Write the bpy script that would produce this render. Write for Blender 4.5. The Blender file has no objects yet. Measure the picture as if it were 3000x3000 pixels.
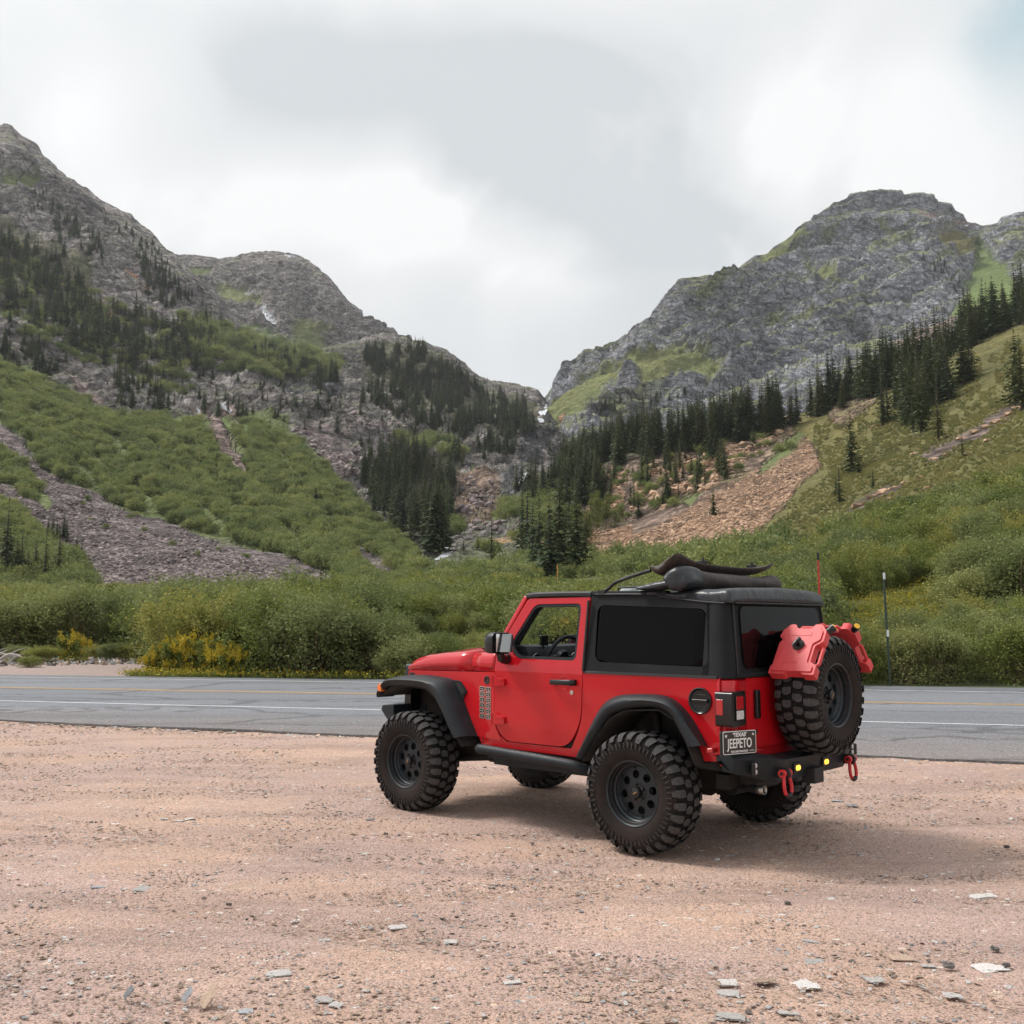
import bpy, bmesh, math, random
import numpy as np
from mathutils import Vector, Matrix, noise as mnoise
from mathutils.geometry import tessellate_polygon
from mathutils.bvhtree import BVHTree
R = math.radians
S = bpy.context.scene
COL = S.collection
random.seed(7); rng = np.random.default_rng(7)

# ---------------------------------------------------------------- camera, world, sun, exposure
CAM_H, PITCH, FPX = 1.625, 0.1094, 2962.35
cd = bpy.data.cameras.new('camera'); cam = bpy.data.objects.new('camera', cd); COL.objects.link(cam)
cd.sensor_width = 36; cd.sensor_fit = 'HORIZONTAL'; cd.lens = 36 * FPX / 3000
cd.clip_start = .05; cd.clip_end = 20000
cam.location = (0, 0, CAM_H); cam.rotation_euler = (R(90) + PITCH, 0, 0)
S.camera = cam
S.render.resolution_x = S.render.resolution_y = 1024
S.view_settings.view_transform = 'Standard'; S.view_settings.look = 'None'
S.view_settings.exposure = 0.46; S.view_settings.gamma = 1
S.cycles.max_bounces = 6; S.cycles.transparent_max_bounces = 12
S.cycles.diffuse_bounces = 3; S.cycles.glossy_bounces = 3
S.cycles.denoising_prefilter = 'ACCURATE'

SUN_EL, SUN_AZ = R(52), R(-68)      # azimuth measured from +Y towards +X (sun stands to the left, a bit ahead)
sun_dir = Vector((math.sin(SUN_AZ) * math.cos(SUN_EL), math.cos(SUN_AZ) * math.cos(SUN_EL), math.sin(SUN_EL)))
sl = bpy.data.lights.new('sun', 'SUN'); sl.energy = 2.2; sl.angle = R(13); sl.color = (1, .95, .88)
sun = bpy.data.objects.new('sun', sl); COL.objects.link(sun)
sun.rotation_euler = sun_dir.to_track_quat('Z', 'Y').to_euler()

W = bpy.data.worlds.new('World'); S.world = W; W.use_nodes = True
def world():
    nt = W.node_tree; N = nt.nodes; L = nt.links; N.clear()
    out = N.new('ShaderNodeOutputWorld'); bg = N.new('ShaderNodeBackground')
    sky = N.new('ShaderNodeTexSky'); sky.sky_type = 'NISHITA'; sky.sun_disc = False
    sky.sun_elevation = SUN_EL; sky.sun_rotation = SUN_AZ; sky.air_density = 1; sky.dust_density = 2
    tc = N.new('ShaderNodeTexCoord'); mp = N.new('ShaderNodeMapping'); L.new(tc.outputs['Generated'], mp.inputs[0])
    def math_(op, a, b=None, c=None, clamp=False):
        m = N.new('ShaderNodeMath'); m.operation = op; m.use_clamp = clamp
        for i, v in enumerate((a, b, c)):
            if v is None: continue
            if isinstance(v, (int, float)): m.inputs[i].default_value = v
            else: L.new(v, m.inputs[i])
        return m.outputs[0]
    sep = N.new('ShaderNodeSeparateXYZ'); L.new(tc.outputs['Generated'], sep.inputs[0])
    # cloud sheet: direction projected on a flat layer overhead
    zz = math_('MAXIMUM', sep.outputs[2], .06)
    px = math_('DIVIDE', sep.outputs[0], zz); py = math_('DIVIDE', sep.outputs[1], zz)
    cmb = N.new('ShaderNodeCombineXYZ'); L.new(px, cmb.inputs[0]); L.new(py, cmb.inputs[1])
    def nz(scale, detail, rough, off=(0, 0, 0), vec=None, dist=0.0):
        m = N.new('ShaderNodeMapping'); m.inputs['Location'].default_value = off
        L.new(vec or cmb.outputs[0], m.inputs[0])
        n = N.new('ShaderNodeTexNoise'); n.inputs['Scale'].default_value = scale; n.inputs['Detail'].default_value = detail
        n.inputs['Roughness'].default_value = rough; n.inputs['Distortion'].default_value = dist
        L.new(m.outputs[0], n.inputs['Vector']); return n.outputs['Fac']
    n1 = nz(1.3, 5, .5, (3.1, 1.7, 0), tc.outputs['Generated'], .6)
    n2 = nz(4.5, 6, .55, (7.3, 2.2, 0), tc.outputs['Generated'], .5)
    # broad masses: (azimuth tangent, elevation tangent) centres with radii and weights, the cloud banks of the day
    ax = math_('DIVIDE', sep.outputs[0], sep.outputs[1]); ay = math_('DIVIDE', sep.outputs[2], sep.outputs[1])
    tot = None
    w1 = math_('MULTIPLY_ADD', math_('SUBTRACT', n2, .5), .38, ax); w2 = math_('MULTIPLY_ADD', math_('SUBTRACT', n1, .5), .30, ay)
    for cx, cy, rx, ry, wt in [(-.27, .56, .16, .07, -.20), (-.03, .57, .16, .07, -.26), (.02, .46, .09, .07, -.24), (.16, .39, .12, .06, -.24), (.10, .28, .16, .07, -.10), (-.46, .54, .10, .08, .16), (-.30, .40, .18, .06, .24), (-.09, .405, .08, .05, .26), (.02, .33, .06, .05, .20), (.38, .50, .16, .10, .20), (-.1, .68, .3, .05, .15), (.45, .36, .14, .08, .12)]:
        dx = math_('DIVIDE', math_('SUBTRACT', w1, cx), rx); dy = math_('DIVIDE', math_('SUBTRACT', w2, cy), ry)
        d2 = math_('ADD', math_('MULTIPLY', dx, dx), math_('MULTIPLY', dy, dy))
        g = math_('MULTIPLY', math_('POWER', 2.71828, math_('MULTIPLY', d2, -1)), wt)
        tot = g if tot is None else math_('ADD', tot, g)
    front = math_('GREATER_THAN', sep.outputs[1], .05)
    tot = math_('MULTIPLY', tot, front)
    val = math_('ADD', math_('MULTIPLY_ADD', n2, .35, math_('MULTIPLY', n1, .35)), math_('ADD', tot, .24))
    cr = N.new('ShaderNodeValToRGB'); L.new(math_('MULTIPLY_ADD', math_('SUBTRACT', val, .6), 1.75, .6), cr.inputs[0])
    e = cr.color_ramp.elements
    e[0].position = .25; e[0].color = (.50, .525, .545, 1)
    e[1].position = .80; e[1].color = (.72, .722, .725, 1)
    x = e.new(.50); x.color = (.60, .615, .625, 1)
    x = e.new(.66); x.color = (.645, .655, .66, 1)
    # the little hole of blue at the upper right
    dx = math_('DIVIDE', math_('SUBTRACT', w1, .545), .07); dy = math_('DIVIDE', math_('SUBTRACT', w2, .625), .09)
    hole = math_('MULTIPLY', math_('POWER', 2.71828, math_('MULTIPLY', math_('ADD', math_('MULTIPLY', dx, dx), math_('MULTIPLY', dy, dy)), -1)), front)
    hole = math_('MULTIPLY', hole, .7, clamp=True)
    skm = N.new('ShaderNodeVectorMath'); skm.operation = 'SCALE'; skm.inputs['Scale'].default_value = .10
    L.new(sky.outputs[0], skm.inputs[0])
    mx = N.new('ShaderNodeMix'); mx.data_type = 'RGBA'; L.new(hole, mx.inputs[0])
    tl = N.new('ShaderNodeMix'); tl.data_type = 'RGBA'; tl.inputs[0].default_value = .75; L.new(skm.outputs[0], tl.inputs[6]); tl.inputs[7].default_value = (.34, .50, .53, 1)   # thin veil over the blue
    L.new(cr.outputs[0], mx.inputs[6]); L.new(tl.outputs[2], mx.inputs[7])
    # thin bright cloud round the hidden sun
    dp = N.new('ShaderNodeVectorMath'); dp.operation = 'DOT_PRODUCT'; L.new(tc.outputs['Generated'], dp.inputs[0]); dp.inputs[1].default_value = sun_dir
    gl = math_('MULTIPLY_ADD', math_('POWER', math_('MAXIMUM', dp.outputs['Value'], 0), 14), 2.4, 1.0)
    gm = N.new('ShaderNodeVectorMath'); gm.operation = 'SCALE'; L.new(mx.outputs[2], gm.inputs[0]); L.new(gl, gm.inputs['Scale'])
    # darker below the horizon is covered by the ground; clouds a bit brighter round the sun
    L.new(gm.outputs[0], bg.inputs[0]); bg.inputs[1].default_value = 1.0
    L.new(bg.outputs[0], out.inputs[0])
world()

# ---------------------------------------------------------------- helpers
def link(o, parent=None):
    COL.objects.link(o)
    if parent is not None: o.parent = parent
    return o
def tag(o, label=None, cat=None, group=None, kind=None):
    if label: o['label'] = label
    if cat: o['category'] = cat
    if group: o['group'] = group
    if kind: o['kind'] = kind
    return o
def empty(name, loc=(0, 0, 0), rz=0):
    o = bpy.data.objects.new(name, None); o.location = loc; o.rotation_euler = (0, 0, rz); o.empty_display_size = .2
    return link(o)
class MB:
    def __init__(s): s.v = []; s.f = []
    def add(s, vs, fs):
        b = len(s.v); s.v += [tuple(v) for v in vs]; s.f += [tuple(i + b for i in f) for f in fs]; return s
    def box(s, c, d, rot=None):
        hx, hy, hz = d[0] / 2, d[1] / 2, d[2] / 2
        vs = [Vector((x, y, z)) for x in (-hx, hx) for y in (-hy, hy) for z in (-hz, hz)]
        if rot is not None: vs = [rot @ v for v in vs]
        vs = [v + Vector(c) for v in vs]
        return s.add(vs, [(0, 1, 3, 2), (4, 6, 7, 5), (0, 4, 5, 1), (2, 3, 7, 6), (0, 2, 6, 4), (1, 5, 7, 3)])
    def loft(s, rings, closed=True, cap=True):
        n = len(rings[0]); b = []
        for r in rings: b += list(r)
        fs = []
        for i in range(len(rings) - 1):
            for j in range(n if closed else n - 1):
                k = (j + 1) % n
                fs.append((i * n + j, i * n + k, (i + 1) * n + k, (i + 1) * n + j))
        if cap and closed:
            fs.append(tuple(reversed(range(n)))); fs.append(tuple((len(rings) - 1) * n + j for j in range(n)))
        return s.add(b, fs)
    def tube(s, path, r, n=10, cap=True):
        path = [Vector(p) for p in path]; rr = r if isinstance(r, (list, tuple)) else [r] * len(path)
        rings = []; up = None
        for i, p in enumerate(path):
            t = (path[min(i + 1, len(path) - 1)] - path[max(i - 1, 0)]).normalized()
            if up is None:
                up = Vector((0, 0, 1)) if abs(t.z) < .9 else Vector((1, 0, 0))
            a = t.cross(up).normalized(); up = a.cross(t).normalized()
            rings.append([p + (a * math.cos(k * 2 * math.pi / n) + up * math.sin(k * 2 * math.pi / n)) * rr[i] for k in range(n)])
        return s.loft(rings, True, cap)
    def lathe(s, prof, n=32, axis='Y', c=(0, 0, 0), closed=False):
        # prof: (axial, radius)
        vs = []; fs = []
        for k in range(n):
            a = 2 * math.pi * k / n; ca, sa = math.cos(a), math.sin(a)
            for h, r in prof:
                p = {'Y': (r * ca, h, r * sa), 'Z': (r * ca, r * sa, h), 'X': (h, r * ca, r * sa)}[axis]
                vs.append((p[0] + c[0], p[1] + c[1], p[2] + c[2]))
        m = len(prof)
        for k in range(n):
            k2 = (k + 1) % n
            for j in range(m if closed else m - 1):
                j2 = (j + 1) % m
                fs.append((k * m + j, k * m + j2, k2 * m + j2, k2 * m + j))
        return s.add(vs, fs)
    def prism(s, poly, fn, t0, t1):
        # poly: 2D points; fn(a, b, t) -> 3D
        n = len(poly)
        tri = tessellate_polygon([[Vector((p[0], p[1], 0)) for p in poly]])
        vs = [fn(p[0], p[1], t0) for p in poly] + [fn(p[0], p[1], t1) for p in poly]
        fs = [tuple(t) for t in tri] + [tuple(i + n for i in reversed(t)) for t in tri]
        fs += [(i, (i + 1) % n, n + (i + 1) % n, n + i) for i in range(n)]
        return s.add(vs, fs)
    def build(s, name, mat, parent=None, bevel=0, seg=2, smooth=35, solid=0, solid_off=-1, subs=0):
        me = bpy.data.meshes.new(name); me.from_pydata(s.v, [], s.f); me.update()
        bm = bmesh.new(); bm.from_mesh(me); bmesh.ops.recalc_face_normals(bm, faces=bm.faces); bm.to_mesh(me); bm.free()
        o = bpy.data.objects.new(name, me); link(o, parent)
        if mat: me.materials.append(mat)
        finish(o, bevel, seg, smooth, solid, solid_off, subs)
        return o
def finish(o, bevel=0, seg=2, smooth=35, solid=0, solid_off=-1, subs=0):
    me = o.data
    if smooth: me.shade_smooth(); me.set_sharp_from_angle(angle=R(smooth))
    if subs:
        m = o.modifiers.new('s', 'SUBSURF'); m.levels = m.render_levels = subs
    if solid:
        m = o.modifiers.new('t', 'SOLIDIFY'); m.thickness = solid; m.offset = solid_off
    if bevel:
        m = o.modifiers.new('b', 'BEVEL'); m.width = bevel; m.segments = seg; m.limit_method = 'ANGLE'; m.angle_limit = R(35)
        m.harden_normals = True
        if smooth: me.set_sharp_from_angle(angle=R(180))
def bez(pts, n=6, closed=True):
    # Catmull-Rom resample of a 2D/3D point list
    P = [Vector(p) for p in pts]; m = len(P); out = []
    rng_ = range(m if closed else m - 1)
    for i in rng_:
        p0 = P[(i - 1) % m] if closed or i > 0 else P[0]; p1 = P[i]; p2 = P[(i + 1) % m]
        p3 = P[(i + 2) % m] if closed or i + 2 < m else P[-1]
        for k in range(n):
            t = k / n
            out.append(.5 * ((2 * p1) + (p2 - p0) * t + (2 * p0 - 5 * p1 + 4 * p2 - p3) * t * t + (3 * p1 - p0 - 3 * p2 + p3) * t ** 3))
    if not closed: out.append(P[-1])
    return out
def fillet(poly, r, n=4):
    # round each corner of a 2D polygon; r is a number or a list per corner
    out = []; m = len(poly)
    for i, p in enumerate(poly):
        p = Vector(p); a = Vector(poly[i - 1]) - p; b = Vector(poly[(i + 1) % m]) - p
        rr = r[i] if isinstance(r, (list, tuple)) else r
        rr = min(rr, a.length * .48, b.length * .48)
        if rr < 1e-4: out.append(tuple(p)); continue
        a = p + a.normalized() * rr; b = p + b.normalized() * rr
        for k in range(n + 1):
            t = k / n; out.append(tuple(a * (1 - t) ** 2 + p * 2 * t * (1 - t) + b * t * t))
    return out

# ---------------------------------------------------------------- materials
class NT:
    def __init__(s, name):
        s.m = bpy.data.materials.new(name); s.m.use_nodes = True; s.t = s.m.node_tree; s.N = s.t.nodes; s.L = s.t.links
        s.b = s.N['Principled BSDF']; s.out = s.N['Material Output']
    def new(s, t, **kw):
        n = s.N.new('ShaderNode' + t)
        for k, v in kw.items(): setattr(n, k, v)
        return n
    def put(s, sock, v):
        if isinstance(v, bpy.types.NodeSocket): s.L.new(v, sock)
        elif v is not None: sock.default_value = v
    def coord(s, kind='Object', scale=(1, 1, 1), rot=(0, 0, 0)):
        tc = s.new('TexCoord'); mp = s.new('Mapping'); s.L.new(tc.outputs[kind], mp.inputs[0])
        mp.inputs['Scale'].default_value = scale; mp.inputs['Rotation'].default_value = rot; return mp.outputs[0]
    def world_pos(s):
        return s.new('NewGeometry').outputs['Position']
    def noise(s, vec, scale, detail=4, rough=.5, dist=0, out='Fac'):
        n = s.new('TexNoise'); s.L.new(vec, n.inputs['Vector']); n.inputs['Scale'].default_value = scale
        n.inputs['Detail'].default_value = detail; n.inputs['Roughness'].default_value = rough; n.inputs['Distortion'].default_value = dist
        return n.outputs[out]
    def vor(s, vec, scale, feature='F1', out='Distance', rnd=1):
        n = s.new('TexVoronoi'); n.feature = feature; s.L.new(vec, n.inputs['Vector']); n.inputs['Scale'].default_value = scale
        n.inputs['Randomness'].default_value = rnd; return n.outputs[out]
    def ramp(s, fac, stops):
        n = s.new('ValToRGB'); s.put(n.inputs[0], fac); e = n.color_ramp.elements
        while len(e) < len(stops): e.new(.5)
        for el, (p, c) in zip(e, stops):
            el.position = p; el.color = (c, c, c, 1) if isinstance(c, (int, float)) else (*c, 1)
        return n.outputs[0]
    def mix(s, fac, a, b, mode='MIX'):
        n = s.new('Mix'); n.data_type = 'RGBA'; n.blend_type = mode; s.put(n.inputs[0], fac)
        for i, v in ((6, a), (7, b)):
            if isinstance(v, (tuple, list)): v = (*v[:3], 1)
            s.put(n.inputs[i], v)
        return n.outputs[2]
    def math(s, op, a, b=None, c=None, clamp=False):
        n = s.new('Math'); n.operation = op; n.use_clamp = clamp
        for i, v in enumerate((a, b, c)): s.put(n.inputs[i], v)
        return n.outputs[0]
    def bump(s, h, strength=.5, dist=.01, normal=None):
        n = s.new('Bump'); n.inputs['Strength'].default_value = strength; n.inputs['Distance'].default_value = dist
        s.put(n.inputs['Height'], h)
        if normal is not None: s.L.new(normal, n.inputs['Normal'])
        return n.outputs[0]
    def fin(s, color=None, rough=None, normal=None, **kw):
        if isinstance(color, (tuple, list)): color = (*color[:3], 1)
        s.put(s.b.inputs['Base Color'], color); s.put(s.b.inputs['Roughness'], rough)
        if normal is not None: s.L.new(normal, s.b.inputs['Normal'])
        for k, v in kw.items(): s.put(s.b.inputs[k.replace('_', ' ')], v)
        return s.m
def simple(name, color, rough=.6, metal=0, nscale=0, namt=.25, bump=0, bscale=80, dist=.002, **kw):
    t = NT(name); c = t.coord(); col = color
    if nscale:
        n = t.noise(c, nscale, 5, .6); lo = tuple(x * (1 - namt) for x in color); hi = tuple(min(1, x * (1 + namt)) for x in color)
        col = t.ramp(n, [(.3, lo), (.7, hi)])
    nm = t.bump(t.noise(c, bscale, 3, .6), bump, dist) if bump else None
    return t.fin(col, rough, nm, Metallic=metal, **kw)
M = {}
def mats():
    t = NT('red_paint'); c = t.coord()
    dust = t.math('MULTIPLY', t.ramp(t.noise(c, 3, 6, .7), [(.45, 0), (.75, 1)]), .10)
    sep = t.new('SeparateXYZ'); t.L.new(c, sep.inputs[0])
    low = t.math('MULTIPLY', t.ramp(sep.outputs[2], [(.62, 1), (.95, 0)]), .20)
    low = t.math('MULTIPLY', low, t.noise(c, 9, 5, .7))
    col = t.mix(t.math('MULTIPLY', t.math('ADD', dust, low), .6), (.50, .005, .012), (.30, .13, .10))
    M['red'] = t.fin(col, t.math('ADD', .30, t.math('MULTIPLY', dust, 1.5)), None, Specular_IOR_Level=.1, Coat_Weight=.9, Coat_Roughness=.035)
    t = NT('black_plastic'); c = t.coord()
    M['plastic'] = t.fin(t.ramp(t.noise(c, 6, 5, .6), [(.3, (.011, .014, .017)), (.75, (.022, .026, .030))]), .52, t.bump(t.noise(c, 450, 2, .5), .15, .001), Specular_IOR_Level=.3)
    M['black'] = simple('black_gloss', (.008, .008, .009), .25, nscale=6)
    M['dark'] = simple('dark_metal', (.012, .012, .013), .6, nscale=9, bump=.3)
    M['under'] = simple('dusty_underbody', (.018, .015, .013), .8, nscale=9, namt=.5)
    t = NT('soft_top_fabric'); c = t.coord()
    w = t.noise(c, 700, 2, .5); d = t.ramp(t.noise(c, 2.2, 6, .65), [(.35, (.009, .0095, .011)), (.75, (.018, .019, .021))])
    fold = t.noise(t.coord(scale=(1, 1, .5)), 7, 2, .5)
    M['fabric'] = t.fin(d, .72, t.bump(w, .25, .001, t.bump(fold, .25, .02)), Specular_IOR_Level=.2)
    t = NT('dusty_folded_fabric'); c = t.coord()
    g = t.ramp(t.noise(t.coord(scale=(1, 9, 1)), 3.5, 6, .7), [(.38, (.016, .016, .018)), (.62, (.065, .042, .033))])
    M['fabric_dusty'] = t.fin(g, .6, t.bump(t.noise(c, 9, 4, .6), .5, .02))
    t = NT('fabric_sheen'); c = t.coord()
    M['fabric_smooth'] = t.fin(t.ramp(t.noise(c, 4, 4), [(.3, (.012, .014, .017)), (.7, (.022, .025, .030))]), .38, t.bump(t.noise(c, 8, 3, .5), .55, .03))
    t = NT('tyre_rubber'); c = t.coord()
    br = t.math('MULTIPLY', t.ramp(t.noise(c, 5, 6, .7), [(.35, 0), (.7, 1)]), .55)
    M['rubber'] = t.fin(t.mix(br, (.007, .007, .008), (.026, .020, .017)), .78, t.bump(t.noise(c, 220, 3, .6), .35, .002), Specular_IOR_Level=.2)
    t = NT('tread_faces'); c = t.coord()
    M['tread'] = t.fin(t.ramp(t.noise(c, 60, 4, .7), [(.35, (.028, .027, .028)), (.7, (.080, .075, .074))]), .8, t.bump(t.noise(c, 350, 2), .3, .002))
    t = NT('dusty_sidewall'); c = t.coord()
    M['side'] = t.fin(t.ramp(t.noise(c, 4, 6, .7), [(.3, (.010, .009, .009)), (.75, (.036, .024, .020))]), .8, t.bump(t.noise(c, 120, 3), .3, .002), Specular_IOR_Level=.2)
    M['rim'] = simple('grey_rim', (.022, .027, .031), .42, metal=.3, nscale=5, namt=.35, bump=.1, bscale=300)
    M['hub'] = simple('black_hub', (.012, .012, .014), .35, nscale=20)
    M['steel'] = simple('bare_steel', (.45, .43, .40), .35, metal=.9, nscale=40)
    M['gold'] = simple('hub_badge', (.5, .3, .14), .4, metal=.7)
    M['glass_dark'] = simple('tinted_glass', (.002, .002, .0022), .07, Specular_IOR_Level=.10)
    M['amber'] = simple('amber_lens', (.85, .20, .03), .25, Coat_Weight=.8)
    M['red_lens'] = simple('red_lens', (.42, .012, .015), .15, Coat_Weight=1)
    M['clear_lens'] = simple('clear_lens', (.62, .62, .62), .15, nscale=60, namt=.4, Coat_Weight=1)
    t = NT('lit_amber_lamp'); t.b.inputs['Emission Color'].default_value = (1, .55, .06, 1)
    t.b.inputs['Emission Strength'].default_value = 1.3; M['amber_lit'] = t.fin((.9, .5, .05), .3)
    M['can'] = simple('red_fuel_can', (.62, .055, .060), .48, nscale=4, namt=.18, bump=.25, bscale=90, dist=.004)
    M['yellow'] = simple('yellow_cap', (.80, .45, .03), .5)
    M['shackle'] = simple('red_shackle', (.55, .02, .025), .4, nscale=30)
    M['whip'] = simple('red_antenna', (.45, .02, .02), .45)
    M['plate'] = simple('plate_black', (.006, .006, .008), .3, Coat_Weight=.4)
    M['white'] = simple('white_paint', (.72, .72, .70), .5)
    M['bag'] = simple('grey_bag_cloth', (.30, .33, .33), .8, nscale=9, bump=.6, bscale=14, dist=.03)
    M['mirror'] = simple('mirror_glass', (.75, .75, .75), .03, metal=1)
    M['silver'] = simple('silver_trim', (.55, .52, .48), .35, metal=.8, nscale=60)
    t = NT('clear_glass'); t.N.remove(t.b)
    tr = t.new('BsdfTransparent'); tr.inputs[0].default_value = (.86, .90, .88, 1)
    gl = t.new('BsdfGlossy'); gl.inputs['Roughness'].default_value = .02
    fr = t.new('Fresnel'); fr.inputs[0].default_value = 1.45; ms = t.new('MixShader')
    t.L.new(fr.outputs[0], ms.inputs[0]); t.L.new(tr.outputs[0], ms.inputs[1]); t.L.new(gl.outputs[0], ms.inputs[2])
    t.L.new(ms.outputs[0], t.out.inputs[0]); M['glass'] = t.m
mats()
# ---------------------------------------------------------------- numpy noise
_P = np.random.default_rng(11).permutation(512).astype(np.int64); _P = np.concatenate([_P, _P])
def _h(i, j, k): return _P[(_P[(_P[i & 511] + j) & 511] + k) & 511] / 511.0 * 2 - 1
def vnoise(p):
    f = np.floor(p).astype(np.int64); t = p - f; t = t * t * t * (t * (t * 6 - 15) + 10); r = 0
    for a in (0, 1):
        for b in (0, 1):
            for c in (0, 1):
                w = (t[..., 0] if a else 1 - t[..., 0]) * (t[..., 1] if b else 1 - t[..., 1]) * (t[..., 2] if c else 1 - t[..., 2])
                r = r + w * _h(f[..., 0] + a, f[..., 1] + b, f[..., 2] + c)
    return r
def fbm(p, o=5, g=.5, lac=2.03):
    s = 0; a = 1; n = 0
    for i in range(o): s = s + a * vnoise(p + 17.3 * i); n += a; a *= g; p = p * lac
    return s / n
def ridged(p, o=5, g=.55, lac=2.1):
    s = 0; a = 1; n = 0
    for i in range(o): s = s + a * (1 - 2 * np.abs(vnoise(p + 9.1 * i))); n += a; a *= g; p = p * lac
    return s / n
def sstep(a, b, x): t = np.clip((x - a) / (b - a), 0, 1); return t * t * (3 - 2 * t)
# image pixel (u, v) and estimated depth Y -> world point through the camera
CP, SP_ = math.cos(PITCH), math.sin(PITCH)
def place(u, v, Y):
    a = (np.asarray(u, float) - 1500) / FPX; b = (1500 - np.asarray(v, float)) / FPX
    ry = CP - b * SP_; rz = SP_ + b * CP
    return np.stack([a / ry * Y, np.ones_like(a) * Y, CAM_H + rz / ry * Y], -1)
def seen(P):
    x, y, z = P[..., 0], P[..., 1], P[..., 2] - CAM_H; d = y * CP + z * SP_; up = -y * SP_ + z * CP
    return 1500 + FPX * x / d, 1500 - FPX * up / d
def inpoly(u, v, poly):
    r = np.zeros(u.shape, bool); n = len(poly)
    for i in range(n):
        x0, y0 = poly[i]; x1, y1 = poly[(i + 1) % n]
        if y0 == y1: continue
        c = ((y0 > v) != (y1 > v)) & (u < (x1 - x0) * (v - y0) / (y1 - y0) + x0); r ^= c
    return r
# ---------------------------------------------------------------- land cover
CLS = {  # base colour, second colour, roughness of relief (m), plant cover 0..1
 'grass': ((.118, .145, .058), (.150, .170, .072), .5, 1.0), 'grass_bright': ((.135, .185, .062), (.175, .215, .08), .2, .8),
 'grass_yellow': ((.185, .160, .062), (.135, .135, .055), .6, .7), 'meadow': ((.165, .20, .08), (.225, .22, .095), .5, .6),
 'rock_grey': ((.37, .372, .40), (.235, .238, .262), 1, 0), 'rock_brown': ((.35, .31, .29), (.225, .208, .205), 1, 0), 'rock_red': ((.40, .285, .215), (.25, .185, .155), 1, 0),
 'rock_dark': ((.10, .10, .105), (.15, .145, .15), 1, 0),
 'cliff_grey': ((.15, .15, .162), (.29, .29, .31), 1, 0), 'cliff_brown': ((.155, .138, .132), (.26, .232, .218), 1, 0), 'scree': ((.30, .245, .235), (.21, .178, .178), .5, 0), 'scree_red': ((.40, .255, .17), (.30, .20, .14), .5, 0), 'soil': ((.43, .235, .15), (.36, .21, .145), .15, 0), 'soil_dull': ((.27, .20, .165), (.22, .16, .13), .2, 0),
 'forest': ((.095, .110, .055), (.20, .175, .135), .8, .4), 'brush': ((.050, .070, .025), (.075, .085, .035), .2, .7), 'mound': ((.62, .44, .24), (.55, .33, .17), .2, 0), 'snow': ((.80, .82, .85), (.74, .76, .80), .05, 0), 'pink': ((.36, .27, .235), (.29, .22, .20), .6, 0)}
CN = list(CLS); CI = {n: i for i, n in enumerate(CN)}
CA = np.array([CLS[n][0] for n in CN]); CB = np.array([CLS[n][1] for n in CN]); CR = np.array([CLS[n][2] for n in CN]); CV = np.array([CLS[n][3] for n in CN])
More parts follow.
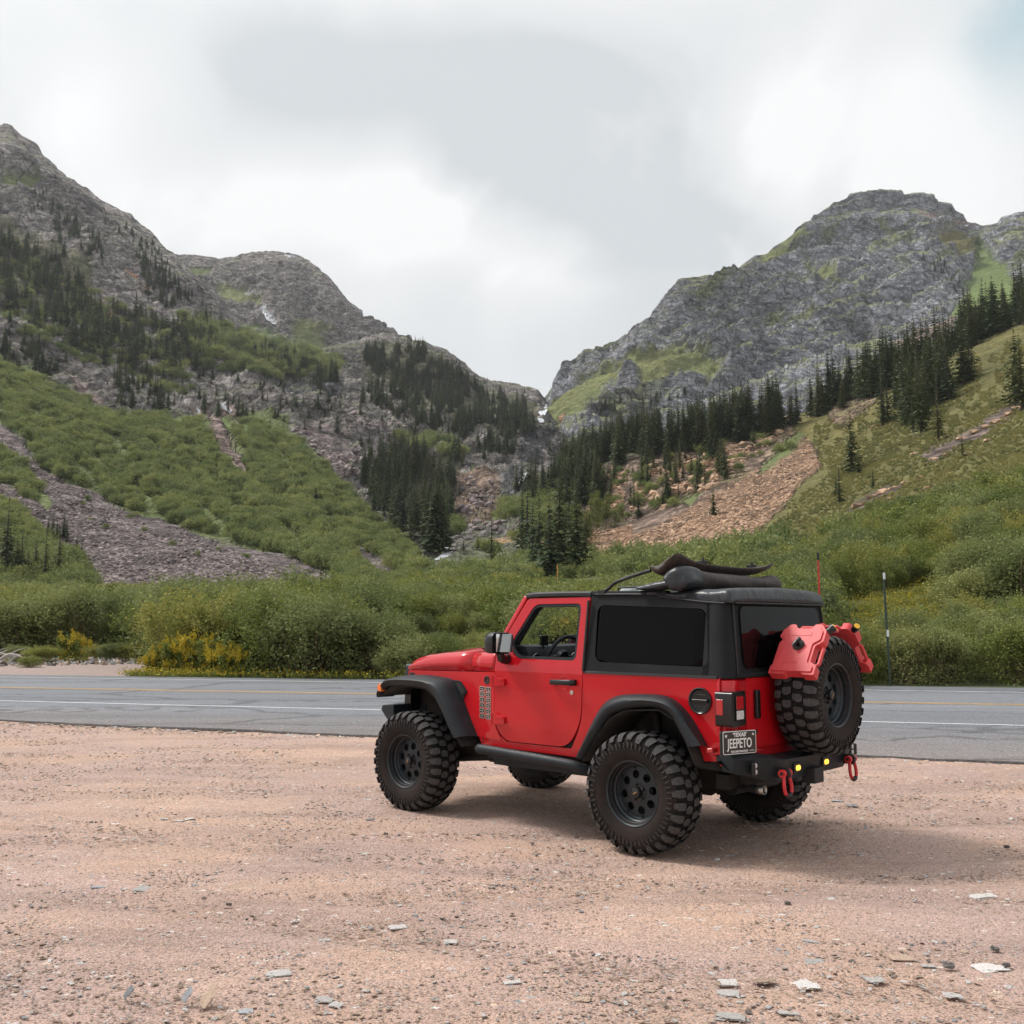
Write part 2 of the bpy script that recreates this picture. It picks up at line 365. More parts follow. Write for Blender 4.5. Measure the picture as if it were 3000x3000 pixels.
def land_material():
    t = NT('land'); at = t.new('Attribute'); at.attribute_name = 'cover'; av = t.new('Attribute'); av.attribute_name = 'plants'
    p = t.world_pos(); veg = av.outputs['Fac']
    n1 = t.noise(p, .22, 8, .62); n2 = t.noise(p, 1.1, 6, .7)
    vo = t.vor(p, .55); vo2 = t.vor(p, 1.9, out='Color')
    bw = t.new('RGBToBW'); t.L.new(vo2, bw.inputs[0])
    rockv = t.math('MULTIPLY', t.ramp(n1, [(.28, .45), (.5, .95), (.72, 1.45)]), t.ramp(n2, [(.3, .70), (.7, 1.25)]))
    mp = t.new('Mapping'); t.L.new(p, mp.inputs[0]); mp.inputs['Scale'].default_value = (.35, .35, 1.8); mp.inputs['Rotation'].default_value = (.25, .35, 0)
    strata = t.noise(mp.outputs[0], .12, 7, .68, .8)
    rockv = t.math('MULTIPLY', rockv, t.ramp(strata, [(.36, .58), (.50, 1.0), (.66, 1.3)]))
    wp = t.new('VectorMath'); wp.operation = 'ADD'; nn = t.new('TexNoise'); nn.inputs['Scale'].default_value = .06; nn.inputs['Detail'].default_value = 5; t.L.new(p, nn.inputs['Vector'])
    ws = t.new('VectorMath'); ws.operation = 'SCALE'; ws.inputs['Scale'].default_value = 22; t.L.new(nn.outputs['Color'], ws.inputs[0]); t.L.new(p, wp.inputs[0]); t.L.new(ws.outputs[0], wp.inputs[1])
    mc = t.new('Mapping'); t.L.new(wp.outputs[0], mc.inputs[0]); mc.inputs['Scale'].default_value = (.5, .5, 1.7); mc.inputs['Rotation'].default_value = (.1, .42, .2)
    mv = t.new('Mapping'); t.L.new(wp.outputs[0], mv.inputs[0]); mv.inputs['Scale'].default_value = (1.5, 1.5, .4)
    ck = t.ramp(t.vor(mc.outputs[0], .07, 'DISTANCE_TO_EDGE'), [(0, .40), (.09, 1), (1, 1)]); ck2 = t.ramp(t.vor(mv.outputs[0], .13, 'DISTANCE_TO_EDGE'), [(0, .55), (.10, 1.05), (1, 1.05)])
    vc = t.new('RGBToBW'); t.L.new(t.vor(mc.outputs[0], .24, out='Color'), vc.inputs[0]); fac_ = t.math('MULTIPLY_ADD', vc.outputs[0], .75, .62)
    rockv = t.math('MULTIPLY', rockv, t.math('MULTIPLY', fac_, t.math('MULTIPLY', ck, ck2)))
    vegv = t.math('MULTIPLY', t.ramp(n1, [(.3, .85), (.7, 1.15)]), t.math('MULTIPLY_ADD', bw.outputs[0], .35, .80))
    v = t.new('Mix'); t.put(v.inputs[0], veg); t.put(v.inputs[2], rockv); t.put(v.inputs[3], vegv)
    cm = t.new('VectorMath'); cm.operation = 'SCALE'; t.L.new(at.outputs['Color'], cm.inputs[0]); t.L.new(v.outputs[0], cm.inputs['Scale'])
    h = t.new('Mix'); t.put(h.inputs[0], veg); t.put(h.inputs[2], t.math('ADD', t.math('ADD', t.math('MULTIPLY', n1, 5.0), t.math('MULTIPLY', n2, 1.4)), t.math('MULTIPLY', fac_, 3.0))); t.put(h.inputs[3], t.math('MULTIPLY', vo, -1.6))
    return t.fin(cm.outputs[0], .95, t.bump(h.outputs[0], .9, 1.0), Specular_IOR_Level=.15)
M['land'] = land_material()
SHEETS = []
def sheet(name, rows, u0, u1, nc, seg, default, polys, amp, freq, seed=0., edge=.25, ledge=None, jit=12, back=None, strata=None, top=0, sw=1.):
    U = np.linspace(u0, u1, nc); V = [np.interp(U, [p[0] for p in r], [p[1] for p in r]) for r in rows]
    D = [np.interp(U, [p[0] for p in r], [p[2] for p in r]) for r in rows]
    P = [place(U, v, d) for v, d in zip(V, D)]
    if back: P.append(P[-1] + np.array([0, back[0], -back[1]])); P.append(P[-1] + np.array([0, back[0] * 2, -back[1] * 4])); seg = list(seg) + [10, 10]
    G = []
    S_ = []
    for i in range(len(P) - 1):
        for k in range(seg[i]):
            t = k / seg[i]; G.append(P[i] * (1 - t) + P[i + 1] * t); S_.append(i + t)
    G.append(P[-1]); S_.append(len(P) - 1); G = np.array(G); S_ = np.array(S_)[:, None] * np.ones(nc)
    nr = len(rows) - 1
    # soften the creases between rows traced in image pixels, keep the crest
    for _ in range(3):
        m = (S_[1:-1] < nr - .6)[..., None]; G[1:-1] = np.where(m, (G[:-2] + 2 * G[1:-1] + G[2:]) / 4, G[1:-1])
    def normals(G):
        a = np.gradient(G, axis=1); b = np.gradient(G, axis=0); n = np.cross(a, b); n /= np.linalg.norm(n, axis=-1, keepdims=True) + 1e-9
        n *= np.where(n[..., 2:3] < 0, -1, 1); return n
    N = normals(G); q = G + seed * 37.7
    uu, vv = seen(G); px = np.gradient(uu, axis=1).mean()
    def classify(k):
        w1 = jit * (2 if k == 0 else 2); ju = fbm(q / 40, 5, .6) * w1; jv = fbm(q / 40 + 50, 5, .6) * w1
        hu = vnoise(q / 4.5 + 13 * k) * jit * .9 + vnoise(q / 11 + 7 * k) * jit * .8; hv = vnoise(q / 4.5 + 13 * k + 70) * jit * .9 + vnoise(q / 11 + 7 * k + 70) * jit * .8
        cl = np.full(uu.shape, CI[default]) if isinstance(default, str) else default(uu + hu, vv + hv, q)
        for cn, poly in polys:
            small = (max(p[0] for p in poly) - min(p[0] for p in poly)) < 90; m = .15 if small else 1; m2 = .10 if small else 1
            if cn == 'pink' and small: m2 = .03
            if cn == 'snow': m = .03; m2 = .02
            cl[inpoly(uu + ju * m + hu * m2, vv + jv * m + hv * m2, poly)] = CI[cn]
        return cl
    CL = [classify(k) for k in range(4)]; cls = CL[0]
    rr = CR[cls]
    for _ in range(4): rr[1:-1, 1:-1] = (rr[:-2, 1:-1] + rr[2:, 1:-1] + rr[1:-1, :-2] + rr[1:-1, 2:]) / 4
    near = np.clip((nr - top - S_) * (1.6 if not top else 1.0), edge, 1) * np.clip(S_ * 2 + .1, 0, 1); near = np.where(S_ > nr, .6, near)
    qs = q * np.array([1, 1, .55])
    disp = ridged(qs / freq, 6) * .75 + fbm(q / freq * .35 + 5, 3) * 1.6 + .55 * ridged(np.stack([q[..., 0] / (freq * .55), q[..., 1] / (freq * .8), q[..., 2] / (freq * 3)], -1) + 3, 4) + .22 * ridged(q / freq * 4.3, 3) + .10 * ridged(q / freq * 11, 2)
    if strata is not None:
        s_ = (q @ np.array(strata)) + 12 * fbm(q / 90, 3); disp = disp * (1 - .25 * (sw > 1)) + .55 * sw * (np.abs(((s_ / (freq * .42)) % 1) - .35) ** .7 - .5) + .25 * sw * (np.abs(((s_ / (freq * .15)) % 1) - .35) - .3)
    G2 = G + N * (disp * amp * rr * near * np.clip(G[..., 1] / 700, .12, 1))[..., None] + N * (ridged(q / (freq * .13), 3) * rr * amp * .11 * np.clip(G[..., 1] / 700, .05, 1))[..., None]
    N2 = normals(G2)
    fine = fbm(q / 14 + 3, 5); sel = fine * .5 + .5 + .25 * fbm(q / 60, 3)
    sc_ = sel[..., None].clip(0, 1); col = sum(CA[c] * (1 - sc_) + CB[c] * sc_ for c in CL) / len(CL); veg = sum(CV[c] for c in CL) / len(CL)
    rocky = sum(np.isin(c, [CI['rock_grey'], CI['rock_brown'], CI['rock_red'], CI['rock_dark'], CI['cliff_grey'], CI['cliff_brown']]) for c in CL) / len(CL)
    # groove shade put into the rock colour as upright streaks, plus random tone patches
    groove = fbm(np.stack([q[..., 0] / 9, q[..., 1] / 9, q[..., 2] / 70], -1), 4); patch = fbm(q / 55 + 77, 4)
    col = col * (1 + rocky * (.45 * groove + .35 * patch))[..., None]
    if ledge:
        lc, lo, hi, amt = ledge
        g = sstep(lo, hi, N2[..., 2] + .28 * fbm(q / 45 + 9, 5)) * amt * rocky
        gc = CA[CI[lc]] * .6 + CB[CI[lc]] * .4; col = col * (1 - g[..., None]) + gc * g[..., None]; veg = np.maximum(veg, g)
    if strata is not None and sw > 1:   # grassy ledges follow the bedding of the rock
        ph = (s_ / (freq * .42)) % 1; g = rocky * sstep(.62, .80, ph) * sstep(.05, .45, fbm(q / 70 + 21, 4)) * .8; g = g + rocky * sstep(.80, .92, (s_ / (freq * .15)) % 1) * sstep(.15, .5, fbm(q / 40 + 11, 4)) * .6
        g = g.clip(0, .85); gc = CA[CI['meadow']] * .7 + CB[CI['meadow']] * .3; col = col * (1 - g[..., None]) + gc * g[..., None]
    tint = 1 + .18 * fbm(q / 110 + 31, 3); col = col * tint[..., None]
    nR, nC = G2.shape[:2]; vs = G2.reshape(-1, 3); idx = np.arange(nR * nC).reshape(nR, nC)
    f = np.stack([idx[:-1, :-1], idx[:-1, 1:], idx[1:, 1:], idx[1:, :-1]], -1).reshape(-1, 4)
    me = bpy.data.meshes.new(name); me.vertices.add(len(vs)); me.vertices.foreach_set('co', vs.ravel())
    me.loops.add(f.size); me.loops.foreach_set('vertex_index', f.ravel()); me.polygons.add(len(f)); me.polygons.foreach_set('loop_start', np.arange(0, f.size, 4)); me.polygons.foreach_set('loop_total', np.full(len(f), 4))
    me.update(); me.validate()
    a = me.attributes.new('cover', 'FLOAT_COLOR', 'POINT'); a.data.foreach_set('color', np.concatenate([col.reshape(-1, 3), np.ones((len(vs), 1))], 1).ravel().astype(np.float32))
    a = me.attributes.new('plants', 'FLOAT', 'POINT'); a.data.foreach_set('value', veg.ravel().astype(np.float32))
    me.shade_smooth(); me.materials.append(M['land'])
    o = bpy.data.objects.new(name, me); link(o); o['kind'] = 'structure'
    SHEETS.append((name, vs, f, cls.reshape(-1)))
    return o

# ---------------------------------------------------------------- the valley floor (one sheet, rising to the right beyond the road)
GU = [-700, 0, 500, 1000, 1500, 2000, 2500, 3000, 3700]
GD = [27, 35, 50, 80, 120, 170, 240]
GZ = np.array([[0] * 9, [0, 0, 0, 0, 0, .1, .5, 1.2, 2], [0, 0, 0, .1, .2, .6, 2.3, 4.2, 6], [.5, .5, .5, .6, 1, 2.5, 6.2, 9.5, 13], [1.5, 1.5, 1.5, 1.8, 3.5, 7, 12, 17.5, 24],
               [4, 4, 4, 4.5, 8, 11.7, 19, 32, 45], [8, 8, 8, 9, 14, 21, 36, 58, 80]], float)
def ground_z(x, y):
    x = np.asarray(x, float); y = np.asarray(y, float); u = 1500 + FPX * x / np.maximum(y, 5)
    u = np.clip(u, GU[0], GU[-1]); yc = np.clip(y, GD[0], GD[-1])
    cols = np.stack([np.interp(yc, GD, GZ[:, j]) for j in range(9)], -1)
    k = np.clip(np.searchsorted(GU, u) - 1, 0, 7); gu = np.array(GU); t = (u - gu[k]) / (gu[k + 1] - gu[k])
    z = np.take_along_axis(cols, k[..., None], -1)[..., 0] * (1 - t) + np.take_along_axis(cols, (k + 1)[..., None], -1)[..., 0] * t
    p = np.stack([x, y, np.zeros_like(x)], -1)
    return z + .35 * fbm(p / 9, 3) * sstep(34, 60, y)
# road: near edge, near white, yellow, far white, far edge as lines y = a + b x
ROAD = dict(n=(13.93, -.356), wn=(18.2, -.271), ye=(22.4, -.236), wf=(26.55, -.254), f=(28.2, -.228))
def road_y(k, x): a, b = ROAD[k]; return a + b * x
def valley_floor():
    ys_ = np.concatenate([np.linspace(-60, 12, 14), np.linspace(13, 60, 120), np.linspace(61, 240, 150)]); xs = np.concatenate([np.linspace(-260, -40, 60), np.linspace(-39, 39, 200), np.linspace(40, 260, 60)])
    X, Y = np.meshgrid(xs, ys_); Z = ground_z(X, Y)
    beyond = Y > road_y('f', X) - .3
    Z = np.where(beyond, Z, -.09) 
    q = np.stack([X, Y, Z], -1); U, V = seen(q)
    cls = np.full(X.shape, CI['brush'])
    cls[~beyond] = CI['soil_dull']
    jj = fbm(q / 3, 4) * 1.6
    dirt = beyond & (Y + jj < np.interp(U, [-700, 380, 520, 640], [48, 46, 38, 0]))
    cls[dirt] = CI['pink']
    mead = beyond & (((U > 2420) & (U < 2760) & (Y > 33) & (Y < 52)) | ((U > 950) & (U < 1500) & (Y > 36) & (Y < 62)))
    cls[mead] = CI['meadow']
    sel = (fbm(q / 2.5, 5) * .5 + .5)[..., None]; col = CA[cls] * (1 - sel) + CB[cls] * sel; veg = CV[cls] * .5
    vs = q.reshape(-1, 3); nR, nC = X.shape; idx = np.arange(nR * nC).reshape(nR, nC)
    f = np.stack([idx[:-1, :-1], idx[:-1, 1:], idx[1:, 1:], idx[1:, :-1]], -1).reshape(-1, 4)
    me = bpy.data.meshes.new('valley_floor'); me.from_pydata(vs.tolist(), [], f.tolist())
    a = me.attributes.new('cover', 'FLOAT_COLOR', 'POINT'); a.data.foreach_set('color', np.concatenate([col.reshape(-1, 3), np.ones((len(vs), 1))], 1).ravel().astype(np.float32))
    a = me.attributes.new('plants', 'FLOAT', 'POINT'); a.data.foreach_set('value', veg.ravel().astype(np.float32))
    t = NT('floor_earth'); at = t.new('Attribute'); at.attribute_name = 'cover'; p = t.world_pos()
    n = t.noise(p, 6, 8, .7); v = t.ramp(n, [(.3, .65), (.7, 1.3)]); cm = t.new('VectorMath'); cm.operation = 'SCALE'; t.L.new(at.outputs['Color'], cm.inputs[0]); t.L.new(v, cm.inputs['Scale'])
    me.materials.append(t.fin(cm.outputs[0], .95, t.bump(n, .8, .08))); me.shade_smooth()
    o = bpy.data.objects.new('ground', me); link(o); o['kind'] = 'structure'; o['label'] = 'valley floor of earth and low brush rising to the right'
    SHEETS.append(('ground', vs, f, cls.reshape(-1)))
valley_floor()

# ---------------------------------------------------------------- mountains and slopes
AC_rows = [
 [(-700, 1765, 185), (0, 1765, 195), (500, 1760, 200), (1000, 1745, 215), (1250, 1715, 225), (1400, 1690, 235), (1700, 1690, 240)],
 [(-700, 1500, 250), (0, 1440, 300), (300, 1520, 300), (600, 1560, 300), (900, 1590, 300), (1150, 1640, 300), (1250, 1640, 300), (1400, 1625, 300), (1700, 1620, 310)],
 [(-700, 900, 520), (0, 1045, 520), (250, 1150, 520), (500, 1238, 490), (700, 1215, 540), (850, 1270, 520), (1000, 1370, 480), (1150, 1460, 450), (1250, 1520, 420), (1350, 1570, 380), (1450, 1590, 350), (1700, 1600, 330)],
 [(-700, 760, 600), (0, 930, 600), (300, 1060, 590), (500, 1130, 590), (700, 1130, 620), (900, 1180, 620), (1050, 1250, 600), (1200, 1370, 560), (1330, 1420, 540), (1450, 1420, 520), (1540, 1420, 500), (1700, 1500, 480)],
 [(-700, 480, 800), (0, 700, 800), (300, 850, 800), (500, 960, 780), (700, 1060, 800), (900, 1110, 820), (1100, 1150, 840), (1300, 1210, 820), (1450, 1255, 800), (1560, 1290, 780), (1615, 1330, 700), (1700, 1500, 600)],
 [(-700, -90, 1180), (-200, 225, 1120), (0, 374, 1100), (14, 366, 1100), (30, 372, 1100), (42, 402, 1095), (62, 408, 1090), (90, 440, 1085), (130, 470, 1080), (190, 522, 1070), (250, 562, 1060), (300, 604, 1050), (340, 622, 1045), (380, 650, 1035), (440, 692, 1020), (500, 742, 1000), (560, 795, 980), (640, 882, 960), (690, 962, 940), (760, 1012, 930), (850, 1032, 950), (960, 1030, 970), (1060, 1002, 1000), (1120, 982, 1020), (1180, 995, 1040), (1250, 1013, 1050), (1300, 1036, 1065), (1350, 1074, 1080), (1400, 1110, 1100), (1450, 1127, 1105), (1500, 1131, 1110), (1560, 1144, 1120), (1582, 1165, 1120), (1594, 1188, 1100), (1606, 1240, 1000), (1622, 1282, 900), (1640, 1400, 800), (1700, 1500, 700)]]
AC_polys = [
 ('cliff_brown', [(-200, 960), (60, 1010), (200, 1060), (330, 1160), (450, 1245), (330, 1225), (180, 1130), (-200, 1040)]), ('cliff_brown', [(690, 1105), (900, 1150), (1060, 1205), (1000, 1255), (850, 1235), (700, 1165)]), ('cliff_brown', [(1130, 1235), (1400, 1290), (1480, 1350), (1400, 1390), (1200, 1325)]), ('cliff_brown', [(120, 560), (300, 640), (480, 790), (420, 800), (260, 690), (120, 610)]), ('cliff_brown', [(560, 1120), (700, 1160), (780, 1215), (640, 1190)]),
 ('grass', [(-800, 830), (0, 1033), (186, 1134), (310, 1195), (512, 1235), (640, 1260), (740, 1215), (830, 1230), (870, 1300), (960, 1375), (1072, 1495), (1180, 1580), (1225, 1650), (1250, 1740), (1250, 1800), (-800, 1800)]),
 ('scree', [(-200, 1140), (0, 1262), (60, 1305), (130, 1380), (240, 1435), (342, 1488), (501, 1536), (620, 1580), (734, 1604), (843, 1644), (934, 1684), (1020, 1730), (1000, 1820), (300, 1820), (230, 1650), (130, 1540), (150, 1500), (60, 1360), (-200, 1180)]),
 ('scree', [(-200, 1330), (0, 1440), (80, 1475), (180, 1560), (300, 1690), (280, 1720), (150, 1590), (0, 1470), (-200, 1370)]),
 ('scree', [(1030, 1600), (1100, 1650), (1200, 1700), (1120, 1710), (1020, 1640)]),
 ('scree', [(870, 1270), (930, 1240), (1010, 1300), (1080, 1380), (1040, 1395), (960, 1370), (900, 1320)]),
 ('pink', [(556, 1192), (594, 1196), (646, 1258), (712, 1346), (732, 1402), (698, 1390), (645, 1315), (602, 1254)]), ('pink', [(630, 1190), (670, 1205), (720, 1260), (640, 1240)]), ('grass_bright', [(620, 1210), (760, 1270), (740, 1310), (660, 1270)]),
 ('pink', [(190, 1105), (215, 1120), (365, 1240), (355, 1245), (205, 1135)]),
 ('snow', [(571, 1200), (582, 1204), (611, 1240), (607, 1252), (592, 1240), (580, 1216)]), ('snow', [(634, 1188), (655, 1200), (680, 1220), (674, 1222), (645, 1204)]),
 ('grass_bright', [(560, 925), (610, 930), (760, 1040), (740, 1060), (650, 1040), (600, 985)]), ('grass', [(0, 530), (60, 535), (130, 565), (60, 575), (0, 570)]), ('grass_bright', [(20, 760), (60, 770), (80, 860), (50, 870)]), ('grass', [(740, 1030), (960, 1060), (1000, 1090), (800, 1075)]),
 ('soil', [(360, 790), (400, 810), (445, 870), (420, 875), (370, 830)]), ('soil', [(285, 860), (300, 900), (380, 950), (300, 930)]),
 ('grass', [(1140, 1300), (1330, 1305), (1350, 1340), (1200, 1345)]), ('grass', [(1380, 1370), (1430, 1390), (1420, 1400), (1380, 1390)]), ('grass', [(1155, 1180), (1250, 1170), (1240, 1230), (1180, 1220)]),
 ('forest', [(-600, 560), (0, 640), (250, 830), (330, 1000), (200, 960), (0, 860), (-600, 760)]), ('forest', [(1130, 1010), (1330, 1080), (1450, 1160), (1560, 1200), (1580, 1280), (1480, 1290), (1300, 1240), (1150, 1180), (1050, 1100)]),
 ('forest', [(1060, 1350), (1350, 1370), (1370, 1500), (1330, 1600), (1240, 1590), (1130, 1500)]),
 ('rock_dark', [(1530, 1265), (1625, 1270), (1600, 1330), (1555, 1380), (1520, 1440), (1480, 1480), (1440, 1470), (1500, 1400), (1520, 1330)]), ('rock_dark', [(760, 1140), (850, 1130), (1000, 1150), (1000, 1175), (840, 1170)]),
 ('rock_red', [(1320, 1400), (1460, 1400), (1480, 1480), (1400, 1560), (1330, 1500)]), ('pink', [(1330, 1215), (1380, 1210), (1370, 1235), (1340, 1232)]), ('pink', [(1100, 1440), (1150, 1450), (1190, 1500), (1120, 1490)])]
sheet('mountain_slope', AC_rows, -700, 1700, 620, [60, 120, 45, 90, 120], 'rock_brown', AC_polys, 17, 75, 1.0, .22, ('grass', .72, .96, .7), jit=8, back=(120, 60), strata=(.35, .2, .9))
B_rows = [[(380, 1200, 1150), (700, 1150, 1150), (1000, 1120, 1200), (1350, 1200, 1200)],
 [(380, 1060, 1300), (640, 940, 1400), (800, 985, 1400), (960, 1030, 1450), (1100, 1060, 1450), (1350, 1150, 1450)],
 [(380, 900, 1560), (560, 870, 1580), (700, 870, 1580), (850, 850, 1570), (960, 905, 1560), (1040, 970, 1560), (1110, 1010, 1560), (1350, 1110, 1560)],
 [(380, 768, 1640), (500, 750, 1700), (560, 752, 1700), (640, 758, 1700), (690, 750, 1700), (730, 738, 1700), (800, 734, 1700), (850, 742, 1700), (900, 764, 1700), (950, 800, 1690), (985, 840, 1680), (1015, 885, 1670), (1050, 925, 1660), (1080, 955, 1650), (1112, 982, 1640), (1180, 1010, 1620), (1350, 1090, 1600)]]
B_polys = [('meadow', [(622, 835), (665, 850), (770, 900), (755, 925), (660, 905), (632, 870)]), ('grass', [(550, 790), (630, 795), (600, 830), (570, 810)]), ('meadow', [(838, 960), (900, 950), (960, 1000), (930, 1040), (860, 1010)]), ('grass_bright', [(700, 960), (820, 990), (1000, 1040), (1000, 1100), (700, 1060)]), ('grass_bright', [(1005, 1020), (1060, 1030), (1050, 1070), (1010, 1060)]),
 ('snow', [(742, 916), (774, 908), (784, 928), (814, 954), (800, 963), (768, 946)]), ('snow', [(832, 745), (862, 750), (860, 757), (836, 752)]), ('snow', [(716, 876), (744, 880), (740, 884), (718, 881)]), ('snow', [(1122, 986), (1155, 998), (1135, 1002)]), ('snow', [(1092, 1020), (1100, 1022), (1112, 1042), (1104, 1042)])]
sheet('far_peak', B_rows, 380, 1350, 330, [50, 90, 90], 'rock_brown', B_polys, 22, 95, 2.0, .15, ('grass', .72, .98, .7), back=(200, 80), strata=(.2, .1, .95))
D_rows = [[(1400, 1600, 520), (1600, 1500, 600), (1800, 1440, 620), (2000, 1400, 640), (2300, 1320, 650), (2600, 1220, 640), (3000, 1070, 600), (3700, 800, 560)],
 [(1400, 1450, 700), (1600, 1310, 800), (1700, 1240, 820), (1900, 1190, 850), (2200, 1160, 880), (2500, 1070, 900), (2700, 970, 900), (3000, 860, 850), (3700, 700, 800)],
 [(1400, 1380, 850), (1590, 1240, 950), (1700, 1160, 980), (1900, 1040, 1000), (2100, 960, 1050), (2300, 910, 1100), (2500, 830, 1150), (2700, 790, 1150), (2850, 790, 1150), (3000, 780, 1100), (3700, 660, 1000)],
 [(1400, 1350, 880), (1590, 1210, 1000), (1700, 1110, 1040), (1900, 990, 1060), (2100, 880, 1130), (2300, 800, 1250), (2500, 690, 1380), (2700, 680, 1400), (2830, 730, 1340), (2870, 740, 1350), (3000, 720, 1250), (3700, 600, 1150)],
 [(1400, 1346, 875), (1560, 1241, 975), (1590, 1212, 1025), (1612, 1176, 1035), (1640, 1138, 1045), (1700, 1088, 1065), (1780, 1036, 1085), (1840, 1006, 1095), (1880, 988, 1105), (1902, 958, 1115), (1950, 891, 1135), (1990, 852, 1155), (2050, 841, 1175), (2100, 834, 1205), (2160, 816, 1235), (2205, 794, 1275), (2225, 771, 1285), (2300, 716, 1335), (2360, 668, 1375), (2420, 653, 1392), (2450, 654, 1399), (2500, 640, 1408), (2560, 628, 1418), (2640, 634, 1418), (2710, 638, 1418), (2740, 652, 1418), (2790, 674, 1418), (2828, 691, 1421), (2845, 688, 1424), (2880, 688, 1425), (2925, 678, 1415), (2945, 660, 1405), (2970, 650, 1405), (3000, 644, 1395), (3200, 586, 1375), (3700, 526, 1325)],
 [(1400, 1334, 892), (1560, 1229, 992), (1590, 1200, 1042), (1612, 1164, 1052), (1640, 1126, 1062), (1700, 1076, 1082), (1780, 1024, 1102), (1840, 994, 1112), (1880, 976, 1122), (1902, 946, 1132), (1950, 879, 1152), (1990, 840, 1172), (2050, 829, 1192), (2100, 822, 1222), (2160, 804, 1252), (2205, 782, 1292), (2225, 759, 1302), (2300, 704, 1352), (2360, 656, 1392), (2420, 635, 1412), (2450, 632, 1422), (2500, 616, 1432), (2560, 604, 1442), (2640, 610, 1442), (2710, 614, 1442), (2740, 628, 1442), (2790, 650, 1442), (2828, 673, 1442), (2845, 674, 1442), (2880, 676, 1442), (2925, 666, 1432), (2945, 648, 1422), (2970, 638, 1422), (3000, 632, 1412), (3200, 574, 1392), (3700, 514, 1342)],
 [(1400, 1320, 900), (1560, 1215, 1000), (1590, 1186, 1050), (1612, 1150, 1060), (1640, 1112, 1070), (1655, 1092, 1075), (1700, 1066, 1090), (1715, 1045, 1095), (1780, 1012, 1110), (1840, 980, 1120), (1880, 964, 1130), (1892, 940, 1135), (1925, 900, 1150), (1950, 862, 1160), (1985, 828, 1180), (2000, 818, 1185), (2100, 808, 1230), (2112, 798, 1235), (2160, 790, 1260), (2205, 772, 1300), (2214, 752, 1305), (2262, 738, 1330), (2270, 722, 1335), (2322, 692, 1365), (2334, 672, 1370), (2372, 656, 1400), (2384, 634, 1405), (2430, 608, 1425), (2438, 592, 1428), (2482, 582, 1438), (2490, 567, 1440), (2560, 556, 1450), (2640, 559, 1450), (2650, 569, 1450), (2706, 565, 1450), (2736, 572, 1450), (2744, 592, 1450), (2786, 599, 1450), (2794, 617, 1450), (2822, 627, 1450), (2832, 650, 1450), (2880, 663, 1450), (2925, 654, 1440), (2936, 638, 1435), (2970, 626, 1430), (3000, 618, 1420), (3200, 560, 1400), (3700, 500, 1350)]]
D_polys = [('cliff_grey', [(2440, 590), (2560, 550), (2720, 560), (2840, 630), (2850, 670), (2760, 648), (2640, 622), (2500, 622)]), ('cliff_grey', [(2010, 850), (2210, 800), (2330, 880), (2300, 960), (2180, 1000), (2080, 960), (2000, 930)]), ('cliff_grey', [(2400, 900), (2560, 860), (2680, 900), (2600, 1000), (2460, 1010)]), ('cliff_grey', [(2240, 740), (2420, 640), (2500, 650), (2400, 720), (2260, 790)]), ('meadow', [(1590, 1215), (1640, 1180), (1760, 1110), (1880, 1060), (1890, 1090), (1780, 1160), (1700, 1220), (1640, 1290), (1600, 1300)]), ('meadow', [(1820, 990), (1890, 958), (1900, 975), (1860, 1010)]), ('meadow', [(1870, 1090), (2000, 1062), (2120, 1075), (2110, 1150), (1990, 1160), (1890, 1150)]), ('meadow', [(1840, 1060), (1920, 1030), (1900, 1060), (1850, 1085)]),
 ('meadow', [(2270, 700), (2360, 660), (2370, 690), (2300, 740)]), ('meadow', [(2350, 800), (2420, 820), (2480, 850), (2440, 860), (2360, 840)]), ('meadow', [(2550, 650), (2640, 680), (2630, 700), (2560, 670)]), ('meadow', [(2230, 730), (2330, 740), (2280, 790), (2220, 800)]), ('grass_yellow', [(2720, 700), (2830, 690), (2860, 760), (2800, 780), (2740, 730)]),
 ('grass_bright', [(2850, 690), (2880, 700), (2900, 760), (2960, 800), (3010, 850), (3010, 920), (2860, 940), (2770, 920), (2820, 860), (2850, 790)]), ('grass_bright', [(3000, 800), (3700, 700), (3700, 900), (3000, 960)]),
 ('pink', [(2700, 930), (2760, 915), (2830, 940), (2800, 980), (2700, 1040), (2600, 1080), (2640, 1000)]), ('pink', [(2680, 625), (2840, 645), (2860, 668), (2700, 650)]), ('soil', [(1640, 1230), (1660, 1220), (1665, 1245), (1645, 1260)]), ('snow', [(2852, 660), (2872, 664), (2864, 672)]), ('snow', [(2826, 660), (2836, 662), (2830, 668)]),
 ('rock_dark', [(1720, 1190), (1900, 1180), (1930, 1230), (1830, 1250), (1720, 1240)])]
sheet('rock_mountain', D_rows, 1400, 3700, 640, [50, 90, 70, 90, 16, 10], 'rock_grey', D_polys, 24, 120, 3.0, .10, ('meadow', .60, .82, .85), back=(250, 120), strata=(-.45, .1, .85), top=1.6, sw=2.2)
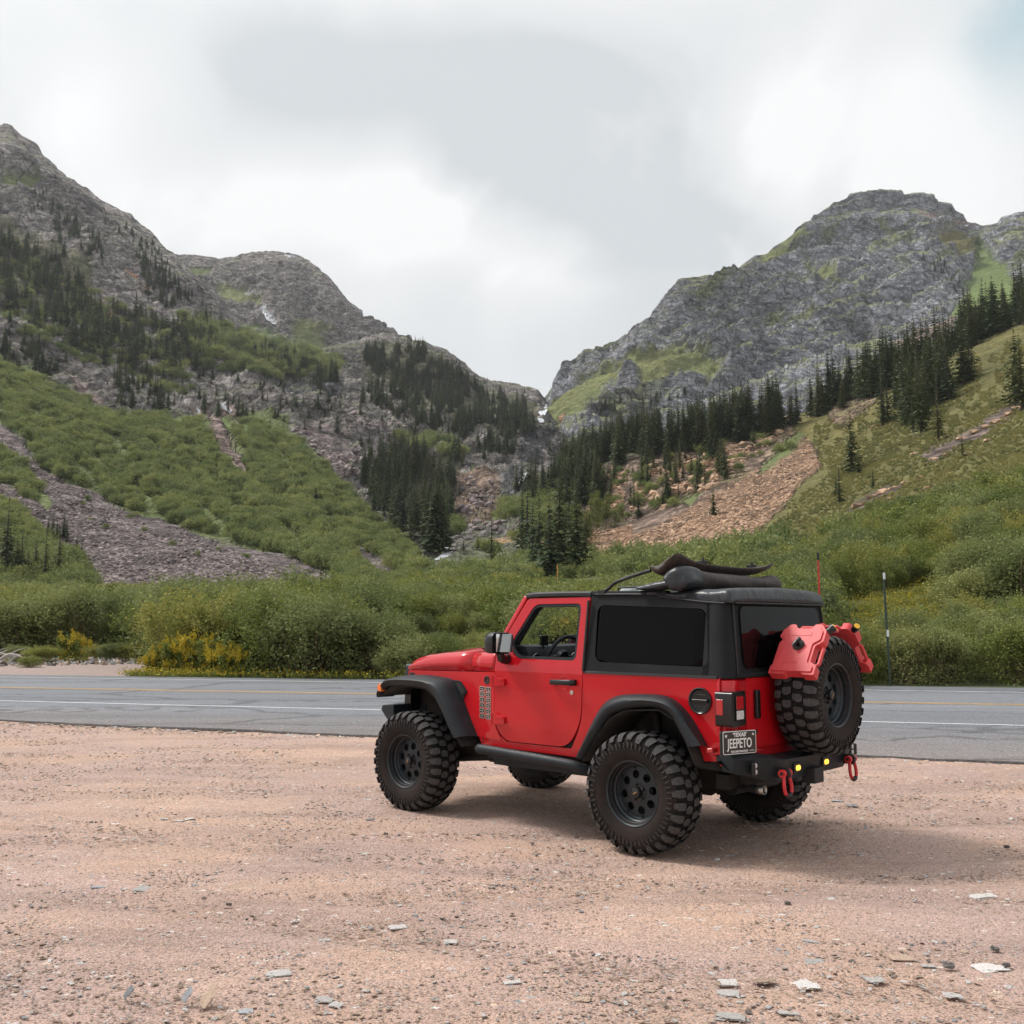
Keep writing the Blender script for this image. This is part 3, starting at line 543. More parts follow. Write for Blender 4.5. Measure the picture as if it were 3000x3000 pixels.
F_rows = [[(1150, 1720, 232), (1500, 1690, 232), (1700, 1680, 222), (2000, 1668, 165), (2200, 1650, 160), (2400, 1585, 155), (2700, 1500, 130), (3000, 1420, 120), (3700, 1230, 110)],
 [(1150, 1640, 280), (1500, 1600, 290), (1750, 1560, 280), (1950, 1500, 280), (2100, 1430, 290), (2300, 1345, 300), (2500, 1300, 290), (2700, 1215, 280), (3000, 1110, 260), (3700, 800, 230)],
 [(1150, 1620, 330), (1350, 1600, 335), (1500, 1560, 340), (1600, 1500, 340), (1700, 1440, 345), (1850, 1350, 340), (2000, 1320, 335), (2200, 1275, 345), (2350, 1240, 355), (2500, 1185, 355), (2700, 1105, 345), (3000, 970, 335), (3700, 640, 300)],
 [(1150, 1615, 360), (1350, 1590, 380), (1470, 1500, 430), (1560, 1400, 450), (1640, 1365, 455), (1700, 1352, 460), (1900, 1292, 465), (2100, 1268, 470), (2350, 1212, 455), (2500, 1152, 430), (2700, 1062, 400), (3000, 918, 375), (3700, 560, 340)]]
def F_default(u, v, q):
    c = np.full(u.shape, CI['rock_red']); c[(u > 2310 + 60 * fbm(q / 30, 3)) | (v > np.interp(u, [1700, 1840, 1950, 2035, 2136, 2223, 2325], [1560, 1580, 1545, 1500, 1445, 1388, 1300]))] = CI['grass_yellow']; c[(u < 1720)] = CI['grass']; c[v < np.interp(u, [1150, 1500, 1700, 1850, 2000, 2200, 2350, 2400], [1500, 1500, 1410, 1345, 1315, 1265, 1220, 0])] = CI['forest']; return c
F_polys = [('scree_red', [(2368, 1290), (2410, 1370), (2325, 1455), (2252, 1535), (2180, 1600), (2060, 1690), (1640, 1720), (1660, 1600), (1730, 1552), (1839, 1572), (1948, 1543), (2035, 1493), (2136, 1442), (2223, 1384), (2325, 1295)]), ('soil', [(1670, 1560), (1740, 1545), (1760, 1600), (1680, 1620)]), ('soil', [(1790, 1550), (1850, 1545), (1850, 1600), (1780, 1610)]), ('soil', [(1640, 1610), (2100, 1622), (2100, 1632), (1640, 1622)]),
 ('grass', [(2230, 1360), (2360, 1270), (2370, 1290), (2290, 1360), (2230, 1400)]), ('grass', [(1990, 1470), (2060, 1430), (2100, 1400), (2080, 1440), (2020, 1490)]), ('rock_red', [(2440, 1150), (2560, 1110), (2620, 1130), (2560, 1200), (2480, 1270), (2440, 1260)]), ('pink', [(2500, 1470), (2640, 1420), (2700, 1400), (2560, 1470), (2440, 1530)]), ('pink', [(2700, 1330), (2850, 1260), (3000, 1170), (3000, 1200), (2860, 1290), (2720, 1360)]),
 ('mound', [(1350, 1600), (1395, 1574), (1440, 1570), (1476, 1558), (1514, 1584), (1520, 1618), (1440, 1626)]), ('mound', [(1490, 1586), (1560, 1582), (1600, 1590), (1590, 1604), (1500, 1600)]), ('soil', [(1480, 1620), (1540, 1600), (1620, 1590), (1640, 1640), (1500, 1650)]), ('scree', [(1400, 1530), (1520, 1520), (1600, 1540), (1540, 1570), (1420, 1575)]), ('rock_brown', [(1230, 1640), (1290, 1620), (1330, 1680), (1320, 1730), (1240, 1730)]), ('rock_red', [(1640, 1480), (1720, 1480), (1720, 1530), (1650, 1530)]),
 ('brush', [(2300, 1700), (2420, 1560), (2700, 1480), (3000, 1390), (3700, 1200), (3700, 1400), (2300, 1800)])]
sheet('hillside', F_rows, 1150, 3700, 560, [90, 70, 60, 40], F_default, F_polys, 5.5, 34, 4.0, .3, ('grass_yellow', .80, 1.0, .7), jit=10, back=(60, 25))

# BVH of all land for setting things down
_bv = []; _bf = []; _bc = []; _off = 0
for n_, vs_, f_, c_ in SHEETS: _bv.append(vs_); _bf.append(f_ + _off); _off += len(vs_); _bc.append(c_)
_bv = np.concatenate(_bv); _bf = np.concatenate(_bf); _bc = np.concatenate(_bc)
BVH = BVHTree.FromPolygons(_bv.tolist(), _bf.tolist())
EYE = Vector((0, 0, CAM_H))
def drop(u, v):
    p = place(np.array([u]), np.array([v]), 100.)[0]; d = (Vector(p) - EYE).normalized()
    h = BVH.ray_cast(EYE + d * 24, d, 4000)
    if h[0] is None: return None
    return h[0], h[1], _bc[_bf[h[2]][0]]

# ---------------------------------------------------------------- pull-off gravel, road
def gravel():
    xs = np.linspace(-16, 16, 520); ys_ = np.concatenate([np.linspace(-12, 2.4, 30), np.linspace(2.5, 19.5, 420)]); X, Y = np.meshgrid(xs, ys_)
    p = np.stack([X, Y, X * 0], -1)
    Z = .020 * fbm(p / 1.6, 4) + .010 * fbm(p / .35, 3) + .008 * ridged(p * np.array([.25, 1.5, 1]) + 4, 3)
    for k_, (c0, c1, c2) in enumerate([(6.3, .10, .012), (7.95, .10, .012), (9.9, -.20, .0), (11.5, -.20, .0), (5.2, -.35, .03), (6.8, -.35, .03)]):   # old wheel ruts
        dd = Y - (c0 + c1 * X + c2 * X * X); Z = Z - .016 * np.exp(-(dd / .15) ** 2) + .007 * np.exp(-((np.abs(dd) - .27) / .09) ** 2) + .003 * np.exp(-(dd / .15) ** 2) * np.sin(X * 70)
    Z = Z - .02 * 0; edge = Y - road_y('n', X); Z = np.where(edge > .6, -.06, Z)
    me = bpy.data.meshes.new('gravel'); idx = np.arange(X.size).reshape(X.shape); f = np.stack([idx[:-1, :-1], idx[:-1, 1:], idx[1:, 1:], idx[1:, :-1]], -1).reshape(-1, 4)
    keep = (edge.ravel()[f[:, 0]] < 1.2); f = f[keep]
    me.from_pydata(np.stack([X, Y, Z], -1).reshape(-1, 3).tolist(), [], f.tolist()); me.shade_smooth()
    t = NT('gravel'); q = t.world_pos()
    big = t.noise(q, .55, 5, .6, .4); big2 = t.noise(t_map(t, q, (.45, 1.3, 1)), 1.1, 6, .65, .6)
    base = t.mix(t.ramp(big2, [(.38, 0), (.62, 1)]), (.425, .292, .238), (.49, .332, .255))
    base = t.mix(t.ramp(big, [(.42, 0), (.60, .75)]), base, (.41, .293, .262))
    base = t.mix(.8, base, t.mix(1, base, t.ramp(t.noise(t_map(t, q, (.35, 1.6, 1)), .9, 6, .7, .8), [(.32, .74), (.5, 1.0), (.68, 1.16)]), 'MULTIPLY'))
    v1 = t.vor(q, 42, out='Color'); d1 = t.vor(q, 42); v2 = t.vor(q, 110, out='Color'); d2 = t.vor(q, 110)
    b1 = t.new('SeparateColor'); t.L.new(v1, b1.inputs[0]); b2 = t.new('SeparateColor'); t.L.new(v2, b2.inputs[0])
    stone = t.ramp(b1.outputs[0], [(0, (.20, .19, .20)), (.25, (.42, .33, .29)), (.55, (.52, .42, .35)), (.8, (.60, .43, .30)), (1, (.66, .60, .57))])
    is1 = t.math('MULTIPLY', t.ramp(b1.outputs[1], [(.40, 0), (.46, 1)]), t.ramp(d1, [(.30, 1), (.42, 0)]))
    cover = t.ramp(t.noise(q, 2.3, 5, .7), [(.36, .12), (.58, 1)])
    is1 = t.math('MULTIPLY', is1, cover)
    col = t.mix(is1, base, stone)
    v3 = t.vor(t_map(t, q, (1, 1.7, 1)), 13, out='Color'); d3 = t.vor(t_map(t, q, (1, 1.7, 1)), 13); b3 = t.new('SeparateColor'); t.L.new(v3, b3.inputs[0])
    is3 = t.math('MULTIPLY', t.ramp(b3.outputs[1], [(.86, 0), (.88, 1)]), t.ramp(t.math('ADD', d3, t.math('MULTIPLY', t.noise(q, 60, 3), .3)), [(.42, 1), (.46, 0)]))
    col = t.mix(is3, col, t.ramp(b3.outputs[0], [(0, (.44, .42, .42)), (.4, (.58, .50, .45)), (.75, (.66, .62, .58)), (1, (.60, .44, .32))]))
    sm = t.ramp(b2.outputs[0], [(0, .25), (.30, .95), (.8, 1.15), (1, 1.6)]); col = t.mix(.62, col, t.mix(1, col, sm, 'MULTIPLY'))
    fn = t.ramp(t.noise(q, 320, 3, .7), [(.3, .72), (.7, 1.25)]); col = t.mix(.8, col, t.mix(1, col, fn, 'MULTIPLY'))
    h = t.math('ADD', t.math('MULTIPLY', t.math('SUBTRACT', 1, d1), t.math('MULTIPLY', is1, .9)), t.math('MULTIPLY', t.math('SUBTRACT', 1, d2), .35)); h = t.math('ADD', h, t.math('MULTIPLY', t.noise(q, 300, 3, .7), .3))
    me.materials.append(t.fin(col, .93, t.bump(h, .9, .012), Specular_IOR_Level=.2)); M['gravel'] = me.materials[0]
    o = bpy.data.objects.new('gravel_ground', me); link(o); o['kind'] = 'structure'; o['label'] = 'pinkish tan gravel pull-off beside the road'
def t_map(t, v, sc):
    m = t.new('Mapping'); t.L.new(v, m.inputs[0]); m.inputs['Scale'].default_value = sc; return m.outputs[0]
gravel()
def road():
    xs = np.linspace(-75, 75, 1500); pn = np.stack([xs, xs * 0, xs * 0], -1)
    yn = road_y('n', xs) + .10 * fbm(pn * 1.2, 3) + .055 * fbm(pn * 9, 4); yf = road_y('f', xs) + .05 * fbm(pn * 2 + 9, 3)
    V = []; F = []
    rows = [(yn, -.10), (yn + .015, .012), (yn + .07, .034), (yn * .5 + yf * .5, .036), (yf - .02, .034), (yf, -.05)]
    for y, z in rows: V += list(zip(xs.tolist(), y.tolist(), [z] * len(xs)))
    n = len(xs)
    for r in range(len(rows) - 1):
        for i in range(n - 1): F.append((r * n + i, r * n + i + 1, (r + 1) * n + i + 1, (r + 1) * n + i))
    me = bpy.data.meshes.new('road'); me.from_pydata(V, [], F)
    t = NT('asphalt'); q = t.world_pos(); s = t.vor(q, 75, out='Color'); b = t.new('RGBToBW'); t.L.new(s, b.inputs[0])
    sep = t.new('SeparateXYZ'); t.L.new(q, sep.inputs[0])
    across = t.math('ADD', sep.outputs[1], t.math('MULTIPLY', sep.outputs[0], .25))
    streak = t.noise(t_map(t, q, (.06, 1.1, 1)), 1.0, 5, .6)
    # dusty brown shoulder, greyer lanes
    sh = t.ramp(t.math('MULTIPLY', t.math('SUBTRACT', across, 13.8), .25), [(.0, 1), (.75, .35), (1, .0)])
    col = t.mix(t.math('MULTIPLY', sh, t.math('ADD', .3, t.noise(q, .8, 5, .7))), (.165, .172, .190), (.205, .175, .165))
    col = t.mix(.5, col, t.mix(1, col, t.ramp(streak, [(.3, .70), (.7, 1.25)]), 'MULTIPLY'))
    col = t.mix(.75, col, t.mix(1, col, t.ramp(b.outputs[0], [(.15, .45), (.5, 1), (.85, 1.6)]), 'MULTIPLY'))
    wq = t.new('VectorMath'); wq.operation = 'ADD'; nq = t.new('TexNoise'); nq.inputs['Scale'].default_value = 1.2; nq.inputs['Detail'].default_value = 5; t.L.new(q, nq.inputs['Vector']); t.L.new(q, wq.inputs[0]); t.L.new(nq.outputs['Color'], wq.inputs[1])
    crk = t.vor(t_map(t, wq.outputs[0], (.30, 1, 1)), .42, 'DISTANCE_TO_EDGE'); col = t.mix(.8, col, t.mix(1, col, t.ramp(crk, [(0, .45), (.012, .6), (.03, 1)]), 'MULTIPLY'))
    pt_ = t.vor(t_map(t, q, (.10, .5, 1)), .55, out='Color'); pb = t.new('RGBToBW'); t.L.new(pt_, pb.inputs[0]); col = t.mix(.6, col, t.mix(1, col, t.ramp(pb.outputs[0], [(.2, .86), (.8, 1.12)]), 'MULTIPLY'))
    me.materials.append(t.fin(col, .85, t.bump(s, .6, .006))); 
    t = NT('asphalt_edge'); q = t.world_pos(); me.materials.append(t.fin(t.ramp(t.noise(q, 25, 4, .7), [(.35, (.035, .032, .032)), (.7, (.14, .115, .105))]), .95, t.bump(t.noise(q, 40, 4, .7), 1, .03)))
    for i, p in enumerate(me.polygons):
        if i < 2 * (n - 1): p.material_index = 1
    me.shade_smooth(); o = bpy.data.objects.new('road', me); link(o); o['kind'] = 'structure'; o['label'] = 'two-lane grey asphalt road'
    def paint(name, mat, k, off, w, z=.0405, gaps=0):
        V = []; F = []
        y = road_y(k, xs) + off + .02 * fbm(pn * .5, 2); w1 = w / 2 + .012 * fbm(pn * 8 + 3, 3); 
        V = [(a, b_ - c, z) for a, b_, c in zip(xs, y, w1)] + [(a, b_ + c, z) for a, b_, c in zip(xs, y, w1)]
        F = [(i, i + 1, n + i + 1, n + i) for i in range(n - 1)]
        me = bpy.data.meshes.new(name); me.from_pydata([tuple(map(float, v)) for v in V], [], F); me.materials.append(mat); o = bpy.data.objects.new(name, me); link(o); o['kind'] = 'structure'
    def pm(name, c):
        t = NT(name); q = t.world_pos(); return t.fin(t.mix(t.ramp(t.noise(q, 30, 5, .75), [(.50, 0), (.66, .85)]), c, (.21, .20, .20)), .7)
    wh, ye = pm('road_white', (.62, .62, .62)), pm('road_yellow', (.60, .37, .14))
    paint('near_edge_line', wh, 'wn', 0, .12); paint('far_edge_line', wh, 'wf', 0, .12); paint('centre_line', ye, 'ye', .10, .10); paint('centre_line', ye, 'ye', -.12, .10)
road()
# ---------------------------------------------------------------- foliage materials
def foliage(name, cols, trans=.25, rough=.7, big=.9):
    t = NT(name); oi = t.new('ObjectInfo'); p = t.world_pos(); g = t.new('NewGeometry')
    r = t.math('ADD', t.math('MULTIPLY', oi.outputs['Random'], .55), t.math('MULTIPLY', g.outputs['Random Per Island'], .45))
    c = t.ramp(r, cols); c = t.mix(big, c, t.mix(1, c, t.ramp(t.noise(p, .09, 4, .6), [(.32, (.72, .76, .75)), (.68, (1.28, 1.2, 1.05))]), 'MULTIPLY'))
    t.fin(c, rough, None, Specular_IOR_Level=.25)
    if trans:
        tr = t.new('BsdfTranslucent'); t.L.new(c, tr.inputs[0]); ms = t.new('MixShader'); ms.inputs[0].default_value = trans
        t.L.new(t.b.outputs[0], ms.inputs[1]); t.L.new(tr.outputs[0], ms.inputs[2]); t.L.new(ms.outputs[0], t.out.inputs[0])
    return t.m
M['needles'] = foliage('spruce_needles', [(0, (.040, .070, .038)), (.4, (.068, .098, .045)), (.8, (.105, .125, .052)), (1, (.19, .15, .07))], .22)
M['willow'] = foliage('willow_leaves', [(0, (.070, .105, .030)), (.35, (.150, .190, .050)), (.7, (.235, .255, .075)), (1, (.37, .32, .10))], .36)
M['sage'] = foliage('sage_willow_leaves', [(0, (.095, .130, .055)), (.4, (.175, .210, .085)), (.8, (.26, .285, .115)), (1, (.35, .34, .14))], .35)
M['shrub'] = foliage('slope_shrub_leaves', [(0, (.12, .165, .065)), (.4, (.19, .235, .088)), (.8, (.27, .295, .112)), (1, (.36, .35, .14))], .35)
M['olive'] = foliage('olive_shrub_leaves', [(0, (.17, .20, .08)), (.4, (.24, .245, .10)), (.8, (.33, .30, .12)), (1, (.42, .33, .12))], .3)
M['aspen'] = foliage('aspen_leaves', [(0, (.11, .15, .05)), (.6, (.18, .20, .06)), (1, (.32, .24, .07))], .35)
M['goldbush'] = foliage('gold_flowers', [(0, (.28, .24, .03)), (.6, (.48, .36, .03)), (1, (.62, .42, .03))], .2, big=.1)
M['bark'] = simple('bark', (.085, .065, .052), .9, nscale=6, bump=.5, bscale=20, dist=.02)
M['stem'] = simple('willow_stems', (.16, .105, .07), .85, nscale=5)
M['deadwood'] = simple('grey_deadwood', (.42, .39, .36), .8, nscale=8, bump=.6, bscale=25, dist=.01)
M['boulder'] = None
def rockmat(name, lo, hi):
    t = NT(name); c = t.coord(); oi = t.new('ObjectInfo'); n = t.noise(c, 3, 8, .7)
    col = t.mix(n, lo, hi); col = t.mix(1, col, t.ramp(oi.outputs['Random'], [(0, .65), (1, 1.3)]), 'MULTIPLY')
    return t.fin(col, .92, t.bump(n, .7, .05), Specular_IOR_Level=.2)
M['stone_pale'] = rockmat('pale_stone', (.50, .48, .47), (.74, .69, .65)); M['stone_tan'] = rockmat('tan_stone', (.46, .33, .25), (.62, .47, .37)); M['stone_dark'] = rockmat('dark_stone', (.13, .115, .11), (.26, .23, .21)); M['stone_blue'] = rockmat('blue_grey_stone', (.34, .35, .37), (.48, .49, .50))
M['scree_rock'] = rockmat('scree_rock', (.20, .165, .165), (.32, .26, .25)); M['scree_red_rock'] = rockmat('reddish_scree_rock', (.34, .22, .15), (.56, .38, .26))

# ---------------------------------------------------------------- plant meshes
def mesh_np(name, V, F, mats_, mi=None, smooth=False):
    me = bpy.data.meshes.new(name); V = np.asarray(V, float); F = np.asarray(F, int)
    k = F.shape[1]; me.vertices.add(len(V)); me.vertices.foreach_set('co', V.ravel()); me.loops.add(F.size); me.loops.foreach_set('vertex_index', F.ravel())
    me.polygons.add(len(F)); me.polygons.foreach_set('loop_start', np.arange(0, F.size, k)); me.polygons.foreach_set('loop_total', np.full(len(F), k))
    if mi is not None: me.polygons.foreach_set('material_index', np.asarray(mi, np.int32))
    if smooth: me.polygons.foreach_set('use_smooth', np.ones(len(F), bool))
    for m in mats_: me.materials.append(m)
    me.update(); return me
def quads(C, A, B):
    # centres, half axes -> leaf diamonds
    V = np.stack([C - A, C + B, C + A, C - B], 1).reshape(-1, 3); F = np.arange(len(V)).reshape(-1, 4); return V, F
def unit(v): return v / (np.linalg.norm(v, axis=-1, keepdims=True) + 1e-9)
def cone(pts, rad, n=6):
    m = MB(); m.tube(pts, rad, n); return np.array([tuple(v) for v in m.v]), [f for f in m.f if len(f) == 4]
def spruce_parts(H, wid, seed, levels=26, per=9, leaf=5, thin=0.):
    r = np.random.default_rng(seed); C = []; A = []; B = []
    for i in range(levels):
        t = (i + r.random() * .7) / levels; z = H * (.06 + .93 * t); R0 = wid * (1 - t) ** .85 * (.75 + .4 * r.random()) + .03 * H * .3
        if r.random() < thin: continue
        nb = max(4, int(per * (1 - .45 * t)))
        for b in range(nb):
            a = 2 * math.pi * (b + r.random()) / nb; L_ = R0 * (.65 + .5 * r.random()); d = np.array([math.cos(a), math.sin(a), 0]); side = np.array([-d[1], d[0], 0])
            nl = leaf
            for q in range(nl):
                s = (q + .5) / nl; droop = -.35 * L_ * s ** 1.3 + .12 * L_ * s * s
                c = d * L_ * s + np.array([0, 0, z + droop]) + r.normal(0, .04 * L_, 3)
                w = L_ * (.26 * (1 - s * .75)) + .05; C.append(c); A.append(d * L_ / nl * .75 + np.array([0, 0, -.10 * L_ / nl + r.normal(0, .05) * L_])); B.append(side * w + np.array([0, 0, r.normal(-.12, .2) * w]))
    C.append([0, 0, H * .97]); A.append([0, 0, H * .03]); B.append([.04 * H * .3, 0, 0])
    V, F = quads(np.array(C), np.array(A), np.array(B))
    crown = mesh_np('crown', V, F, [M['needles']])
    tv, tf = cone([(0, 0, -.5), (0, 0, H * .5), (0, 0, H * .95)], [H * .016 + .05, H * .009 + .02, .01]); trunk = mesh_np('trunk', tv, tf, [M['bark']], smooth=True)
    both = mesh_np('spruce', np.concatenate([V, tv]), np.concatenate([F, np.array(tf) + len(V)]), [M['needles'], M['bark']], [0] * len(F) + [1] * len(tf))
    return crown, trunk, both
SPR = [spruce_parts(12, 2.6, 1), spruce_parts(12, 2.0, 2, thin=.1), spruce_parts(12, 3.1, 3), spruce_parts(12, 1.6, 4, thin=.18), spruce_parts(12, 2.4, 5, levels=22)]
def bush_parts(Rr, H, seed, n, leaf, nst, mat, lobes=7, up=.6):
    r = np.random.default_rng(seed); L_ = []
    for i in range(lobes):
        a = r.random() * 6.28; d = Rr * .62 * math.sqrt(r.random()); h = H * (.40 + .34 * r.random()) * (1.12 - .35 * d / Rr)
        L_.append((np.array([d * math.cos(a), d * math.sin(a), h]), np.array([Rr * (.34 + .2 * r.random()), Rr * (.34 + .2 * r.random()), H * (.24 + .14 * r.random())])))
    nt = max(24, n // 45); C = []; N = []; cl = Rr * (.115 if n > 1200 else .17)
    for k in range(nt):      # twig tips, each carrying a tuft of leaves: gives light and dark clumps
        c, s = L_[r.integers(lobes)]; v = unit(r.normal(size=3)); v[2] = abs(v[2]) if r.random() < .7 else v[2]
        tip = c + v * s * (.55 + .55 * r.random() ** .7); tip[2] = max(tip[2], .06 * H)
        ax = unit(v * .6 + np.array([0, 0, .9])); m = int(n / nt * r.uniform(.5, 1.6))
        q = r.normal(size=(m, 3)) * cl * r.uniform(.6, 1.15); along = r.normal(size=(m, 1)) * cl * .9
        C.append(tip + q * .75 + ax * along); N.append(unit(unit(q + 1e-6) + r.normal(0, .6, (m, 3))))
    m = int(n * .16); a = r.random(m) * 6.28; dd = Rr * (.30 + .6 * r.random(m)); C.append(np.stack([dd * np.cos(a), dd * np.sin(a), H * .40 * r.random(m) ** 1.2], 1)); N.append(unit(r.normal(size=(m, 3))))
    C = np.concatenate(C); C[:, 2] = np.abs(C[:, 2]); N = np.concatenate(N)
    T = unit(np.cross(N, r.normal(size=N.shape)) + np.array([0, 0, up])); B = unit(np.cross(N, T)); sz = leaf * (.6 + .8 * r.random((len(C), 1)))
    V, F = quads(C, T * sz, B * sz * .5)
    leaves = mesh_np('foliage', V, F, [mat])
    sv = []; sf = []; off = 0
    for i in range(nst):
        c, s = L_[i % lobes]; e = c + unit(r.normal(size=3)) * s * .8 + np.array([0, 0, s[2] * .3]); b = np.array([r.normal(0, .12 * Rr), r.normal(0, .12 * Rr), -.1]); mid = (b + e) / 2 + r.normal(0, .08 * Rr, 3)
        v, f = cone([tuple(b), tuple(mid), tuple(e)], [.020, .013, .005], 4); sv.append(v); sf += [tuple(x + off for x in q) for q in f]; off += len(v)
    sv = np.concatenate(sv); stems = mesh_np('stems', sv, sf, [M['stem']])
    both = mesh_np('bush', np.concatenate([V, sv]), np.concatenate([F, np.array(sf) + len(V)]), [mat, M['stem']], [0] * len(F) + [1] * len(sf))
    return leaves, stems, both
WIL = [bush_parts(1.35, 2.4, 20 + i, 9000, .042, 26, M['sage'] if i in (1, 3) else M['willow'], 9 + i, .35) for i in range(5)]
WFAR = [bush_parts(1.6, 2.3, 40 + i, 2800, .085, 8, M['sage'] if i == 1 else M['willow'], 8) for i in range(3)]
SHR = [bush_parts(1.5, 1.4, 60 + i, 900, .11, 4, M['shrub'], 6) for i in range(3)]
OLV = [bush_parts(1.5, 1.1, 70 + i, 600, .12, 4, M['olive'], 6) for i in range(2)]
ASP = [bush_parts(2.4, 7.5, 80 + i, 2600, .17, 14, M['aspen'], 9) for i in range(2)]

# ---------------------------------------------------------------- scatter helper: one 'stuff' object, instances picked from real plants
def scatter(name, pts, scl, rot, idx, sources, label, tilt=None):
    me = bpy.data.meshes.new(name); me.from_pydata([tuple(p) for p in pts], [], []); n = len(pts)
    for nm, ty, vals in (('scl', 'FLOAT_VECTOR', np.asarray(scl, float).reshape(n, -1) * np.ones((n, 3))), ('rot', 'FLOAT_VECTOR', np.asarray(rot, float).reshape(n, 3)), ('idx', 'INT', np.asarray(idx, np.int32))):
        a = me.attributes.new(nm, ty, 'POINT'); a.data.foreach_set('value' if ty == 'INT' else 'vector', vals.ravel())
    o = bpy.data.objects.new(name, me); link(o); o['kind'] = 'stuff'; o['label'] = label
    g = bpy.data.node_groups.new(name, 'GeometryNodeTree'); g.interface.new_socket('Geometry', in_out='INPUT', socket_type='NodeSocketGeometry'); g.interface.new_socket('Geometry', in_out='OUTPUT', socket_type='NodeSocketGeometry')
    N = g.nodes; L = g.links; gi = N.new('NodeGroupInput'); go = N.new('NodeGroupOutput'); ip = N.new('GeometryNodeInstanceOnPoints'); gt = N.new('GeometryNodeGeometryToInstance')
    for s in reversed(sources):
        oi = N.new('GeometryNodeObjectInfo'); oi.inputs['Object'].default_value = s; oi.inputs['As Instance'].default_value = True; oi.transform_space = 'ORIGINAL'; L.new(oi.outputs['Geometry'], gt.inputs[0])
    L.new(gi.outputs[0], ip.inputs['Points']); L.new(gt.outputs[0], ip.inputs['Instance']); ip.inputs['Pick Instance'].default_value = True
    for nm, ty, sock in (('scl', 'FLOAT_VECTOR', 'Scale'), ('rot', 'FLOAT_VECTOR', 'Rotation'), ('idx', 'INT', 'Instance Index')):
        na = N.new('GeometryNodeInputNamedAttribute'); na.data_type = ty; na.inputs['Name'].default_value = nm; L.new(na.outputs[0], ip.inputs[sock])
    L.new(ip.outputs[0], go.inputs[0]); m = o.modifiers.new('scatter', 'NODES'); m.node_group = g
    return o
def pinpoly(poly, n, r=rng):
    us = [p[0] for p in poly]; vs = [p[1] for p in poly]; out = []
    while len(out) < n:
        u = r.uniform(min(us), max(us), n * 3); v = r.uniform(min(vs), max(vs), n * 3); q_ = np.stack([u / 38, v / 38, u * 0], -1); k = inpoly(u + 34 * fbm(q_, 4, .65), v + 34 * fbm(q_ + 60, 4, .65), poly) & ((vnoise(q_ * 1.7 + 9) > -.28) | (n < 45) | (n > 5000)); out += list(zip(u[k], v[k]))
    return out[:n]

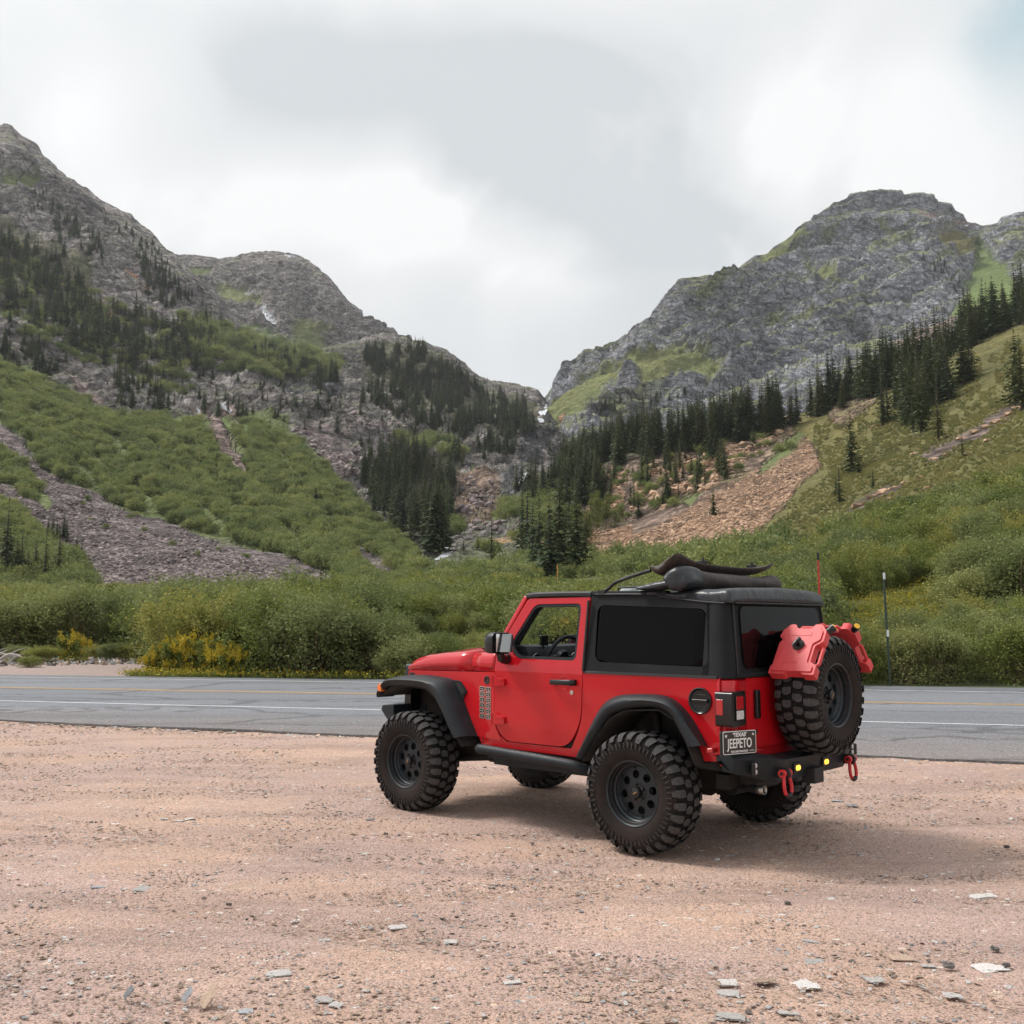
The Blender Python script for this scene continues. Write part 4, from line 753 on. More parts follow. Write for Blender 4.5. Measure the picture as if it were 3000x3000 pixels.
# ---------------------------------------------------------------- spruces
ZONES = [  # outline of the stand, trees, height range, which wood
 ([(-40, 690), (60, 720), (200, 760), (260, 880), (330, 950), (420, 1060), (400, 1130), (300, 1080), (180, 1000), (60, 930), (-40, 900)], 420, (13, 22), 'left'),
 ([(330, 900), (480, 950), (620, 1000), (640, 1100), (560, 1120), (470, 1070), (360, 1010)], 190, (12, 20), 'left'),
 ([(380, 730), (480, 800), (560, 860), (660, 960), (640, 1000), (540, 930), (430, 860)], 110, (10, 17), 'left'),
 ([(155, 640), (300, 700), (320, 760), (260, 740), (160, 690)], 60, (10, 16), 'left'), ([(60, 550), (170, 590), (240, 650), (200, 660), (100, 600)], 40, (7, 12), 'left'), ([(300, 620), (380, 665), (520, 770), (500, 780), (380, 700), (300, 650)], 50, (6, 11), 'left'),
 ([(0, 990), (100, 1020), (190, 1100), (120, 1110), (0, 1060)], 60, (8, 14), 'left'), ([(330, 1080), (400, 1120), (420, 1210), (330, 1190)], 30, (9, 15), 'left'), ([(400, 1090), (480, 1120), (520, 1200), (430, 1230)], 40, (9, 15), 'left'), ([(560, 1150), (760, 1190), (740, 1225), (580, 1200)], 24, (8, 13), 'left'),
 ([(735, 1010), (900, 1090), (1000, 1120), (980, 1140), (820, 1100), (740, 1060)], 120, (13, 21), 'middle'),
 ([(1080, 1025), (1200, 1030), (1340, 1085), (1440, 1160), (1560, 1230), (1590, 1262), (1480, 1290), (1380, 1250), (1250, 1190), (1130, 1130), (1060, 1070)], 620, (13, 21), 'middle'),
 ([(1120, 1120), (1300, 1200), (1450, 1260), (1540, 1290), (1500, 1340), (1380, 1310), (1200, 1240), (1040, 1170)], 200, (12, 19), 'middle'),
 ([(1030, 1040), (1200, 1000), (1290, 1028), (1400, 1115), (1500, 1135), (1580, 1162), (1500, 1150), (1350, 1100)], 70, (6, 11), 'middle'),
 ([(1160, 1330), (1340, 1340), (1370, 1370), (1340, 1430), (1180, 1420), (1090, 1390)], 120, (14, 22), 'middle'),
 ([(1060, 1360), (1200, 1410), (1350, 1440), (1335, 1500), (1290, 1560), (1300, 1630), (1210, 1600), (1140, 1560), (1090, 1480), (1060, 1420)], 260, (13, 21), 'middle'),
 ([(1500, 1430), (1700, 1400), (1760, 1420), (1760, 1490), (1640, 1500), (1520, 1490)], 110, (13, 20), 'gorge'),
 ([(1590, 1360), (1700, 1350), (1900, 1290), (1930, 1310), (1800, 1360), (1700, 1400)], 130, (14, 20), 'ridge'),
 ([(1690, 1400), (1850, 1340), (1990, 1320), (2120, 1300), (2200, 1290), (2340, 1240), (2360, 1215), (2100, 1270), (1900, 1295), (1720, 1352)], 330, (14, 22), 'ridge'),
 ([(2340, 1240), (2480, 1190), (2620, 1130), (2760, 1050), (2860, 1010), (2990, 950), (3060, 880), (2900, 955), (2700, 1066), (2500, 1155)], 240, (11, 25), 'ridge'),
 ([(2540, 1210), (2650, 1150), (2800, 1080), (2880, 1110), (2760, 1180), (2700, 1240), (2560, 1250)], 55, (14, 24), 'ridge'),
 ([(1520, 1620), (1720, 1620), (1720, 1672), (1540, 1680)], 26, (12, 17), 'valley'), ([(1700, 1400), (1900, 1380), (2100, 1330), (2180, 1400), (1900, 1490), (1760, 1500)], 34, (7, 13), 'cliff'),
 ([(2700, 700), (2800, 790), (2840, 900), (2800, 880), (2700, 780)], 40, (7, 12), 'high'), ([(1740, 1200), (1920, 1160), (2080, 1150), (2060, 1170), (1900, 1190), (1750, 1220)], 45, (7, 12), 'high'),
 ([(0, 1660), (110, 1660), (110, 1715), (0, 1722)], 10, (8, 14), 'slope'), ([(60, 1540), (200, 1560), (260, 1640), (160, 1600)], 26, (4, 7), 'slope'), ([(940, 1440), (1010, 1460), (1020, 1490), (950, 1480)], 26, (4, 7), 'slope'), ([(600, 1300), (1000, 1400), (1100, 1560), (900, 1500), (500, 1400)], 60, (3, 6), 'slope'), ([(100, 1200), (500, 1300), (700, 1450), (300, 1350)], 50, (2.5, 5), 'slope')]
ZONES += [([(0, 640), (300, 740), (600, 1000), (560, 1180), (250, 1120), (0, 1000)], 110, (5, 12), 'left'), ([(620, 1090), (1000, 1140), (1350, 1240), (1450, 1330), (1350, 1390), (1100, 1330), (850, 1250), (620, 1180)], 130, (6, 13), 'middle'), ([(1600, 1380), (1900, 1310), (2300, 1250), (2200, 1330), (1900, 1450), (1700, 1480)], 70, (5, 12), 'cliff'), ([(1600, 1330), (1800, 1240), (2100, 1180), (2050, 1200), (1700, 1330)], 40, (8, 14), 'high')]
spr = []
for poly, n, (h0, h1), wood in ZONES:
    for u, v in pinpoly(poly, n):
        d = drop(u, v)
        if d is None or d[2] == CI['snow'] or rng.random() < .14: continue
        h = rng.uniform(h0, h1) * .90 * (1 if rng.random() > .28 else rng.uniform(.4, .8)); spr.append((d[0], h, wood, h / d[0].y))
for u, v, h, w in [(1610, 1700, 16, 'valley'), (1640, 1690, 19, 'valley'), (1580, 1690, 15, 'valley'), (1690, 1692, 15, 'valley'), (1545, 1650, 22, 'valley'), (1530, 1620, 17, 'valley'), (1440, 1690, 15, 'valley'), (1660, 1660, 14, 'valley'), (1560, 1690, 13, 'valley'),
                   (15, 1700, 17, 'slope'), (45, 1710, 10, 'slope'), (130, 1712, 11, 'slope'), (170, 1708, 11.5, 'slope'), (940, 1700, 5, 'slope'), (1095, 1500, 14, 'middle'), (2495, 1385, 14, 'hill'), (2515, 1390, 6, 'hill'), (2460, 1475, 8, 'hill'), (2450, 1450, 4, 'hill'), (2558, 1430, 4, 'hill'), (2820, 1340, 5, 'hill'), (2090, 1510, 7, 'cliff'), (1870, 1515, 8, 'cliff'), (2000, 1400, 6, 'cliff'),
                   (2750, 1290, 13, 'hill'), (2700, 1270, 14, 'hill'), (2675, 1265, 9, 'hill'), (2980, 1180, 16, 'hill'), (2995, 1200, 15, 'hill'), (1400, 1610, 4.5, 'valley'), (1358, 1612, 4, 'valley')]:
    d = drop(u, v)
    if d: spr.append((d[0], h, w, h / d[0].y * 1.5))
spr.sort(key=lambda s: -s[3])
LAB = {'left': 'dark spruce in the wood climbing the left mountain', 'middle': 'dark spruce in the wood on the slope left of the gorge', 'gorge': 'dark spruce beside the mouth of the gorge', 'ridge': 'dark green spruce in the wood along the right-hand ridge', 'valley': 'spruce in the clump standing on the valley floor above the willows',
       'cliff': 'small spruce rooted on the reddish cliff above the scree', 'high': 'small spruce high on the grey rock mountain', 'slope': 'spruce standing at the foot of the left green slope', 'hill': 'lone spruce on the yellow-green slope at the right'}
GRP = {k: 'spruces: ' + v for k, v in {'left': 'left mountain wood', 'middle': 'wood left of the gorge', 'gorge': 'gorge mouth', 'ridge': 'right ridge wood', 'valley': 'valley floor clump', 'cliff': 'reddish cliff', 'high': 'high rock', 'slope': 'left slope foot', 'hill': 'right slope'}.items()}
SRC = {}
def splab(w, p):
    if w != 'ridge': return LAB[w]
    u = 1500 + FPX * p.x / (p.y * CP + (p.z - CAM_H) * SP_)
    for lim, t_ in ((1900, 'above the reddish cliff nearest the gorge'), (2180, 'above the middle of the reddish cliff'), (2420, 'just above the head of the pinkish scree'), (2640, 'right of the scree head, halfway up the ridge'), (2820, 'on the upper ridge below the grey mountain'), (9999, 'at the top of the ridge by the right edge')):
        if u < lim: return 'dark green ridge spruce ' + t_
for i, (p, h, w, k) in enumerate(spr[:300]):
    j = i % 5; s = h / 12; wsc = s * rng.uniform(.85, 1.15)
    if i < 60:
        o = empty('spruce_tree', p, rng.uniform(0, 6)); a = bpy.data.objects.new('crown', SPR[j][0]); b = bpy.data.objects.new('trunk', SPR[j][1]); link(a, o); link(b, o)
    else:
        o = bpy.data.objects.new('spruce_tree', SPR[j][2]); link(o); o.location = p; o.rotation_euler = (0, 0, rng.uniform(0, 6)); SRC.setdefault(j, o)
    o.scale = (wsc, wsc, s); tag(o, splab(w, p), 'tree', GRP[w])
rest = spr[300:]; n = len(rest)
sc = np.array([[r_[1] / 12 * q, r_[1] / 12 * q, r_[1] / 12] for r_, q in zip(rest, rng.uniform(.8, 1.15, n))])
scatter('spruce_wood', [r_[0] for r_ in rest], sc, np.stack([np.zeros(n), np.zeros(n), rng.uniform(0, 6.3, n)], 1), rng.integers(0, 5, n), [SRC[j] for j in range(5)], 'distant spruce woods on the mountain slopes')

# ---------------------------------------------------------------- willows on the valley floor
wil = []
def willow_ok(u, y):
    if u < 640 and y < np.interp(u, [-300, 380, 520, 640], [50, 50, 41, 29]): return 0
    x = (u - 1500) / FPX * y
    if 380 < u < 720 and y < road_y('f', x) + 3.0: return 0
    if y < road_y('f', x) + 1.3 or y > np.interp(u, [1200, 1500, 1700, 2000, 2200, 2400, 2700, 3000, 3300], [190, 160, 130, 112, 112, 124, 122, 114, 106]): return 0
    return 1
cells = {}
def far_from(x, y, r):
    cx, cy = int(x // 2), int(y // 2)
    for i in (-1, 0, 1):
        for j in (-1, 0, 1):
            for (a, b) in cells.get((cx + i, cy + j), ()):
                if (a - x) ** 2 + (b - y) ** 2 < r * r: return False
    cells.setdefault((cx, cy), []).append((x, y)); return True
tries = 0
while tries < 42000:
    tries += 1; y = 26 + 165 * rng.random() ** 1.25; u = rng.uniform(-260, 3260); x = (u - 1500) / FPX * y
    if not willow_ok(u, y): continue
    r_ = (1.25 if y < 36 else 1.6) if y < 60 else (2.0 if y < 110 else 2.4)
    h = rng.uniform(1.8, 3.0)
    if y > 44 and u < 1560: h = rng.uniform(2.5, 4.1)
    if 1130 < u < 1560: h = min(h, np.interp(y, [26, 34, 36, 52, 56, 60], [1.25, 1.3, .7, .6, 3.0, 4.2]))
    if 560 < u < 1130 and y < 44: h = rng.uniform(2.3, 3.2) - max(0, u - 900) * .0022
    if u > 2450 and y > 52: h = rng.uniform(2.2, 3.6)
    if 1560 < u < 2450 and y > 40: h = rng.uniform(2.0, 3.4) * float(np.interp(y, [70, 110], [1, .6]))
    if u > 2380 and y < 36: h = rng.uniform(1.1, 1.8)
    if 2380 < u < 2780 and 33 < y < 50: h = .5; 
    if h < .8 and rng.random() < .55: continue
    if u > 2900 and 38 < y < 48 and rng.random() < .6: continue
    if u < 620 and y < 57: h = rng.uniform(2.3, 3.5)
    if not far_from(x, y, r_ * (h / 2.5) ** .5): continue
    wil.append((x, y, h, h / y))
wil.sort(key=lambda w: -w[3])
def wlabel(x, y):
    u = 1500 + FPX * x / y
    if u < 620: return ('green willow bush behind the dirt turnout left of the road', 'willows behind the dirt turnout')
    if u < 1150: return ('tall green willow bush lining the far road edge left of the red vehicle', 'willows along the road left of the vehicle')
    if u < 2450:
        for lim, t_ in ((1480, 'behind the front end of the red vehicle'), (1760, 'behind the door window of the red vehicle'), (2100, 'behind the middle of the soft top'), (2450, 'behind the spare wheel end of the vehicle')):
            if u < lim: return ('willow bush in the thicket ' + t_, 'willows behind the vehicle')
    return ('right bank willow %s' % ('between spare wheel and green post' if u < 2600 else 'just right of the green post' if u < 2780 else 'well right of the green post') + (' low by the road' if y < 36 else ' up the slope'), 'willows on the right bank')
WS = {}; WF = {}
ORD = ['first', 'second', 'third', 'fourth', 'fifth', 'sixth', 'seventh', 'eighth', 'ninth', 'tenth', 'eleventh', 'twelfth', 'thirteenth', 'fourteenth', 'fifteenth', 'sixteenth', 'seventeenth', 'eighteenth', 'nineteenth', 'twentieth']
FR = {}
def front(lo, hi, gap, fmt):
    c = sorted([(1500 + FPX * w[0] / w[1], k) for k, w in enumerate(wil[:296]) if lo < 1500 + FPX * w[0] / w[1] < hi and w[1] < gap(w[0], w[1])])
    for q, (u_, k) in enumerate(c[:20]): FR[k] = fmt % ORD[q]
front(-200, 620, lambda x, y: 53, '%s willow bush from the left in the front row behind the dirt turnout')
front(620, 1400, lambda x, y: road_y('f', x) + 3.2, '%s willow bush from the left along the far road edge, left of the vehicle')
front(2480, 3250, lambda x, y: road_y('f', x) + 2.6, '%s willow bush rightwards from the spare wheel along the far road edge')
for i, (x, y, h, k) in enumerate(wil[:296]):
    z = float(ground_z(x, y)) - .05; j = i % 5; lb, gp = wlabel(x, y); lb = FR.get(i, lb)
    if i < 150:
        o = empty('willow_bush', (x, y, z), rng.uniform(0, 6)); link(bpy.data.objects.new('foliage', WIL[j][0]), o); link(bpy.data.objects.new('stems', WIL[j][1]), o)
    else:
        o = bpy.data.objects.new('willow_bush', WIL[j][2]); link(o); o.location = (x, y, z); o.rotation_euler = (0, 0, rng.uniform(0, 6)); WS.setdefault(j, o)
    s = h / 2.4; q = max(s, .62) * rng.uniform(1.0, 1.4); o.scale = (q, q, s); tag(o, lb, 'bush', gp)
# a few plain far ones stand as sources for the coarse kind
farw = [w for w in wil[296:] if w[1] > 75]; nearw = [w for w in wil[296:] if w[1] <= 75]
for j in range(3):
    x, y, h, k = farw.pop(j * 7); o = bpy.data.objects.new('willow_bush', WFAR[j]
    [2]); link(o); o.location = (x, y, float(ground_z(x, y))); lb, gp = wlabel(x, y); tag(o, lb, 'bush', gp); WF[j] = o
def scat_w(name, L_, src, H, label):
    n = len(L_); z = [float(ground_z(w[0], w[1])) - .05 for w in L_]; s = np.array([w[2] / H for w in L_]); q = np.maximum(s, .6) * rng.uniform(1.0, 1.4, n)
    scatter(name, [(w[0], w[1], zz) for w, zz in zip(L_, z)], np.stack([q, q, s], 1), np.stack([rng.normal(0, .08, n), rng.normal(0, .08, n), rng.uniform(0, 6.3, n)], 1), rng.integers(0, len(src), n), src, label)
scat_w('willow_thicket', nearw, [WS[j] for j in range(5)], 2.4, 'dense willow thicket beyond the road')
scat_w('far_willow_thicket', farw, [WF[j] for j in range(3)], 2.3, 'far willow thicket filling the valley floor')

# ---------------------------------------------------------------- shrubs on the slopes, aspens, rocks
shr = []; SZ = [([(-60, 1030), (186, 1140), (310, 1200), (512, 1240), (740, 1225), (860, 1290), (1072, 1500), (1225, 1650), (1250, 1740), (-60, 1760)], 17000, ('grass', 'grass_bright'), .8, 2.0),
 ([(2100, 1680), (2200, 1600), (2340, 1470), (2420, 1380), (2700, 1300), (3040, 1120), (3040, 1480), (2700, 1560), (2400, 1640)], 5200, ('grass_yellow', 'brush'), .14, .34), ([(2300, 1680), (2400, 1570), (2700, 1480), (3040, 1360), (3040, 1500), (2700, 1600), (2300, 1700)], 1600, ('brush', 'grass_yellow'), .5, .95),
 ([(1250, 1560), (1700, 1440), (1720, 1560), (1640, 1680), (1280, 1730)], 1500, ('grass', 'brush', 'forest'), 1.2, 2.6), ([(1640, 1640), (2250, 1640), (2300, 1690), (1640, 1700)], 160, ('scree_red', 'brush', 'soil'), 1, 2.2),
 ([(1140, 1290), (1360, 1300), (1360, 1350), (1150, 1350)], 150, ('grass', 'forest'), 2, 3.5), ([(500, 900), (1000, 1060), (1000, 1140), (600, 1080)], 500, ('grass_bright', 'grass', 'rock_brown'), 1.5, 3), ([(0, 700), (600, 1000), (560, 1180), (0, 960)], 380, ('forest', 'rock_brown', 'grass'), 1, 2.4), ([(230, 1390), (900, 1660), (600, 1700), (200, 1560)], 16, ('scree',), .5, .9),
 ([(1700, 1370), (2200, 1290), (2340, 1260), (2300, 1340), (2000, 1480), (1760, 1530)], 90, ('rock_red', 'forest', 'grass'), .7, 1.6), ([(2380, 1250), (2600, 1200), (3040, 960), (3040, 1140), (2700, 1300), (2440, 1480)], 4600, ('grass_yellow',), .16, .38)]
for poly, n, ok, s0, s1 in SZ:
    oks = [CI[o] for o in ok]
    for u, v in pinpoly(poly, n):
        d = drop(u, v)
        if d and d[2] in oks:
            if 'scree' not in ok and any(inpoly(np.array([float(u)]), np.array([float(v + q_)]), pl)[0] for cn, pl in AC_polys if cn in ('scree', 'pink', 'snow') for q_ in (0, 9)): continue
            if n > 5000 and u < 1300:      # shrubs grow in streaks down the fall line with open grass between
                w_ = mnoise.noise(Vector(((u * .80 + v * -.6) / 26, (u * .6 + v * .8) / 170, 4))) + .6 * mnoise.noise(Vector((u / 18, v / 18, 9)))
                if w_ > .10: continue
            shr.append((d[0], rng.uniform(s0, s1) * (d[0].y / 300 if d[0].y > 300 else 1) ** .4, 'grass_yellow' in ok))
SS = []
for j in range(3):
    p, s, _ = shr.pop(j * 100); o = bpy.data.objects.new('slope_shrub', SHR[j][2]); link(o); o.location = p; o.scale = (s, s, s); tag(o, 'low green shrub on the left green slope, ' + ('the lowest of three', 'the middle of three', 'the highest of three')[j], 'shrub', 'shrubs on the left slope'); SS.append(o)
oli = [x for x in shr if x[2]]; shr = [x for x in shr if not x[2]]; OS = []
for j in range(2):
    p, s, _ = oli.pop(j * 50); o = bpy.data.objects.new('olive_shrub', OLV[j][2]); link(o); o.location = p; o.scale = (s, s, s); tag(o, 'low olive shrub on the yellow-green slope at the right', 'shrub', 'shrubs on the right slope'); OS.append(o)
n = len(oli); scatter('olive_shrubs', [x[0] for x in oli], np.array([x[1] for x in oli])[:, None] * rng.uniform(.8, 1.3, (n, 3)), np.stack([np.zeros(n), np.zeros(n), rng.uniform(0, 6.3, n)], 1), rng.integers(0, 2, n), OS, 'olive shrub cover on the right slope')
n = len(shr); s = np.array([x[1] for x in shr])[:, None] * rng.uniform(.8, 1.2, (n, 3)); scatter('slope_shrubs', [x[0] for x in shr], s, np.stack([np.zeros(n), np.zeros(n), rng.uniform(0, 6.3, n)], 1), rng.integers(0, 3, n), SS, 'low shrub cover on the mountain slopes')
asp = [(1690, 1560), (1650, 1580), (1620, 1590), (1720, 1570), (1660, 1550), (1600, 1610), (1700, 1600), (1640, 1610), (1750, 1540), (1775, 1550), (1745, 1520), (1780, 1515), (1590, 1570), (1820, 1530), (1800, 1545), (1680, 1620), (1730, 1600)]
for i, (u, v) in enumerate(asp):
    d = drop(u, v)
    if not d: continue
    o = empty('aspen_tree', d[0], rng.uniform(0, 6)); link(bpy.data.objects.new('crown', ASP[i % 2][0]), o); link(bpy.data.objects.new('trunk', ASP[i % 2][1]), o); s = rng.uniform(.8, 1.15) * (.55 if u > 1790 else 1); o.scale = (s, s, s); tag(o, 'light green aspen behind the spruce clump at the foot of the red scree', 'tree', 'aspens below the reddish cliff')

def rock_mesh(name, seed, mat, flat=.5, sub=2, rough=.35):
    bm = bmesh.new(); bmesh.ops.create_icosphere(bm, subdivisions=sub, radius=1); off = Vector((seed * 7.3, seed * 3.1, 0))
    for v in bm.verts:
        n = v.co.normalized(); k = 1 + rough * mnoise.noise(n * 1.3 + off) + rough * .4 * mnoise.noise(n * 3.1 + off); q = n * k
        for ax in range(3): q[ax] = math.copysign(min(abs(q[ax]), .78 + .1 * mnoise.noise(off + Vector((ax, 0, 0)))), q[ax])
        q.z *= flat; v.co = q
    me = bpy.data.meshes.new(name); bm.to_mesh(me); bm.free(); me.materials.append(mat); return me
RK = [rock_mesh('rock', i, M['scree_rock'], .55, 1) for i in range(3)]; RKR = [rock_mesh('rock', i + 5, M['scree_red_rock'], .6, 1) for i in range(3)]
def rocks(name, zones, meshes, label, lab1):
    L_ = []
    for poly, n, ok, s0, s1 in zones:
        oks = [CI[o] for o in ok]
        for u, v in pinpoly(poly, n):
            d = drop(u, v)
            if d and d[2] in oks: L_.append((d[0], s0 + (s1 - s0) * rng.random() ** 3))
    src = []
    for j in range(3):
        p, s = L_.pop(j * 31); o = bpy.data.objects.new('scree_block', meshes[j]); link(o); o.location = p; o.scale = (s, s, s); tag(o, lab1, 'rock', lab1 + 's'); src.append(o)
    n = len(L_); s = np.array([x[1] for x in L_])[:, None] * rng.uniform(.6, 1.3, (n, 3)); scatter(name, [x[0] for x in L_], s, rng.uniform(-.6, .6, (n, 3)) + np.stack([np.zeros(n), np.zeros(n), rng.uniform(0, 6, n)], 1), rng.integers(0, 3, n), src, label)
rocks('grey_scree', [([(-40, 1230), (130, 1380), (330, 1490), (750, 1635), (980, 1740), (250, 1750), (130, 1560), (-40, 1440)], 9000, ('scree',), .18, .8), ([(860, 1240), (1080, 1380), (1000, 1400), (880, 1300)], 1200, ('scree', 'rock_brown'), .5, 2.2), ([(900, 1180), (1400, 1300), (1480, 1560), (1300, 1560), (1000, 1380)], 900, ('rock_brown', 'rock_red', 'pink'), .6, 3)], RK, 'loose grey scree blocks on the left fan', 'grey scree block on the left fan')
rocks('red_scree', [([(2360, 1250), (2150, 1370), (2000, 1470), (1720, 1530), (1650, 1680), (2240, 1680), (2400, 1520), (2410, 1350)], 11000, ('scree_red', 'soil'), .18, .75), ([(1700, 1400), (2200, 1290), (2330, 1240), (2100, 1430), (1760, 1520)], 900, ('rock_red',), .5, 2.2)], RKR, 'loose reddish scree blocks on the right fan', 'reddish scree block on the right fan')
# boulders one can point at on the yellow slope
bd = [(2520, 1480, 1.6), (2560, 1455, 1.3), (2590, 1440, 1.8), (2490, 1510, 1.2), (2620, 1430, 1.1), (2660, 1415, 1.2), (2700, 1400, 1.0), (2460, 1545, 1.0), (2610, 1460, .9), (2860, 1265, 1.6), (2890, 1250, 1.4), (2930, 1235, 1.8), (2960, 1215, 1.5), (2985, 1195, 1.6), (2820, 1285, 1.2), (2780, 1330, 1.0), (2740, 1345, 1.1), (2620, 1350, 1.0), (2560, 1250, 1.6), (2600, 1225, 1.4), (2900, 1290, 1.1), (2840, 1330, 1), (2720, 1430, .9), (2680, 1330, .9)]
for i, (u, v, s) in enumerate(bd):
    d = drop(u, v)
    if not d: continue
    o = bpy.data.objects.new('boulder', RKR[i % 3]); link(o); o.location = d[0]; o.rotation_euler = (rng.uniform(-.2, .2), rng.uniform(-.2, .2), rng.uniform(0, 6)); s *= .9; o.scale = (s * 1.3, s, s * .7); tag(o, 'pinkish boulder bedded in the yellow-green slope at the right', 'rock', 'boulders on the right slope')

# ---------------------------------------------------------------- roadside flowers, posts, driftwood, rocks along the far verge
def flowers(name, pts, label, hh=(.25, .6), n_per=10, spread=.22):
    C = []; A = []; B = []; GC = []; GA = []; GB = []
    for x, y, z in pts:
        h = rng.uniform(*hh)
        for k in range(n_per):
            c = np.array([x + rng.normal(0, spread), y + rng.normal(0, spread), z + h * rng.uniform(.6, 1.05)]); s = rng.uniform(.015, .032)
            nrm = unit(rng.normal(size=3) + np.array([0, -.5, .6])); t = unit(np.cross(nrm, rng.normal(size=3))); b = np.cross(nrm, t); C.append(c); A.append(t * s); B.append(b * s)
            GC.append([c[0] * .5 + x * .5, c[1] * .5 + y * .5, z + (c[2] - z) * .5]); GA.append([(c[0] - x) * .3, (c[1] - y) * .3, (c[2] - z) * .5]); GB.append([.009, .004, 0])
    V1, F1 = quads(np.array(C), np.array(A), np.array(B)); V2, F2 = quads(np.array(GC), np.array(GA), np.array(GB))
    me = mesh_np(name, np.concatenate([V1, V2]), np.concatenate([F1, F2 + len(V1)]), [M['goldbush'], M['willow']], [0] * len(F1) + [1] * len(F2)); o = bpy.data.objects.new(name, me); link(o); o['kind'] = 'stuff'; o['label'] = label; return o
def gxy(u, y): return ((u - 1500) / FPX * y, y, 0)
pt = []
for k in range(420):
    u = rng.uniform(395, 1180); x = (u - 1500) / FPX * 30; y = road_y('f', x) + rng.uniform(.05, .7); x = (u - 1500) / FPX * y
    if u > 700 and rng.random() < .75: continue
    pt.append((x, y, 0))
flowers('verge_flowers', pt, 'low yellow flowers along the far road edge', (.12, .3), 8)
pt = []
for k in range(1500):
    if k % 2: u = rng.uniform(2400, 2800); y = rng.uniform(33, 52)
    else: u = rng.uniform(1080, 1560); y = rng.uniform(35, 54)
    x = (u - 1500) / FPX * y; pt.append((x, y, float(ground_z(x, y))))
flowers('meadow_flowers', pt, 'yellow wildflower meadow among the willows', (.3, .75), 22, .4)
GOLD = bush_parts(.55, 1.05, 91, 1500, .030, 10, M['goldbush'], 7, 1.6); GSTEM = bush_parts(.5, .85, 92, 1400, .045, 10, M['willow'], 7, 1.2)
for i, (u, y, s, lb) in enumerate([(540, 31.6, 1.25, 'tall yellow-flowering bush at the far road edge, the largest of its row'), (500, 31.9, 1.0, 'yellow-flowering bush beside the dirt turnout, left of the largest'), (585, 31.4, 1.3, 'yellow-flowering bush close behind the largest in its row'), (455, 31.8, .75, 'small yellow-flowering bush nearest the dirt turnout'),
                              (640, 30.9, 1.0, 'yellow-flowering bush left of the tall willows at the road edge'), (675, 30.6, 1.0, 'yellow-flowering bush against the tall willows at the road edge'), (225, 42, 1.3, 'yellow-flowering bush standing alone beyond the dirt turnout')]):
    x, y, z = gxy(u, y); o = empty('flowering_bush', (x, y, float(ground_z(x, y)) - .03), i); link(bpy.data.objects.new('flower_heads', GOLD[0]), o); link(bpy.data.objects.new('foliage', GSTEM[0]), o); o.scale = (s, s, s); tag(o, lb, 'bush', 'yellow-flowering bushes at the road edge')
for i, (u, y, s, lb) in enumerate([(130, 41, .8, 'low green clump on the rocky strip left of the dirt turnout'), (60, 42, .7, 'low green clump beside the driftwood'), (100, 37.5, .45, 'smallest green clump on the rocky strip'), (350, 45, .8, 'low green clump at the turnout end, nearest the willows'), (420, 45, .9, 'low green clump where the turnout narrows'), (300, 46, .8, 'low green clump behind the turnout below the willows')]):
    x, y, z = gxy(u, y); o = empty('green_clump', (x, y, float(ground_z(x, y)) - .03), i); link(bpy.data.objects.new('foliage', WIL[i % 5][0]), o); link(bpy.data.objects.new('stems', WIL[i % 5][1]), o); o.scale = (s * .8, s * .8, s * .42); tag(o, lb, 'plant', 'low clumps by the dirt turnout')
# reflector posts
def post(x, y, z, top, mat, label, refl):
    o = empty('marker_post', (x, y, z)); tag(o, label, 'post'); T = Vector(top) - Vector((x, y, z)); m = MB(); m.tube([(0, 0, -.1), tuple(T)], .030, 5); m.build('post', mat, o)
    for f in refl:
        c = T * f; MB().prism(fillet([(-.03, -.09), (.03, -.09), (.03, .09), (-.03, .09)], .028, 3), lambda a, b, t: (c.x + a, c.y - .034 - t, c.z + b), 0, .012).build('reflector', M['white'], o)
M['post_green'] = simple('post_green', (.022, .040, .028), .6, nscale=5); M['post_orange'] = simple('post_orange', (.65, .30, .06), .6)
tp = place(np.array([2588.]), np.array([1676.]), 26.6)[0]; post(9.78, 26.45, 0, tp, M['post_green'], 'tall dark green marker post with white reflectors across the road', (.965, .46))
tp = place(np.array([1633.]), np.array([1655.]), 66.)[0]; post(float(tp[0]), 66., float(ground_z(tp[0], 66.)), tp, M['post_orange'], 'thin orange marker post rising from the willows', ())
# driftwood heap
for i, (u, y, L_, a, lb) in enumerate([(15, 41.5, 2.2, .25, 'longest grey driftwood branch at the left edge'), (45, 41, 1.4, -.2, 'short grey driftwood branch leaning on the longest'), (0, 42.5, 1.8, .5, 'grey driftwood branch behind the longest one'), (75, 41.8, .9, 1.0, 'stub of driftwood nearest the turnout')]):
    x, y, z = gxy(u, y); m = MB(); r = np.random.default_rng(i); pth = [(t * L_ - L_ / 2, r.normal(0, .05), .12 + .25 * math.sin(t * 3) + r.normal(0, .04)) for t in np.linspace(0, 1, 7)]
    m.tube(pth, [.07, .065, .06, .05, .045, .03, .012], 7); m.tube([pth[3], (pth[3][0] + .25, .1, .55), (pth[3][0] + .5, .15, .62)], [.035, .02, .008], 5); o = m.build('driftwood', M['deadwood'], None, smooth=50); o.location = (x, y, float(ground_z(x, y))); o.rotation_euler = (0, 0, a); tag(o, lb, 'branch', 'driftwood at the left edge')
